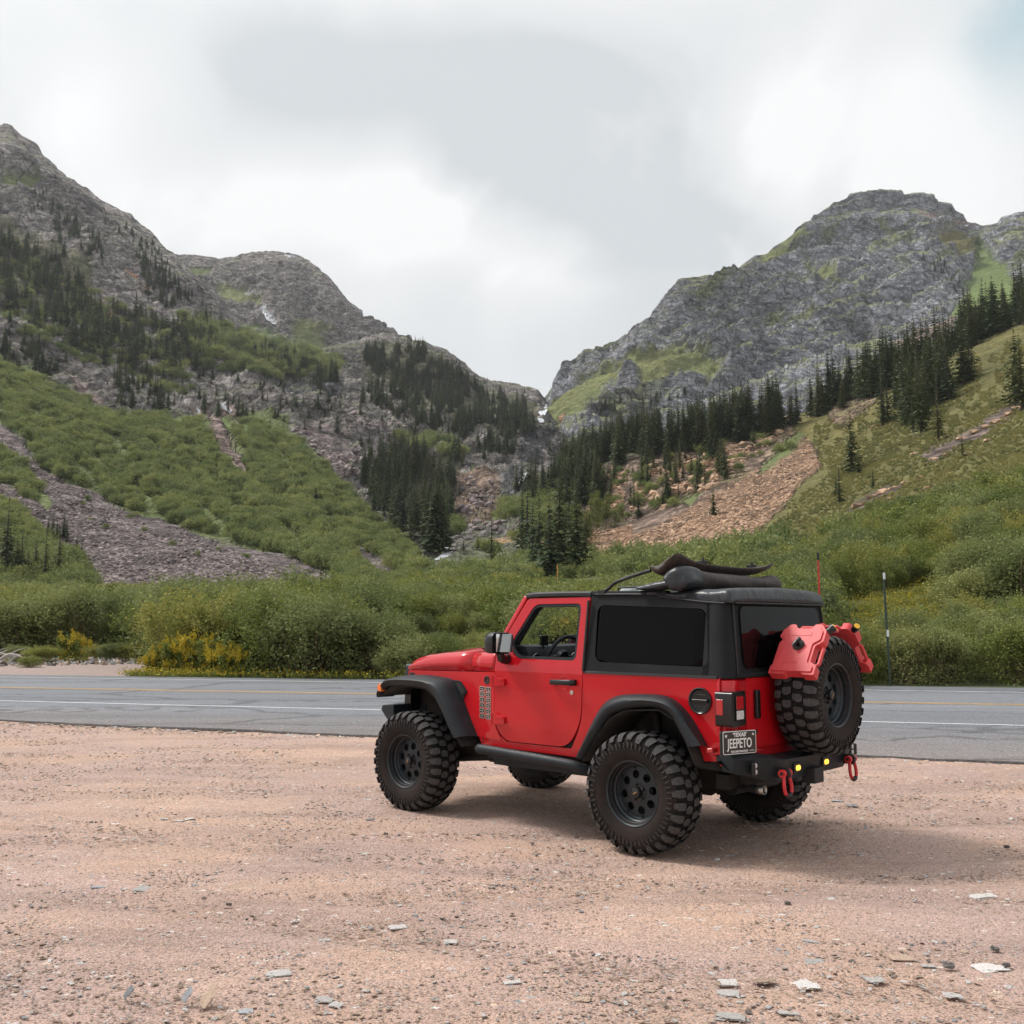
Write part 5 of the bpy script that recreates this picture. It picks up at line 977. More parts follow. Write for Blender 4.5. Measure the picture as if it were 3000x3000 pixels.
# stream in the gorge, a fall at its head
def ribbon(name, pts, w, label):
    V = []; F = []
    for i, (u, v) in enumerate(pts):
        d = drop(u, v)
        if not d: continue
        ww = w[i] if isinstance(w, list) else w; n = d[1] if d[1].z > 0 else -d[1]
        for s in (-1, 1): V.append(d[0] + Vector((s * ww / 2, 0, 0)) + n * (.9 if 'fall' in name else .25))
    for i in range(len(V) // 2 - 1): F.append((2 * i, 2 * i + 1, 2 * i + 3, 2 * i + 2))
    t = NT(name + '_foam'); q = t.world_pos(); c = t.ramp(t.noise(q, 1.2, 6, .75), [(.36, (.20, .23, .26)), (.52, (.78, .80, .83))]); me = bpy.data.meshes.new(name); me.from_pydata([tuple(v) for v in V], [], F); me.materials.append(t.fin(c, .35)); o = bpy.data.objects.new(name, me); link(o); o['kind'] = 'structure'; o['label'] = label
ribbon('waterfall', [(1597, 1186), (1595, 1196), (1590, 1206), (1585, 1214), (1583, 1228), (1588, 1240)], [2, 5, 7, 7, 5, 4], 'white waterfall in the notch at the head of the gorge')
ribbon('stream', [(1540, 1386), (1530, 1405), (1515, 1430), (1500, 1446)], 2.0, 'thin stream below the gorge')
ribbon('stream', [(1268, 1594), (1285, 1602), (1306, 1606), (1318, 1618), (1302, 1632), (1285, 1642)], [.8, 1.2, 2.2, 2.6, 2.6, 2], 'white rapids on the valley floor')

# ---------------------------------------------------------------- stones on the pull-off
def flatstone(seed, mat, flat=.28): return rock_mesh('stone', 30 + seed, mat, flat, 3, .8)
PM = [M['stone_pale'], M['stone_tan'], M['stone_dark'], M['stone_blue']]
PB = [rock_mesh('pebble', 50 + i, PM[i % 4], .30, 2, .5) for i in range(8)]
def gpt(u, v): # ground point under an image pixel
    b = (1500 - v) / FPX; ry = CP - b * SP_; rz = SP_ + b * CP; t = -CAM_H / rz; return ((u - 1500) / FPX * t, ry * t)
big = [(430, 2607, .20, 0, 'pale flat slab, the longest in the gravel left of the vehicle'), (288, 2600, .115, 3, 'grey flat stone just left of the longest slab'), (15, 2601, .13, 0, 'pale flat stone cut by the left edge of the view'), (815, 2854, .15, 0, 'cream flat slab in the lower middle of the gravel'), (548, 2942, .08, 3, 'tilted blue-grey stone sticking up near the bottom'), (610, 2948, .13, 1, 'broad tan slab beside the tilted blue-grey stone'), (375, 2936, .07, 3, 'small blue slab left of the tilted stone'), (950, 2930, .10, 0, 'pale stone of a pair near the bottom, the larger one'), (985, 2945, .08, 0, 'pale stone of a pair near the bottom, the smaller one'), (720, 2965, .08, 3, 'bluish flat stone between tan slab and pale pair'),
 (1165, 2718, .12, 0, 'pale slab straight below the front wheel'), (940, 2663, .07, 3, 'small bluish stone left of the pale slab below the front wheel'), (950, 2755, .08, 0, 'small cream slab above the cream flat slab'), (555, 2400, .10, 0, 'pale slab in the row halfway to the road'), (525, 2406, .09, 0, 'second pale slab in the row halfway to the road'), (480, 2400, .08, 0, 'leftmost pale slab in the row halfway to the road'), (572, 2416, .06, 3, 'bluish chip below the row halfway to the road'), (1085, 2402, .10, 3, 'flat grey stone left of the front wheel foot'), (1078, 2343, .09, 0, 'pale flat stone touching the left side of the front tyre view'), (1065, 2185, .20, 0, 'pale stone by the asphalt edge left of the front tyre'),
 (670, 2661, .055, 2, 'black stone alone in smooth dirt left of centre'), (723, 2706, .03, 2, 'small black pebble right of the black stone'), (1130, 2451, .05, 2, 'dark stone in front of the front wheel'), (1862, 2504, .05, 2, 'dark stone against the rear tyre foot'), (1690, 2462, .055, 2, 'dark stone left of the rear tyre'), (2308, 2657, .06, 2, 'grey rounded stone below the rear of the vehicle'), (2330, 2640, .035, 0, 'white pebble next to the grey rounded stone'), (2452, 2347, .13, 3, 'blue-grey slab right of the far rear wheel'), (2495, 2360, .13, 3, 'second blue-grey slab right of the far rear wheel'), (2390, 2392, .06, 2, 'flat dark stone behind the far rear wheel'),
 (2780, 2842, .095, 2, 'brown angular stone at the lower right'), (2915, 2793, .07, 2, 'flat dark stone at the right'), (2690, 2863, .05, 1, 'rust-coloured chip left of the brown angular stone'), (2790, 2918, .11, 0, 'white angular stone near the lower right corner'), (2720, 2832, .08, 0, 'pale stone left of the brown angular stone'), (2375, 2760, .11, 0, 'cream slab, upper of the pair below the vehicle rear'), (2385, 2820, .13, 0, 'pale slab, middle of the column below the vehicle rear'), (2365, 2888, .14, 0, 'greyish slab below the pale slab in the column'), (2565, 2873, .11, 0, 'pale rounded stone right of the greyish slab'), (2640, 2808, .16, 1, 'orange flat stone low on the right'),
 (2870, 2625, .22, 0, 'long pale slab at the right under the shadow'), (2900, 2838, .2, 0, 'long pale slab near the right edge'), (2950, 2842, .06, 2, 'black stone at the tip of the long pale slab'), (2132, 2912, .13, 0, 'pale slab in the lower middle right of the pair'), (2130, 2880, .12, 0, 'flat pale slab above its neighbour in the lower middle'), (2240, 2875, .14, 1, 'tan slab left of the greyish column'), (2310, 2970, .11, 0, 'white broken stone at the bottom edge'), (2140, 2980, .16, 0, 'long pale slab at the bottom edge'), (1970, 2640, .09, 0, 'pale slab below the rear wheel'), (2110, 2700, .11, 0, 'pale flat stone below the vehicle shadow edge'), (2430, 2635, .09, 0, 'pale flat stone in the shade-free gravel at right'), (2230, 2650, .12, 3, 'grey-blue flat slab left of the rounded stone'), (2740, 2325, .12, 1, 'tan chip far right of the vehicle'), (2620, 2245, .22, 3, 'grey slab near the asphalt edge at right'), (2510, 2215, .14, 0, 'pale stone on the asphalt edge at right'), (2530, 2780, .03, 2, 'dark pebble alone in the right gravel'), (2020, 2770, .05, 3, 'blue stone in the middle gravel'), (2950, 2490, .07, 2, 'brown stone at the right edge of the shadow'), (1500, 2880, .10, 0, 'pale slab at the bottom centre'), (1320, 2760, .09, 0, 'small pale slab below centre'), (1440, 2600, .06, 3, 'blue-grey stone below the sill of the vehicle'), (1700, 2930, .12, 1, 'tan slab at the bottom right of centre'), (1560, 2480, .05, 2, 'dark stone between the wheels in front')]
STM = {}
for i, (u, v, w, m, lb) in enumerate(big):
    x, y = gpt(u, v); key = (m, i % 4)
    if key not in STM: STM[key] = flatstone(i % 4 + m * 5, PM[m], .30 if m != 2 else .6)
    o = bpy.data.objects.new('stone', STM[key]); link(o); k = w * .5 * (.95 if m != 2 else .7); o.location = (x, y, .003 + (.02 if m == 2 else 0)); o.rotation_euler = (rng.uniform(-.1, .1), rng.uniform(-.1, .1), rng.uniform(-.4, .4)); o.scale = (k, k * .8, k * (.30 if m != 2 else .8)); tag(o, lb, 'stone', 'larger stones in the gravel')
    if 'tilted' in lb: o.rotation_euler = (.3, -.9, .4); o.location.z = .04
N_ = 42000; pts = []; S__ = []
k = 0
while len(pts) < N_:
    y = 3.0 + 14.5 * rng.random() ** 1.7; x = rng.uniform(-.58, .58) * y
    if y > road_y('n', x) - .02: continue
    dens = .5 + .5 * mnoise.noise(Vector((x * 1.1, y * 1.6, 3)))
    if rng.random() > dens ** 1.5 * 1.6: continue
    s = .003 + .011 * rng.random() ** 6 + .0005 * y; pts.append((x, y, .004)); S__.append(s)
for kk in range(420):
    x = rng.uniform(-14, 12); pts.append((x, road_y('n', x) + .12 + abs(rng.normal(0, .45)), .037)); S__.append(.005 + .012 * rng.random() ** 3)
for kk in range(1500):   # broken stones banked against the asphalt edge
    x = rng.uniform(-14, 12); y = road_y('n', x) - abs(rng.normal(0, .12)); pts.append((x, y, .006)); S__.append(.012 + .035 * rng.random() ** 3)
srcs = []
for j in range(8):
    o = bpy.data.objects.new('pebble', PB[j]); link(o); o.location = pts[j * 50]; s = .012; o.scale = (s, s, s); tag(o, 'small loose pebble lying on the gravel pull-off', 'pebble', 'loose pebbles'); srcs.append(o)
n = len(pts); s = np.array(S__)[:, None] * np.stack([rng.uniform(.8, 1.5, n), rng.uniform(.7, 1.2, n), rng.uniform(.5, 1, n)], 1)
scatter('pebbles', pts, s, np.stack([rng.uniform(-.3, .3, n), rng.uniform(-.3, .3, n), rng.uniform(0, 6.3, n)], 1), rng.choice(8, n, p=[.12, .40, .018, .05, .10, .26, .012, .04]), srcs, 'loose pebbles strewn over the gravel')
pts = []
for k in range(900):
    u = rng.uniform(-100, 620); y = rng.uniform(34, 47) ; x = (u - 1500) / FPX * y
    if y < np.interp(u, [-100, 200, 620], [37.5, 39, 41]): continue
    pts.append((x, y, .03))
n = len(pts); scatter('verge_rubble', pts, rng.uniform(.03, .16, (n, 3)), rng.uniform(0, 3, (n, 3)), rng.integers(0, 8, n), srcs, 'broken pink stones heaped along the dirt turnout')
# ---------------------------------------------------------------- the air of the valley
def haze():
    m = MB().box((150, 1100, 420), (4600, 3000, 1000)); o = m.build('haze', None, None, smooth=0); zmin = -1.5
    for v in o.data.vertices:
        if v.co.z < 0: v.co.z = zmin - 60
        else: v.co.z = 760
        if v.co.y < 0: v.co.y = -400
    mt = bpy.data.materials.new('haze'); mt.use_nodes = True; N = mt.node_tree.nodes; N.remove(N['Principled BSDF'])
    pv = N.new('ShaderNodeVolumePrincipled'); pv.inputs['Color'].default_value = (.84, .87, .92, 1); pv.inputs['Density'].default_value = .00007; pv.inputs['Anisotropy'].default_value = .2
    mt.node_tree.links.new(pv.outputs[0], N['Material Output'].inputs['Volume']); o.data.materials.append(mt); o['kind'] = 'stuff'; o['label'] = 'thin mountain haze'
haze()
# ---------------------------------------------------------------- the red off-roader
JX, JY, JYAW = 1.506, 8.037, R(136.71)
JEEP = empty('off_road_vehicle', (JX, JY, 0), JYAW)
tag(JEEP, 'red two-door off-roader with black soft top parked on the gravel pull-off', 'car')
def ys(x, z):
    y = .80 if x < 1.52 else .80 - (x - 1.52) * .14
    if z > 1.24: y -= .16 * (z - 1.24)
    if z < .8: y -= (.8 - z) * .06
    return y
def panel(name, outer, holes, mat, s, off=0, thick=.02, bevel=.004, parent=JEEP, yf=ys, step=.14, seg=2):
    loops = [[Vector((p[0], p[1], 0)) for p in outer]] + [[Vector((p[0], p[1], 0)) for p in h] for h in holes]
    tri = tessellate_polygon(loops); pts = [p for l in loops for p in l]
    bm = bmesh.new(); vs = [bm.verts.new((p.x, 0, p.y)) for p in pts]
    for t in tri:
        try: bm.faces.new([vs[i] for i in t])
        except ValueError: pass
    xs = [p.x for p in pts]; zs = [p.y for p in pts]
    for ax, lo, hi in ((0, min(xs), max(xs)), (2, min(zs), max(zs))):
        k = lo + step
        while k < hi - .02:
            co = [0, 0, 0]; co[ax] = k; no = [0, 0, 0]; no[ax] = 1
            bmesh.ops.bisect_plane(bm, geom=bm.verts[:] + bm.edges[:] + bm.faces[:], plane_co=co, plane_no=no, dist=1e-5); k += step
    if min(zs) < 1.24 < max(zs):
        bmesh.ops.bisect_plane(bm, geom=bm.verts[:] + bm.edges[:] + bm.faces[:], plane_co=(0, 0, 1.24), plane_no=(0, 0, 1), dist=1e-5)
    bmesh.ops.dissolve_degenerate(bm, dist=1e-5, edges=bm.edges[:])
    for v in bm.verts: v.co.y = s * (yf(v.co.x, v.co.z) + off)
    bmesh.ops.recalc_face_normals(bm, faces=bm.faces[:])
    bm.normal_update()
    if sum(f.normal.y * f.calc_area() for f in bm.faces) * s < 0: bmesh.ops.reverse_faces(bm, faces=bm.faces[:])
    me = bpy.data.meshes.new(name); bm.to_mesh(me); bm.free(); me.materials.append(mat)
    o = bpy.data.objects.new(name, me); link(o, parent); finish(o, bevel, seg, 40, thick)
    return o
def circ(cx, cz, rx, rz=None, n=24): return [(cx + rx * math.cos(2 * math.pi * k / n), cz + (rz or rx) * math.sin(2 * math.pi * k / n)) for k in range(n)]
def plate2d(poly, fn, t0, t1, name, mat, parent=JEEP, bevel=.004, **kw):
    return MB().prism(poly, fn, t0, t1).build(name, mat, parent, bevel=bevel, **kw)

DOOR = fillet([(1.512, 1.385), (1.215, 1.826), (.560, 1.826), (.572, 1.24), (.592, .86), (.73, .672), (1.40, .668), (1.515, .80)], [.03, .03, .02, .02, .12, .1, .1, .12], 5)
WIN = fillet([(1.135, 1.779), (.645, 1.779), (.650, 1.335), (1.27, 1.337), (1.38, 1.43)], [.06, .05, .05, .05, .06], 5)
WIN_IN = fillet([(1.125, 1.757), (.668, 1.757), (.673, 1.359), (1.262, 1.361), (1.352, 1.44)], [.05, .04, .04, .04, .05], 5)
SWIN = fillet([(.480, 1.765), (-.500, 1.726), (-.545, 1.321), (.462, 1.332)], .075, 6)
def build_wheel_meshes():
    # tyre with real lugs; outer face towards +Y
    prof = [(-.112, .205), (-.146, .245), (-.157, .30), (-.155, .35), (-.143, .385), (-.118, .406), (-.06, .4125), (0, .414), (.06, .4125), (.118, .406), (.143, .385), (.155, .35), (.157, .30), (.146, .245), (.112, .205)]
    me = bpy.data.meshes.new('tyre'); body = MB(); body.lathe(prof, 72, 'Y', closed=True)
    side = [(0, .414), (.06, .4125), (.118, .406), (.143, .385), (.155, .35), (.158, .31)]
    L_ = [0]
    for a, b in zip(side, side[1:]): L_.append(L_[-1] + math.dist(a, b))
    def P(ang, w, h):
        sg = 1 if w >= 0 else -1; w = abs(w); i = 0
        while i < len(side) - 2 and w > L_[i + 1]: i += 1
        t = (w - L_[i]) / (L_[i + 1] - L_[i]); y = side[i][0] + (side[i + 1][0] - side[i][0]) * t; r = side[i][1] + (side[i + 1][1] - side[i][1]) * t
        nx = -(side[i + 1][1] - side[i][1]); ny = side[i + 1][0] - side[i][0]; l = math.hypot(nx, ny); y += nx / l * h; r += ny / l * h
        return (r * math.cos(ang), sg * y, r * math.sin(ang))
    tops = MB(); sides = MB(); N = 30; da = 2 * math.pi / N
    def block(st, h, taper=.1):
        rings = []
        for w, a0, a1 in st:
            m = (a0 + a1) / 2; q = (a1 - a0) / 2
            rings.append([P(m - q, w, -.004), P(m - q * (1 - taper), w, h), P(m + q * (1 - taper), w, h), P(m + q, w, -.004)])
        n = 4; base = [p for r in rings for p in r]; fs = []; ft = []
        for i in range(len(rings) - 1):
            for j in (0, 2): fs.append((i * n + j, i * n + j + 1, (i + 1) * n + j + 1, (i + 1) * n + j))
            ft.append((i * n + 1, i * n + 2, (i + 1) * n + 2, (i + 1) * n + 1))
        fs += [(0, 1, 2, 3), tuple((len(rings) - 1) * n + j for j in range(4))]
        sides.add(base, fs); tops.add(base, ft)
    for k in range(N):
        a = k * da
        for sg in (1, -1):
            o = a + (da * .5 if sg < 0 else 0); long_ = k % 2
            end = .178 if long_ else .163
            block([(sg * .083, o + .16 * da, o + .66 * da), (sg * .105, o + .02 * da, o + .70 * da), (sg * .128, o, o + .70 * da), (sg * .146, o + .02 * da, o + .66 * da), (sg * end, o + .08 * da, o + .56 * da)], .017)
            block([(sg * .006, o + .50 * da, o + 1.00 * da), (sg * .035, o + .30 * da, o + 1.02 * da), (sg * .062, o + .34 * da, o + .98 * da), (sg * .076, o + .50 * da, o + .86 * da)], .016)
            # sidewall biters: short raised zigzag
            for q in range(2):
                b = o + q * da * .5
                block([(sg * .183, b + .05 * da, b + .20 * da), (sg * .197, b + .16 * da, b + .30 * da), (sg * .207, b + .10 * da, b + .22 * da), (sg * (.226 if q else .216), b + .20 * da, b + .30 * da)], .006, .25)
    vs = body.v + sides.v + tops.v; b1 = len(body.v); b2 = b1 + len(sides.v)
    fs = body.f + [tuple(i + b1 for i in f) for f in sides.f] + [tuple(i + b2 for i in f) for f in tops.f]
    me.from_pydata(vs, [], fs); me.update()
    me.materials.append(M['rubber']); me.materials.append(M['tread']); me.materials.append(M['side'])
    nb = len(body.f); ns = nb + len(sides.f)
    for i, p in enumerate(me.polygons):
        if i < nb:
            c = p.center; p.material_index = 2 if math.hypot(c.x, c.z) < .375 else 0; p.use_smooth = True
        elif i >= ns: p.material_index = 1
    bm = bmesh.new(); bm.from_mesh(me); bmesh.ops.recalc_face_normals(bm, faces=[f for f in bm.faces if f.index < nb]); bm.to_mesh(me); bm.free()
    # rim: stepped barrel and a face plate with eight real round holes
    rim = MB()
    rim.lathe([(.100, .218), (.128, .226), (.137, .231), (.139, .226), (.132, .216), (.115, .212), (.108, .203), (.080, .200), (.072, .190), (.052, .184), (.046, .178)], 64, 'Y')
    nh = 8
    for s_ in range(nh):
        a0 = 2 * math.pi * s_ / nh; hw = math.pi / nh; rc, rh = .126, .030
        r0, r1 = .066, .178
        def pt(r, a):
            return (r * math.cos(a), .046 + .012 * max(0, (r1 - r) / (r1 - r0)), r * math.sin(a))
        m = 32; inner = []; innerb = []; outer = []
        for j in range(m):
            t = 2 * math.pi * j / m; ux, uy = math.cos(t), math.sin(t)
            cx, cz = (rc + rh * ux), rh * uy
            ang = math.atan2(cz, cx); inner.append(pt(math.hypot(cx, cz), a0 + ang)); q = pt(math.hypot(cx, cz), a0 + ang); innerb.append((q[0], q[1] - .02, q[2]))
            # boundary of the sector square in direction (ux,uy)
            k = min((1 / abs(ux)) if abs(ux) > 1e-6 else 9, (1 / abs(uy)) if abs(uy) > 1e-6 else 9)
            sx, sy = ux * k, uy * k
            rr = r0 + (r1 - r0) * (sx + 1) / 2; outer.append(pt(rr, a0 + sy * hw))
        b = len(rim.v); rim.v += inner + outer + innerb
        for j in range(m):
            j2 = (j + 1) % m
            rim.f.append((b + j, b + j2, b + m + j2, b + m + j)); rim.f.append((b + j, b + j2, b + 2 * m + j2, b + 2 * m + j))
    rim.lathe([(-.11, .21), (-.10, .19), (-.05, .178), (.046, .178)], 48, 'Y')
    rmo = bpy.data.meshes.new('wheel_rim'); rmo.from_pydata(rim.v, [], rim.f); rmo.update(); rmo.materials.append(M['rim'])
    bm = bmesh.new(); bm.from_mesh(rmo); bmesh.ops.remove_doubles(bm, verts=bm.verts[:], dist=2e-4); bmesh.ops.recalc_face_normals(bm, faces=bm.faces[:]); bm.to_mesh(rmo); bm.free()
    rmo.shade_smooth(); rmo.set_sharp_from_angle(angle=R(30))
    hub = MB(); hub.lathe([(-.08, .10), (.02, .10), (.05, .068), (.062, .066), (.063, .040), (.075, .038), (.093, .034), (.096, .028), (.097, 0)], 32, 'Y')
    for k in range(5):
        a = 2 * math.pi * k / 5 + .3; hub.lathe([(.058, .009), (.078, .009), (.081, .005), (.081, 0)], 8, 'Y', (.054 * math.cos(a), 0, .054 * math.sin(a)))
    hb = bpy.data.meshes.new('hub_cap'); hb.from_pydata(hub.v, [], hub.f); hb.update(); hb.materials.append(M['hub']); hb.shade_smooth(); hb.set_sharp_from_angle(angle=R(35))
    bd = MB().box((0, .0985, 0), (.034, .003, .007), Matrix.Rotation(R(20), 3, 'Y')); bg = bpy.data.meshes.new('badge'); bg.from_pydata(bd.v, [], bd.f); bg.materials.append(M['gold'])
    drum = MB().lathe([(-.02, 0), (-.02, .165), (-.05, .168), (-.05, 0)], 40, 'Y'); dm = bpy.data.meshes.new('brake_disc'); dm.from_pydata(drum.v, [], drum.f); dm.materials.append(M['under'])
    return me, rmo, hb, bg, dm
WM = build_wheel_meshes()
def wheel(loc, rot, brake=True):
    o = bpy.data.objects.new('wheel', WM[1]); link(o, JEEP); o.location = loc; o.rotation_euler = rot
    for n, me in (('tyre', WM[0]), ('hub_cap', WM[2]), ('badge', WM[3])) + ((('brake_disc', WM[4]),) if brake else ()):
        link(bpy.data.objects.new(n, me), o)
    return o
wheel((0, .825, .424), (0, R(10), 0)); wheel((2.46, .825, .424), (0, R(33), 0))
wheel((0, -.825, .424), (0, R(50), R(180))); wheel((2.46, -.825, .424), (0, R(15), R(180)))
sw = wheel((-.93, -.09, 1.108), (0, R(20), R(90)), False); sw['label'] = 'spare wheel carried on the tailgate'; sw.name = 'spare_wheel'

for s in (1, -1):
    # red sheet metal
    panel('quarter_panel', fillet([(.568, 1.243), (-.655, 1.243), (-.665, .69), (-.50, .678), (-.47, .76), (-.40, .94), (-.30, 1.03), (-.15, 1.07), (.09, 1.07), (.24, 1.03), (.35, .93), (.50, .652), (.70, .655), (.583, .86)],
                                  [.01, .02, .02, .01, .05, .08, .08, .1, .1, .08, .08, .02, .01, .11]), [circ(-.484, 1.088, .078)], M['red'], s, thick=.025)
    panel('sill', [(.69, .662), (1.395, .662), (1.515, .74), (1.74, .67), (1.70, .612), (.52, .600), (.50, .648)], [], M['red'], s, off=-.006, thick=.05)
    panel('front_fender', fillet([(1.520, 1.220), (2.80, 1.190), (2.82, 1.06), (2.30, 1.09), (2.12, 1.04), (1.97, .93), (1.76, .675), (1.44, .668), (1.522, .80)], [.005, .02, .01, .1, .1, .1, .02, .02, .1]), [], M['red'], s, thick=.02)
    d = panel('door', DOOR, [WIN], M['red'], s, off=.002, thick=.035, bevel=.006, seg=3)
    panel('window_seal', WIN, [WIN_IN], M['plastic'], s, off=-.004, thick=.03, bevel=.003, parent=d)
    if s < 0: panel('window_pane', WIN_IN, [], M['glass'], s, off=-.02, thick=0, bevel=0, parent=d)
    # door handle, lock, hinges
    h = MB(); rings = []
    for x, y, z, a, b in ((.868, .012, 1.163, .012, .016), (.855, .045, 1.166, .016, .021), (.80, .055, 1.168, .016, .020), (.70, .055, 1.168, .016, .020), (.650, .045, 1.168, .019, .022), (.630, .012, 1.168, .019, .024)):
        rings.append([(x, s * (.802 + y + a * cx), z + b * cz) for cx, cz in ((-1, -.7), (-.4, -1), (.6, -1), (1, -.5), (1, .5), (.6, 1), (-.4, 1), (-1, .7))])
    h.loft(rings); h.build('handle', M['black'], d, bevel=.003)
    MB().lathe([(s * .803, .058), (s * .8045, .052), (s * .800, .045)], 24, 'Y', (.755, 0, 1.16)).build('handle_cup', M['red'], d)
    MB().lathe([(s * .80, .017), (s * .808, .017), (s * .809, .012), (s * .806, .010), (s * .806, 0)], 20, 'Y', (.677, 0, 1.092)).build('key_lock', M['silver'], d)
    for hz in (1.153, .845):
        hb = MB(); f = lambda a, b, t: (a, s * t, b)
        hb.prism(fillet([(1.535, hz + .045), (1.48, hz + .045), (1.45, hz + .025), (1.385, hz + .018), (1.38, hz - .035), (1.44, hz - .042), (1.505, hz - .05), (1.525, hz - .03)], .012), f, .795, .826)
        hb.prism(fillet([(1.47, hz + .028), (1.40, hz + .012), (1.40, hz - .004), (1.47, hz + .010)], .006), f, .82, .834)
        hb.tube([(1.52, s * .822, hz - .05), (1.52, s * .822, hz + .04)], .012, 10)
        hb.build('door_hinge', M['red'], d, bevel=.004, seg=3)
    # engine-side details: vent, oval plug, rows of little badges
    f = lambda a, b, t: (a, s * (ys(a, b) + t), b)
    v = plate2d(fillet([(2.10, 1.132), (1.985, 1.128), (1.885, 1.045), (1.945, .972)], .015), f, 0, .014, 'side_vent', M['plastic'])
    plate2d(fillet([(2.045, 1.112), (1.985, 1.108), (1.910, 1.042), (1.945, 1.003)], .01), f, .013, .0165, 'mesh_insert', M['under'], v, bevel=.001)
    MB().lathe([(s * .786, 0), (s * .794, .033), (s * .786, .036)], 24, 'Y', (1.612, 0, 1.150)).build('oval_plug', M['plastic'], JEEP)
    for r_ in range(6):
        for c_ in range(2):
            cx = 1.678 - c_ * .083; cz = 1.078 - r_ * .0455 - c_ * .002
            b = plate2d(fillet([(cx - .034, cz - .019), (cx + .034, cz - .019), (cx + .034, cz + .019), (cx - .034, cz + .019)], .009, 2), f, .001, .005, 'side_badge', M['silver'], bevel=0)
            p = MB().prism(fillet([(cx - .027, cz - .013), (cx + .027, cz - .013), (cx + .027, cz + .013), (cx - .027, cz + .013)], .006, 2), f, .004, .0065)
            p.build('badge_face', M['black'], b)
            MB().box((cx - .012, s * (ys(cx, cz) + .007), cz - .002), (.012, .003, .014)).box((cx + .008, s * (ys(cx, cz) + .007), cz), (.018, .003, .005)).build('badge_mark', M['silver'], b)
    # fuel filler on the left only
    if s > 0:
        fd = MB().lathe([(.79, .092), (.815, .092), (.818, .086), (.812, .078), (.804, .074), (.802, .05), (.802, 0)], 40, 'Y', (-.484, 0, 1.088)).build('fuel_filler', M['black'], JEEP, smooth=30)
        MB().box((-.484, .812, 1.088), (.13, .018, .022)).build('grip', M['black'], fd, bevel=.005)
        for q, w_ in ((.042, .10), (-.042, .10)):
            MB().box((-.484, .806, 1.088 + q), (w_, .006, .005)).build('rib', M['black'], fd, bevel=.002)
    # flares
    def flare(name, body, crest, lip, under):
        rings = []
        for i in range(len(body)):
            bx, bz = body[i]; cx_, cz_ = crest[i]; lx, lz = lip[i]; ux, uz = under[i]
            yb = ys(bx, bz) if name == 'front_flare' else .80
            rings.append([(bx, s * (yb - .01), bz), (bx * .5 + cx_ * .5, s * ((yb + .925) / 2 + .012), (bz + cz_) / 2 + .008), (cx_, s * .925, cz_), (cx_ * .55 + lx * .45, s * .945, cz_ * .55 + lz * .45), (lx, s * .94, lz), (ux, s * .915, uz), (ux, s * .76, uz)])
        # smooth along the arch
        cols = [bez([r[j] for r in rings], 5, False) for j in range(7)]
        rr = [[c[i] for c in cols] for i in range(len(cols[0]))]
        MB().loft(rr, closed=True).build(name, M['plastic'], JEEP, smooth=50)
    bodyc = [(2.81, 1.07), (2.79, 1.115), (2.70, 1.150), (2.48, 1.158), (2.25, 1.150), (2.09, 1.125), (1.95, .985), (1.84, .82), (1.745, .675)]
    crest = [(2.88, 1.01), (2.83, 1.078), (2.73, 1.125), (2.47, 1.142), (2.21, 1.130), (2.07, 1.078), (1.965, .95), (1.87, .79), (1.80, .68)]
    lip = [(2.872, .955), (2.815, 1.045), (2.72, 1.094), (2.45, 1.105), (2.24, 1.092), (2.128, 1.035), (2.03, .92), (1.925, .76), (1.855, .665)]
    und = [(2.85, .955), (2.80, 1.03), (2.71, 1.065), (2.45, 1.075), (2.25, 1.062), (2.145, 1.01), (2.05, .90), (1.94, .75), (1.87, .66)]
    # crest of the trailing leg is broad: pull it to the rear as in the photo
    crest = crest[:5] + [(2.065, 1.075), (1.90, .90), (1.80, .77), (1.70, .665)] if False else crest
    flare('front_flare', bodyc, crest, lip, und)
    bodyc = [(.60, .632), (.49, .83), (.385, .995), (.275, 1.078), (.09, 1.108), (-.17, 1.112), (-.305, 1.062), (-.425, .95), (-.535, .775)]
    crest = [(.54, .628), (.415, .83), (.30, .985), (.19, 1.055), (.04, 1.092), (-.19, 1.096), (-.335, 1.062), (-.45, .93), (-.56, .80)]
    lip = [(.503, .618), (.36, .82), (.246, .962), (.137, 1.015), (-.04, 1.052), (-.22, 1.053), (-.335, 1.0), (-.40, .90), (-.475, .785)]
    und = [(.485, .615), (.345, .81), (.235, .945), (.13, .99), (-.04, 1.026), (-.21, 1.028), (-.32, .975), (-.385, .885), (-.455, .78)]
    flare('rear_flare', bodyc, crest, lip, und)
    # arch liners
    for pts, x0 in (([(2.86, .97), (2.72, 1.06), (2.45, 1.075), (2.25, 1.06), (2.10, .97), (1.93, .75), (1.80, .60)], 2), ([(.50, .60), (.36, .80), (.24, .93), (.10, 1.0), (-.20, 1.02), (-.33, .96), (-.42, .83), (-.50, .66)], 0)):
        MB().loft([[(x, s * .90, z), (x, s * .48, z), (x, s * .48, .45)] for x, z in pts], closed=False, cap=False).build('wheel_arch_liner', M['under'], JEEP, solid=.01)
    # corner lamp on the front flare, side lamp, slider bar
    sig = MB(); sig.loft([[(2.845 + a, s * (.93 + b), 1.045 + c * .036) for a, c in ((-.035, -1), (.005, -1), (.022, 0), (-.005, 1), (-.030, .6))] for a_, b in ((0, -.09), (0, .006), (0, .017))]); sig.build('turn_signal', M['amber'], JEEP, bevel=.006)
    MB().box((-.60, s * .85, .765), (.05, .07, .032), Matrix.Rotation(R(8), 3, 'Y')).build('reflector', M['red_lens'], JEEP, bevel=.008)
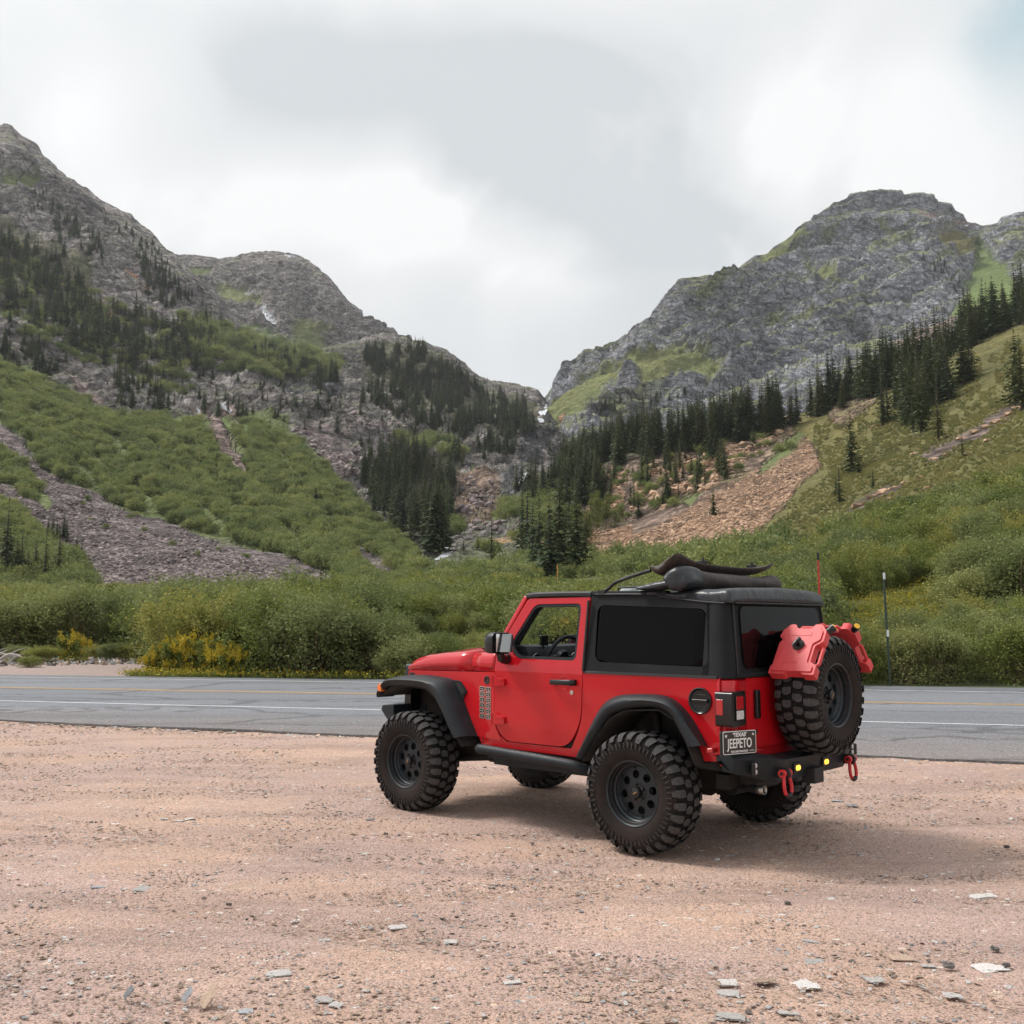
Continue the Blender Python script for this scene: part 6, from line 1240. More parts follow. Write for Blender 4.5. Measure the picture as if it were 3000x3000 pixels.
    sb = MB(); sb.tube(bez([(1.66, s * .72, .565), (1.64, s * .83, .585), (1.56, s * .865, .592), (1.0, s * .87, .572), (.66, s * .865, .556), (.56, s * .82, .53), (.50, s * .72, .515)], 6, False), .040, 14)
    sb.box((1.08, s * .74, .535), (1.0, .14, .03)); sb.box((1.08, s * .66, .50), (1.10, .05, .10))
    sb.build('rock_slider', M['plastic'], JEEP, smooth=45)
    # roof rail and mirrors
    rl = MB()
    rl.loft([[(x, s * y_, z + dz) for y_, dz in ((.716, -.026), (.716, .0), (.70, .014), (.665, .014), (.65, 0), (.65, -.026))] for x, z in ((1.235, 1.853), (1.15, 1.862), (.90, 1.864), (.552, 1.860))]); rl.build('roof_rail', M['dark'], JEEP, bevel=.004)
    rl = MB(); rl.loft([[(x, s * y_, z + dz) for y_, dz in ((.718, -.022), (.712, .002), (.69, .008), (.65, .004), (.65, -.022))] for x, z in ((.545, 1.864), (.2, 1.861), (-.15, 1.855))]); rl.build('side_rail', M['fabric'], JEEP, bevel=.004)
    rl = MB(); rl.loft([[(x, s * y_, z + dz) for y_, dz in ((.722, -.006), (.726, .0), (.722, .006), (.70, .006), (.70, -.006))] for x, z in ((.50, 1.846), (.2, 1.842), (-.05, 1.835))]); rl.build('rail_trim', M['dark'], JEEP)
    mr = MB(); rings = []
    for x, k, in ((1.405, .80), (1.39, .93), (1.35, 1.0), (1.30, 1.0)):
        rings.append([(x, s * (.945 + px * .105 * k), 1.462 + pz * .088 * k) for px, pz in fillet([(-1, -1), (1, -.9), (1, .62), (.7, 1), (-1, 1)], .25, 3)])
    mr.loft(rings); m_ = mr.build('side_mirror', M['black'], JEEP, bevel=.006, smooth=40)
    MB().prism(fillet([(-.088, -.072), (.09, -.066), (.09, .055), (.065, .076), (-.088, .076)], .02, 3), lambda a, b, t: (t + a * .36 - .018, s * (.945 + a), 1.462 + b), 1.300, 1.2975).build('mirror_glass', M['mirror'], m_)
    MB().tube([(1.355, s * .905, 1.385), (1.36, s * .88, 1.34), (1.37, s * .84, 1.325), (1.38, s * .785, 1.33)], [.03, .036, .036, .045], 12).build('mirror_arm', M['black'], m_)

# hood, cowl and screen frame
def hood_ring(x, w, zb, zs, zc):
    h = [(w, zb), (w, zb + (zs - zb) * .45), (w - .012, zs - .045), (w - .038, zs - .014), (w - .085, zs - .002), (w - .20, zs + .006), (.36, zs + .012), (.325, zc - .003), (.27, zc + .003), (.12, zc + .008), (0, zc + .010)]
    r = [(x, y, z) for y, z in h]; return r + [(x, -y, z) for _, y, z in reversed(r[:-1])]
st = [(2.835, .600, 1.175, 1.215, 1.216), (2.828, .606, 1.196, 1.245, 1.25), (2.79, .615, 1.196, 1.282, 1.288), (2.70, .628, 1.198, 1.315, 1.325), (2.55, .652, 1.201, 1.342, 1.358), (2.30, .688, 1.208, 1.366, 1.392), (2.05, .722, 1.214, 1.380, 1.410), (1.84, .752, 1.2205, 1.386, 1.419)]
ho = MB().loft([hood_ring(*q) for q in st], closed=False, cap=False).build('hood', M['red'], JEEP, solid=.018, smooth=60)
st = [(1.832, .752, 1.2225, 1.386, 1.419), (1.70, .772, 1.2225, 1.389, 1.422), (1.56, .792, 1.2225, 1.392, 1.424), (1.522, .797, 1.2225, 1.393, 1.424)]
MB().loft([hood_ring(*q) for q in st], closed=False, cap=False).build('cowl', M['red'], JEEP, solid=.018, smooth=60)
for s in (1, -1):
    for bx, bz in ((1.795, 1.25), (1.560, 1.252)):
        MB().lathe([(0, 0), (.006, .009), (.007, .006), (.010, .006), (.010, 0)], 10, 'Y', (bx, ys(bx, 1.2) - .006 if s > 0 else -ys(bx, 1.2) - .004, bz)).build('panel_bolt', M['dark'], JEEP)
MB().box((1.90, .52, 1.402), (.05, .03, .02)).box((1.87, .50, 1.408), (.03, .05, .008)).build('hood_latch', M['black'], JEEP, bevel=.003)
cm = MB().tube([(1.78, .50, 1.395), (1.78, .50, 1.43)], .022, 10); cm.box((1.77, .50, 1.475), (.05, .07, .085)); cm.build('pod_light', M['black'], JEEP, bevel=.012)
cm = MB().tube([(1.78, -.50, 1.395), (1.78, -.50, 1.43)], .022, 10); cm.box((1.77, -.50, 1.475), (.05, .07, .085)); cm.build('pod_light', M['black'], JEEP, bevel=.012)
wf = MB()
def frame_ring(t):   # t 0 at the base, 1 at the header
    x = 1.53 - .285 * t; z = 1.385 + .455 * t; w = .785 - .075 * t; return x, z, w
for s in (1, -1):
    wf.loft([[(x, s * w, z), (x + .028, s * (w - .012), z + .012), (x + .028, s * (w - .07), z + .012), (x - .015, s * (w - .07), z - .012), (x - .015, s * w, z - .012)] for x, z, w in (frame_ring(0), frame_ring(.5), frame_ring(1))])
x, z, w = frame_ring(1); wf.box((x + .005, 0, z - .01), (.05, 2 * w - .13, .045))
x, z, w = frame_ring(0); wf.box((x + .01, 0, z + .015), (.05, 2 * w - .13, .07))
sf = wf.build('windscreen_frame', M['red'], JEEP, bevel=.006, seg=3)
x0, z0, w0 = frame_ring(.08); x1, z1, w1 = frame_ring(.94)
MB().add([(x0, -.70, z0), (x0, .70, z0), (x1, .645, z1), (x1, -.645, z1)], [(0, 1, 2, 3)]).build('windscreen', M['glass'], sf)
MB().add([(x0 + .36 * (x1 - x0) + .004, -.40, z0 + .36 * (z1 - z0)), (x0 + .36 * (x1 - x0) + .004, -.34, z0 + .36 * (z1 - z0)), (x0 + .5 * (x1 - x0) + .004, -.34, z0 + .5 * (z1 - z0)), (x0 + .5 * (x1 - x0) + .004, -.40, z0 + .5 * (z1 - z0))], [(0, 1, 2, 3)]).build('windscreen_sticker', simple('pale_sticker', (.35, .45, .33), .6), sf)
MB().tube([(1.50, -.15, 1.43), (1.47, -.40, 1.46), (1.46, -.55, 1.47)], .008, 6).tube([(1.50, .35, 1.43), (1.47, .10, 1.46), (1.46, -.05, 1.47)], .008, 6).build('wiper', M['black'], sf)
# grille, front bumper
gr = MB().prism(fillet([(.60, 1.245), (-.60, 1.245), (-.62, .80), (.62, .80)], .03), lambda a, b, t: (t - (1.25 - b) * .03, a, b), 2.79, 2.875).build('grille', M['black'], JEEP, bevel=.012, seg=3)
for k in range(7): MB().box((2.872, (k - 3) * .105, 1.05), (.014, .052, .26)).build('grille_slot', M['dark'], gr, bevel=.004)
for s in (1, -1):
    MB().lathe([(2.86, .105), (2.885, .105), (2.89, .095), (2.882, .09), (2.895, .05), (2.897, 0)], 32, 'X', (0, s * .475, 1.05)).build('headlight', M['clear_lens'], gr)
fb = MB()
for s in (1, -1):
    fb.loft([[(2.80, s * y, .885), (3.02 - d, s * y, .873), (3.04 - d, s * y, .83), (2.95 - d, s * y, .745), (2.80, s * y, .755)] for y, d in ((.0, -.06), (.42, -.05), (.66, .02), (.80, .06))])
fb.box((2.85, 0, .80), (.3, 1.0, .12)); fb.build('front_bumper', M['plastic'], JEEP, bevel=.006)
MB().box((2.80, .38, .89), (.04, .05, .12)).box((2.80, -.38, .89), (.04, .05, .12)).build('tow_bracket', M['red'], JEEP, bevel=.006)

# soft top: side curtains with dark windows, wrap-round rear curtain, gathered roof
for s in (1, -1):
    sc = panel('side_curtain', [(.556, 1.252), (.545, 1.845), (.0, 1.845), (-.30, 1.84), (-.52, 1.83), (-.555, 1.252)], [SWIN], M['fabric'], s, off=.004, thick=.012, bevel=.003)
    panel('side_window', SWIN, [], M['glass_dark'], s, off=-.001, thick=.004, bevel=0, parent=sc)
    panel('belt_strip', [(.56, 1.262), (.56, 1.244), (-.62, 1.244), (-.62, 1.262)], [], M['dark'], s, off=.009, thick=.012, bevel=.003, parent=sc)
    MB().tube([(.552, s * .742, 1.80), (.563, s * .806, 1.26)], .011, 8).build('curtain_seam', M['dark'], sc)
rc = MB(); rings = []
for z in (1.246, 1.252, 1.35, 1.45, 1.55, 1.65, 1.75, 1.82):
    t = (z - 1.25) / .55; xr = -.715 + .055 * t; w = ys(0, z) + .004; r = .085; half = [(-.50, w)]
    for k in range(9):
        a = k / 8 * math.pi / 2; half.append((xr + r - r * math.sin(a), w - r + r * math.cos(a)))
    half += [(xr, w * .55), (xr, w * .25), (xr, 0)]
    rings.append([(x, y, z) for x, y in half] + [(x, -y, z) for x, y in reversed(half[:-1])])
rcur = MB().loft(rings, closed=False, cap=False).build('rear_curtain', M['fabric'], JEEP, solid=.01, smooth=50)
def rear_fn(a, b, t): return (-.715 + .055 * (b - 1.25) / .55 - t, a, b)
MB().prism(fillet([(.585, 1.745), (-.585, 1.745), (-.612, 1.312), (.612, 1.312)], .07, 6), rear_fn, .0105, .015).build('rear_window', M['glass_dark'], rcur, bevel=.002)
for s in (1, -1):
    MB().tube([rear_fn(s * .655, 1.76, .006), rear_fn(s * .675, 1.5, .006), rear_fn(s * .69, 1.262, .006)], .007, 6).build('zip_seam', M['dark'], rcur)
MB().box((-.722, 0, 1.262), (.02, 1.42, .03)).build('lower_binding', M['fabric'], rcur, bevel=.006)
def roof_cap():
    def ring(x, zt, zb, w, drop=0):
        h = [(w + .006, zb), (w + .010, zb + .03), (w + .004, zt - .026), (w - .018, zt - .008), (w - .07, zt + .002), (w - .2, zt + .010), (.3, zt + .016), (.12, zt + .019), (0, zt + .02)]
        n = len(h); out = []
        for i, (y, z) in enumerate(h): out.append((x, y, z))
        return out + [(xx, -y, z) for xx, y, z in reversed(out[:-1])]
    st = []
    for i in range(25):
        t = i / 24; x = .02 - t * .665
        zt = 1.868 - .006 * math.sin(t * 3.1) - (.012 * (1 - t)); zb = 1.835 - .072 * min(1, t * 1.25) ** 1.2
        sag = .012 * math.sin(t * 21) * math.exp(-((t - .55) / .3) ** 2)
        st.append(ring(x, zt + sag * .3, zb + sag * .3, .708 + .006 * math.sin(t * 17 + 1)))
    st.append(ring(-.665, 1.858, 1.764, .700)); st.append(ring(-.680, 1.838, 1.762, .690))
    last = [(-.690, y * .985, min(z, 1.765) if True else z) for _, y, z in st[-1]]
    o = MB().loft(st + [last], closed=False, cap=False).build('roof_cover', M['fabric_smooth'], JEEP, solid=.008, smooth=60, subs=1)
    bm = bmesh.new(); bm.from_mesh(o.data)
    for v in bm.verts:
        if v.co.z > 1.78: v.co.z += .010 * (mnoise.noise(v.co * 9) + .5 * mnoise.noise(v.co * 22)); v.co.y += (.006 if v.co.y > 0 else -.006) * mnoise.noise(v.co * 14)
    bm.to_mesh(o.data); bm.free()
    e = MB()
    for s in (1, -1): e.tube([(-.10, s * .722, 1.818), (-.30, s * .722, 1.795), (-.50, s * .722, 1.772), (-.64, s * .715, 1.764)], .006, 6)
    e.tube([(-.694, -.66, 1.765), (-.694, .66, 1.765)], .007, 6); e.build('cover_hem', M['dark'], o)
roof_cap()
# rolled-back roof: roll, end folds, raised front flap and its linkage arms
ro = MB(); st = []
for y, x, z, r in [(.745, -.26, 1.925, .058), (.74, -.255, 1.93, .075), (.70, -.25, 1.94, .088), (.62, -.25, 1.948, .090), (.52, -.25, 1.945, .082), (.40, -.25, 1.940, .070), (.2, -.25, 1.938, .066), (0, -.25, 1.937, .064), (-.2, -.25, 1.935, .063), (-.4, -.25, 1.932, .062), (-.52, -.25, 1.935, .064), (-.60, -.25, 1.940, .072), (-.66, -.25, 1.945, .074), (-.68, -.25, 1.945, .055)]:
    st.append([(x + r * 1.15 * math.cos(a) + .006 * math.sin(a * 3 + y * 9), y + .02 * math.cos(a), z + r * math.sin(a) + .004 * math.sin(a * 5 + y * 20)) for a in [k * 2 * math.pi / 20 for k in range(20)]])
rolled = MB().loft(st).build('rolled_roof', M['fabric_dusty'], JEEP, smooth=60, subs=1)
st = []
for y, x, z, r in [(.758, -.26, 1.925, .045), (.755, -.255, 1.93, .070), (.72, -.25, 1.942, .093), (.62, -.25, 1.95, .096), (.53, -.25, 1.947, .088), (.50, -.25, 1.945, .080)]:
    st.append([(x + r * 1.15 * math.cos(a) + .010 * math.sin(a * 3 + y * 9), y + .02 * math.cos(a), z + r * math.sin(a) + .008 * math.sin(a * 4 + y * 20)) for a in [k * 2 * math.pi / 20 for k in range(20)]])
MB().loft(st).build('roll_end', M['fabric_smooth'], rolled, smooth=60, subs=1)
st = []
for k in range(13):
    t = k / 12; x = .10 - t * .34; hh = .012 + .030 * math.sin(min(1, t * 1.6) * 1.5); zc = 1.885 + .035 * t ** 1.5
    st.append([(x, .60, zc + hh * .7), (x, .70, zc + hh), (x, .765, zc + hh * .5), (x, .775, zc - .006 - hh * .2), (x, .74, zc - hh), (x, .66, zc - hh * .9), (x, .60, zc - hh * .5)])
MB().loft(st).build('roll_fold', M['fabric_smooth'], rolled, smooth=60, subs=1)
fl = MB(); st = []
for y, A, B_, C in [(.74, (-.02, 2.035), (-.08, 2.0), (-.22, 2.105)), (.70, (.01, 2.04), (-.09, 1.965), (-.26, 2.135)), (.62, (.03, 2.025), (-.11, 1.955), (-.26, 2.11)), (.5, (.02, 2.02), (-.13, 1.985), (-.25, 2.07)), (.2, (.0, 2.025), (-.14, 2.00), (-.25, 2.055)), (-.2, (-.01, 2.03), (-.15, 2.00), (-.25, 2.05)), (-.45, (-.02, 2.03), (-.16, 2.005), (-.26, 2.055)), (-.58, (-.03, 2.05), (-.17, 2.03), (-.28, 2.085)), (-.70, (-.05, 2.09), (-.18, 2.085), (-.30, 2.125))]:
    m1 = ((A[0] + B_[0]) / 2, (A[1] + B_[1]) / 2 - .012); m2 = ((B_[0] + C[0]) / 2, (B_[1] + C[1]) / 2 - .022)
    up = [(p[0], p[1] + .022) for p in (C, m2, B_, m1, A)]
    st.append([(p[0], y, p[1]) for p in (A, m1, B_, m2, C)] + [(p[0], y, p[1] + (0 if i in (0, 4) else 0)) for i, p in enumerate(up)])
flap = MB().loft(st).build('front_flap', M['fabric_dusty'], JEEP, smooth=50, subs=1)
for y in (.30, -.42):
    MB().box((-.20, y, 2.085), (.07, .05, .022)).box((-.22, y + .02, 2.105), (.015, .015, .03)).build('latch_clamp', M['dark'], flap, bevel=.005)
for s in (1, -1):
    MB().tube(bez([(.44, s * .685, 1.872), (.40, s * .685, 1.89), (.33, s * .685, 1.935), (.18, s * .69, 1.975), (.0, s * .69, 2.015)], 5, False), .014, 8).box((.445, s * .70, 1.862), (.07, .05, .03)).build('linkage_arm', M['dark'], JEEP, smooth=45)
    MB().tube([(.34, s * .64, 1.86), (.34, s * .64, 1.895), (.05, s * .64, 1.90), (-.1, s * .62, 1.92)], .008, 6).build('linkage_rod', M['dark'], JEEP)

# tailgate and rear details
tb = lambda a, b, t: (-.69 - t, a, b)
MB().prism(fillet([(.592, 1.243), (-.592, 1.243), (-.592, .76), (.592, .76)], [.01, .01, .03, .03]), tb, 0, .030).build('tailgate', M['red'], JEEP, bevel=.010, seg=3)
rings = []
for z in (.66, .70, .9, 1.1, 1.225, 1.243):
    r = .075; k_ = 0 if z < 1.23 else .012; w = ys(0, z) - k_; xr = -.718 + k_
    rings.append([(-.645, w, z)] + [(xr + r - r * math.sin(a), w - r + r * math.cos(a), z) for a in [q / 8 * math.pi / 2 for q in range(9)]] + [(xr, .598, z)])
for s in (1, -1): MB().loft([[(x, s * y, z) for x, y, z in r] for r in rings], closed=False, cap=False).build('rear_corner', M['red'], JEEP, solid=.02, smooth=50)
MB().box((-.66, 0, .715), (.08, 1.3, .09)).build('rear_sill', M['red'], JEEP, bevel=.01)
for s in (1, -1):
    lm = MB().prism(fillet([(.655, 1.165), (.835, 1.158), (.835, .925), (.655, .93)], .022, 4), lambda a, b, t: (-t, s * a, b), .620, .752)
    lamp = lm.build('tail_lamp', M['black'], JEEP, bevel=.016, seg=3)
    MB().box((-.7525, s * .735, 1.085), (.010, .095, .090)).build('red_lens', M['red_lens'], lamp, bevel=.004)
    MB().box((-.7525, s * .735, 1.003), (.010, .095, .060)).build('white_lens', M['clear_lens'], lamp, bevel=.004)
    MB().box((-.756, s * .735, .965), (.010, .11, .006)).box((-.756, s * .735, 1.137), (.010, .11, .006)).box((-.756, s * .683, 1.05), (.010, .006, .17)).box((-.756, s * .790, 1.05), (.010, .006, .17)).build('lens_guard', M['black'], lamp, bevel=.002)
    MB().box((-.655, s * .836, 1.055), (.055, .008, .105)).build('side_lens', M['red_lens'], lamp, bevel=.003)
for z in (1.05, .86):
    pass
MB().box((-.735, .470, 1.06), (.035, .055, .20)).build('tailgate_hinge', M['black'], JEEP, bevel=.012)
MB().lathe([(-.724, .015), (-.728, .015), (-.729, .009), (-.726, 0)], 14, 'X', (0, .475, .87)).build('tailgate_bolt', M['dark'], JEEP)
MB().box((-.76, -.09, 1.10), (.10, .26, .30)).tube([(-.80, -.09, 1.108), (-.90, -.09, 1.108)], .075, 20).build('spare_carrier', M['dark'], JEEP, bevel=.01)
for y0, z0 in ((.10, 1.50), (-.30, 1.50)): pass
vb = MB(); vb.box((-.84, -.16, 1.555), (.16, .30, .02)); vb.box((-.80, -.15, 1.45), (.05, .10, .26))
vb.build('can_bracket', M['dark'], JEEP, bevel=.004)
MB().tube([(-.62, -.755, 1.10), (-.62, -.752, 2.10), (-.62, -.75, 2.135)], [.009, .0075, .006], 8).build('whip_antenna', M['whip'], JEEP)
MB().tube([(-.62, -.75, 2.13), (-.62, -.75, 2.19)], .0095, 8).build('antenna_tip', M['dark'], JEEP)
# rear bumper
bp = MB()
def brow(y, xt, xr, zt, zr, zl, xl): return [(-.66, y, zt), (xt, y, zt), (xr, y, zr), (xl, y, zl), (-.68, y, zl)]
prof = [(.87, -.64, -.645, .735, .725, .70, -.644), (.85, -.74, -.765, .742, .715, .63, -.75), (.62, -.82, -.905, .748, .72, .575, -.86), (.52, -.82, -.925, .728, .70, .545, -.88), (.40, -.80, -.91, .700, .69, .545, -.88), (0, -.80, -.91, .69, .685, .545, -.88)]
rows = [brow(*p) for p in prof]; rows += [[(x, -y, z) for x, y, z in r] for r in reversed(rows[:-1])]
bump = bp.loft(rows).build('rear_bumper', M['plastic'], JEEP, bevel=.005)
MB().box((-.90, 0, .545), (.10, .14, .11)).build('hitch_receiver', M['dark'], bump, bevel=.008)
for s in (1, -1):
    fr = MB().box((-.845, s * .735, .655), (.03, .10, .085), Matrix.Rotation(R(31 * s), 3, 'Z')).build('work_light', M['black'], bump, bevel=.01)
    for dz in (.024, -.024): MB().lathe([(-.858, .018), (-.866, .016), (-.867, 0)], 16, 'X', (0, s * .735, .655 + dz * .85)).build('lamp_lens', M['clear_lens'], fr)
for y in (.245, -.185):
    fr = MB().box((-.908, y, .618), (.012, .10, .075)).build('amber_light', M['dark'], bump, bevel=.008)
    for d in (.013, -.013): MB().lathe([(-.913, .020), (-.919, .016), (-.920, 0)], 16, 'X', (0, y + d, .618)).build('amber_lens', M['amber_lit'], fr)
for y in (.50, -.50):
    MB().prism(circ(-.95, .61, .04) , lambda a, b, t: (a, t, b), y - .013, y + .013).box((-.92, y, .61), (.05, .026, .07)).build('shackle_tab', M['dark'], bump, bevel=.003)
    sh = MB(); a_ = [(-.955, y + .036, .605), (-.962, y + .040, .575), (-.968, y + .050, .53), (-.972, y + .044, .49), (-.974, y + .02, .468), (-.974, y, .463), (-.974, y - .02, .468), (-.972, y - .044, .49), (-.968, y - .050, .53), (-.962, y - .040, .575), (-.955, y - .036, .605)]
    sh.tube(bez(a_, 4, False), .0125, 10); sh.lathe([(y + .026, 0), (y + .026, .027), (y + .052, .027), (y + .052, 0)], 18, 'Y', (-.953, 0, .612)); sh.lathe([(y - .026, 0), (y - .026, .027), (y - .052, .027), (y - .052, 0)], 18, 'Y', (-.953, 0, .612))
    s_ = sh.build('bow_shackle', M['shackle'], bump, smooth=40)
    MB().tube([(-.953, y - .07, .612), (-.953, y + .06, .612)], .011, 10).build('shackle_pin', M['dark'], s_)
    MB().tube(bez(a_, 4, False)[14:27], .0145, 10).build('shackle_sleeve', M['dark'], s_)
# number plate, turned a little outward on its bracket at the left corner
PA, PE = Vector((-.735, .93)), Vector((-.822, .652)); pz0, pz1 = .752, .904
pd = (PE - PA).normalized(); pn = Vector((pd.y, -pd.x)); pn = pn if pn.x < 0 else -pn
def plate_fn(a, b, t): q = PA + pd * a + pn * t; return (q.x, q.y, b)
PW = (PE - PA).length
MB().prism(fillet([(-.012, pz0 - .004), (PW * .9, pz0 - .004), (PW * .9, pz1), (-.012, pz1)], .01), plate_fn, -.02, -.006).box((-.72, .74, .78), (.06, .10, .06)).build('plate_bracket', M['dark'], JEEP, bevel=.002)
np_ = MB().prism(fillet([(0, pz0), (PW, pz0), (PW, pz1), (0, pz1)], .014, 4), plate_fn, -.001, .001).build('number_plate', M['white'], JEEP)
m_ = .0045
MB().prism(fillet([(m_, pz0 + m_), (PW - m_, pz0 + m_), (PW - m_, pz1 - m_), (m_, pz1 - m_)], .011, 4), plate_fn, .001, .0018).build('plate_face', M['plate'], np_)
def text(body, a, b, size, sx=1.0, bold=0.0):
    cu = bpy.data.curves.new('plate_lettering', 'FONT'); cu.body = body; cu.size = size; cu.align_x = 'CENTER'; cu.align_y = 'CENTER'; cu.extrude = .0005; cu.offset = bold
    cu.materials.append(M['white']); to = bpy.data.objects.new('tmp', cu); COL.objects.link(to); bpy.context.view_layer.update(); tm = bpy.data.meshes.new_from_object(to); bpy.data.objects.remove(to); o = bpy.data.objects.new('plate_lettering', tm); link(o, np_)
    ex = Vector((pd.x, pd.y, 0)); ez = Vector((0, 0, 1)); ey = Vector((pn.x, pn.y, 0))
    m = Matrix((ex, ez, ey)).transposed().to_4x4()
    m.translation = Vector(plate_fn(a, b, .0024)); o.matrix_local = m @ Matrix.Diagonal((sx, 1, 1, 1)); return o
pc = PW / 2
text("'TEXAS'", pc, pz1 - .026, .036, 1.0, .0014); text('JEEPETO', pc, pz0 + .068, .088, .66, .0014); text('THE LONE STAR STATE', pc - .005, pz0 + .017, .0175, .82, .0006)
star = [(.026 + (.015 if k % 2 == 0 else .006) * math.sin(k * math.pi / 5), pz1 - .030 + (.015 if k % 2 == 0 else .006) * math.cos(k * math.pi / 5)) for k in range(10)]
MB().prism(star, plate_fn, .0018, .0026).build('plate_star', M['white'], np_)
tx = [(.0, .5), (.35, .5), (.35, .2), (.9, .05), (1, -.25), (.85, -.45), (.55, -.75), (.5, -1), (.3, -.85), (.1, -.45), (-.1, -.35), (-.3, -.5), (-.7, -.05), (0, -.05)]
MB().prism([(PW - .030 + p[0] * .013, pz1 - .024 + p[1] * .013) for p in tx], plate_fn, .0018, .0026).build('plate_state_outline', M['white'], np_)
MB().prism([(PW - .062, pz0 + .017), (PW - .018, pz0 + .017), (PW - .018, pz0 + .020), (PW - .062, pz0 + .020)], plate_fn, .0018, .0026).build('plate_rule', M['white'], np_)

# backing structure, floor, chassis
bk = MB()
for s in (1, -1):
    bk.box((1.10, s * .748, .92), (1.18, .03, .58)); bk.box((-.52, s * .735, 1.14), (.26, .03, .18)); bk.box((.0, s * .735, 1.16), (1.1, .02, .14)); bk.box((1.65, s * .725, 1.05), (.24, .03, .26)); bk.box((2.2, s * .62, 1.14), (1.15, .03, .06))
    bk.box((-.60, s * .70, .80), (.14, .08, .22))
bk.box((.45, 0, .64), (2.25, 1.40, .06)); bk.box((-.60, 0, .82), (.16, 1.3, .3)); bk.box((2.3, 0, .86), (.9, .9, .42)); bk.box((1.66, 0, .96), (.10, 1.4, .46)); bk.build('inner_tub', M['under'], JEEP)
ch = MB()
for s in (1, -1):
    ch.box((1.1, s * .42, .56), (3.5, .08, .13)); ch.tube([(0, s * .55, .42), (.1, s * .52, .95)], .03, 10); ch.tube([(2.46, s * .55, .42), (2.4, s * .52, .95)], .03, 10)
    ch.tube([(0, s * .50, .40), (1.0, s * .45, .50)], .025, 8); ch.tube([(2.46, s * .50, .40), (1.5, s * .45, .50)], .025, 8)
    ch.tube([(.02, s * .38, .48), (.02, s * .38, .78)], .06, 12); ch.tube([(2.46, s * .38, .48), (2.46, s * .38, .78)], .06, 12)
ch.tube([(0, -.66, .424), (0, .66, .424)], .042, 14); ch.tube([(2.46, -.66, .424), (2.46, .66, .424)], .042, 14)
ch.lathe([(-.14, 0), (-.13, .07), (-.05, .12), (.05, .12), (.13, .07), (.14, 0)], 20, 'X', (0, 0, .42)); ch.lathe([(-.14, 0), (-.13, .07), (-.05, .12), (.05, .12), (.13, .07), (.14, 0)], 20, 'X', (2.46, -.2, .42))
ch.box((.95, -.2, .50), (.7, .4, .14)); ch.box((.9, .25, .47), (.8, .3, .14)); ch.box((-.52, 0, .52), (.10, 1.2, .10)); ch.build('chassis', M['under'], JEEP)
MB().tube([(-.42, -.30, .46), (-.42, .34, .46)], .075, 18).tube([(-.44, .34, .46), (-.60, .42, .47), (-.74, .44, .47)], .028, 12).build('exhaust', M['dark'], JEEP)
MB().lathe([(-.76, .031), (-.70, .031)], 18, 'X', (0, .44, .47)).build('exhaust_tip', M['steel'], JEEP, solid=.003)
# cabin
ds = MB(); ds.loft([[(x, y, z) for x, z in ((1.50, 1.06), (1.50, 1.39), (1.42, 1.445), (1.25, 1.435), (1.215, 1.38), (1.22, 1.16), (1.30, 1.06))] for y in (-.70, -.35, 0, .35, .70)]); da = ds.build('dashboard', M['plastic'], JEEP, bevel=.015)
for y in (.60, -.60, .12, -.10): MB().lathe([(1.218, .048), (1.205, .048), (1.203, .038), (1.212, .030), (1.21, 0)], 20, 'X', (0, y, 1.325)).build('air_vent', M['silver'] if False else M['black'], da)
for y in (.62, -.60, .13, -.11): MB().lathe([(1.206, .052), (1.200, .050), (1.206, .046)], 24, 'X', (0, y, 1.325)).build('vent_ring', M['silver'], da)
MB().box((1.225, -.0, 1.49), (.02, .17, .10)).tube([(1.24, 0, 1.42), (1.23, 0, 1.47)], .01, 6).build('dash_screen', M['black'], da, bevel=.012)
MB().box((1.23, .50, 1.48), (.02, .09, .085)).tube([(1.24, .50, 1.41), (1.24, .50, 1.46)], .01, 6).build('phone_mount', M['black'], da, bevel=.01)
MB().box((1.30, -.30, 1.455), (.07, .12, .02)).box((1.32, -.5, 1.46), (.1, .1, .03)).build('dash_gear', M['black'], da, bevel=.006)
MB().box((1.28, -.18, 1.462), (.05, .09, .018)).build('orange_wrap', M['amber'], da, bevel=.006)
rot = Matrix.Rotation(R(-24), 3, 'Y'); cst = Vector((1.11, .41, 1.345)); path = [cst + rot @ Vector((0, .185 * math.cos(a), .185 * math.sin(a))) for a in [k * 2 * math.pi / 32 for k in range(33)]]
stw = MB().tube(path, .016, 10, False).build('steering_wheel', M['plastic'], JEEP)
hb = MB()
for a in (R(0), R(180), R(-90)): hb.tube([cst, cst + rot @ Vector((0, .18 * math.cos(a), .18 * math.sin(a)))], .014, 8)
hb.tube([cst - Vector((-.0, 0, 0)), cst + Vector((.18, 0, -.06))], .04, 12); hb.tube([cst + rot @ Vector((-.02, 0, 0)), cst + rot @ Vector((.02, 0, 0))], .06, 16); hb.build('spokes', M['plastic'], stw, bevel=.004)
for y in (.37, -.37):
    sm = MB(); sm.loft([[(x, y + dy, z) for dy in (-.24, -.2, .2, .24)] + [(x - .12 if i else x, y + dy, z + (0 if i else -.12)) for dy in (.24, .2, -.2, -.24)] for i, (x, z) in enumerate(((1.05, .98), (.62, .95), (.50, 1.30), (.44, 1.48)))]); se = sm.build('seat', M['dark'], JEEP, bevel=.03, seg=3)
    MB().box((.42, y, 1.60), (.09, .25, .17)).build('headrest', M['dark'], se, bevel=.035, seg=3)
rb = MB()
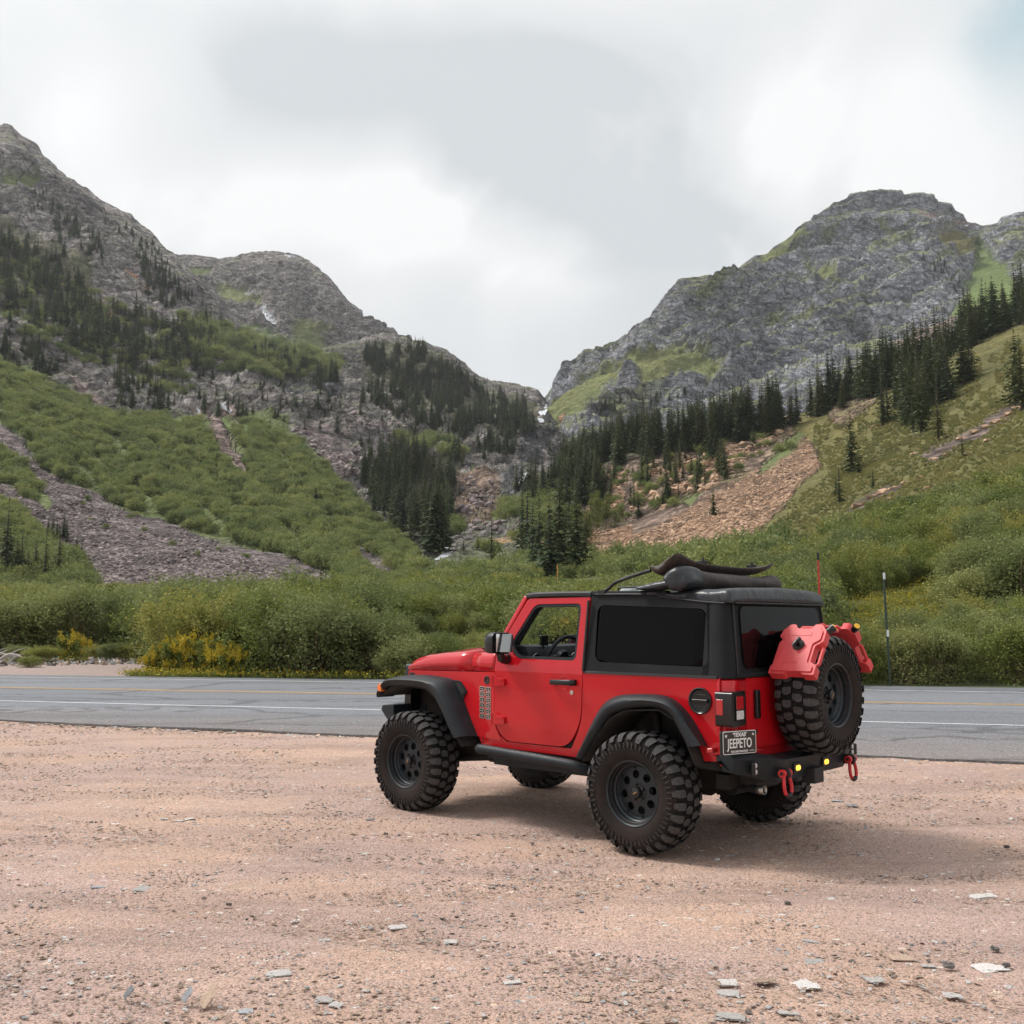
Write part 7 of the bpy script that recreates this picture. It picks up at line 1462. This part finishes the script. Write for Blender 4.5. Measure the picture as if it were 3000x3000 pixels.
for s in (1, -1):
    rb.tube(bez([(1.42, s * .66, 1.42), (1.30, s * .64, 1.60), (1.17, s * .62, 1.765), (1.05, s * .61, 1.79), (.50, s * .60, 1.79), (-.35, s * .58, 1.76), (-.55, s * .58, 1.4)], 5, False), .030, 10)
    rb.tube([(.50, s * .60, 1.79), (.50, s * .66, 1.40), (.50, s * .70, 1.0)], .034, 10)
for x in (.50, -.30): rb.tube([(x, -.60, 1.79), (x, .60, 1.79)], .030, 10)
rb.tube([(1.14, -.62, 1.79), (1.14, .62, 1.79)], .03, 10)
rb.build('roll_cage', M['plastic'], JEEP, smooth=50)
MB().box((1.16, 0, 1.71), (.03, .23, .06)).tube([(1.19, 0, 1.80), (1.17, 0, 1.72)], .012, 8).build('interior_mirror', M['black'], JEEP, bevel=.01)
hd = MB().loft([[(1.245, y, 1.838), (1.25, y, 1.862), (1.20, y, 1.880), (1.13, y, 1.878), (1.12, y, 1.850), (1.13, y, 1.838)] for y in (-.70, 0, .70)]); hd.build('header_bar', M['dark'], JEEP, bevel=.004)
MB().box((.52, 0, 1.842), (.05, 1.36, .03)).build('roof_crossbar', M['dark'], JEEP, bevel=.006)
MB().box((-.05, 0, 1.80), (1.15, 1.30, .012)).build('load_deck', M['under'], JEEP)

# ---------------------------------------------------------------- things carried by the vehicle
def jpt(x, y, z):
    c, s = math.cos(JYAW), math.sin(JYAW); return Vector((JX + c * x - s * y, JY + s * x + c * y, z))
def fuel_can(top, bot, s, label, cx=-.91):
    # top/bot: (y, z) of the outer face's upper and lower edge, x from -.74 (front) to -1.08 (rear)
    o = empty('fuel_can', jpt(cx, bot[0], bot[1]), JYAW); tag(o, label, 'fuel can', 'fuel cans strapped over the spare wheel')
    up = Vector((0, top[0] - bot[0], top[1] - bot[1])); Lh = up.length; up.normalize(); n = Vector((0, s * up.z, -s * up.y)) ; n = n if n.z > 0 else -n
    k = Lh / .42
    def f(a, b, t): return Vector((-a, 0, 0)) + up * (b * k) + n * t
    def prism2(poly, t0, t1, name, mat, par, bev, seg=3): return MB().prism(poly, f, t0, t1).build(name, mat, par, bevel=bev, seg=seg, smooth=40)
    out = [(-.172, .0), (-.172, .062), (-.160, .075), (-.160, .265), (-.140, .285), (-.172, .315), (-.160, .37), (-.115, .42), (-.075, .42), (-.055, .385), (.055, .385), (.075, .42), (.125, .42), (.172, .365), (.172, .275), (.120, .235), (.120, .105), (.172, .075), (.172, .0), (.085, .0), (.07, .018), (-.04, .018), (-.055, .0)]
    body = prism2(fillet(out, .010, 3), -.076, -.010, 'can_body', M['can'], o, .012)
    inner = [(-.150, .02), (-.150, .07), (-.140, .09), (-.140, .25), (-.118, .285), (-.148, .320), (-.140, .36), (-.105, .40), (-.085, .40), (-.062, .368), (.062, .368), (.085, .40), (.115, .40), (.150, .355), (.150, .285), (.100, .248), (.100, .095), (.150, .065), (.150, .02)]
    ring = circ(.0, .235, .042)
    prism2(fillet(inner, .010, 3), -.014, .0, 'face_panel', M['can'], body, .006)
    MB().tube([f(-.055, .392, -.05), f(-.04, .418, -.05), (f(.04, .418, -.05)), f(.055, .392, -.05)], .013, 10).build('top_handle', M['can'], body)
    MB().tube([f(.125, .262, -.05), f(.166, .24, -.05), f(.166, .11, -.05), f(.125, .082, -.05)], .014, 10).build('side_handle', M['can'], body)
    if True:
        MB().tube([f(0, .235, -.004), f(0, .235, .0035)], .044, 28).build('mount_recess', M['under'], body)
        MB().tube([f(0, .235, 0), f(0, .235, .035)], .014, 12).tube([f(-.018, .205, .036), f(0, .235, .042), f(.016, .268, .036)], [.015, .012, .015], 12).build('clamp_knob', M['black'], body, smooth=50)
        for (a0, b0, a1, b1) in ((-.075, .315, .075, .345), (-.08, .09, .03, .13)):
            MB().prism(fillet([(a0, b0), (a1, b0), (a1, b1), (a0, b1)], .005), f, -.002, .0022).build('embossed_panel', M['can'], body)
        for q in (0, 1): MB().prism(fillet([(-.132, .12 + q * 0), (-.120, .12), (-.120, .24), (-.132, .24)], .004), f, -.001, .004).build('raised_rib', M['can'], body, bevel=.002) if q == 0 else None
    cp = MB().tube([f(.160, .385, -.05), f(.178, .405, -.05)], .024, 14); cp.tube([f(.176, .403, -.05), f(.196, .424, -.05)], .030, 16); c = cp.build('cap', M['black'], body, smooth=40)
    MB().tube([f(.195, .423, -.05), f(.200, .428, -.05)], .022, 14).build('cap_disc', M['yellow'], c, smooth=40)
    return o
fuel_can((.150, 1.622), (.405, 1.280), 1, 'red fuel can with black clamp knob, its flat face turned to the camera', -.955)
fuel_can((-.395, 1.632), (-.685, 1.30), -1, 'red fuel can on the far side of the spare tyre, seen edge-on with yellow cap')
def bag(x, y, z, L_, r, name='rolled_bag', label=''):
    st = []
    for k in range(13):
        t = k / 12; yy = y + (t - .5) * L_; rr = r * (1 - .75 * abs(2 * t - 1) ** 4)
        st.append([(x + rr * 1.15 * math.cos(a) * (1 + .07 * math.sin(6 * a + 3 * t)), yy, z + rr * math.sin(a) * (1 + .05 * math.sin(5 * a + t * 9))) for a in [q * 2 * math.pi / 24 for q in range(24)]])
    o = MB().loft(st).build(name, M['bag'], None, smooth=60, subs=1)
    o.location = (JX, JY, 0); o.rotation_euler = (0, 0, JYAW); tag(o, label, 'bag', 'grey bags in the roof opening'); return o
bag(.72, -.05, 1.865, .30, .068, label='pale grey stuffed bag nearer the front in the open roof')
bag(.52, -.05, 1.868, .32, .068, label='pale grey stuffed bag nearer the rolled roof in the opening')
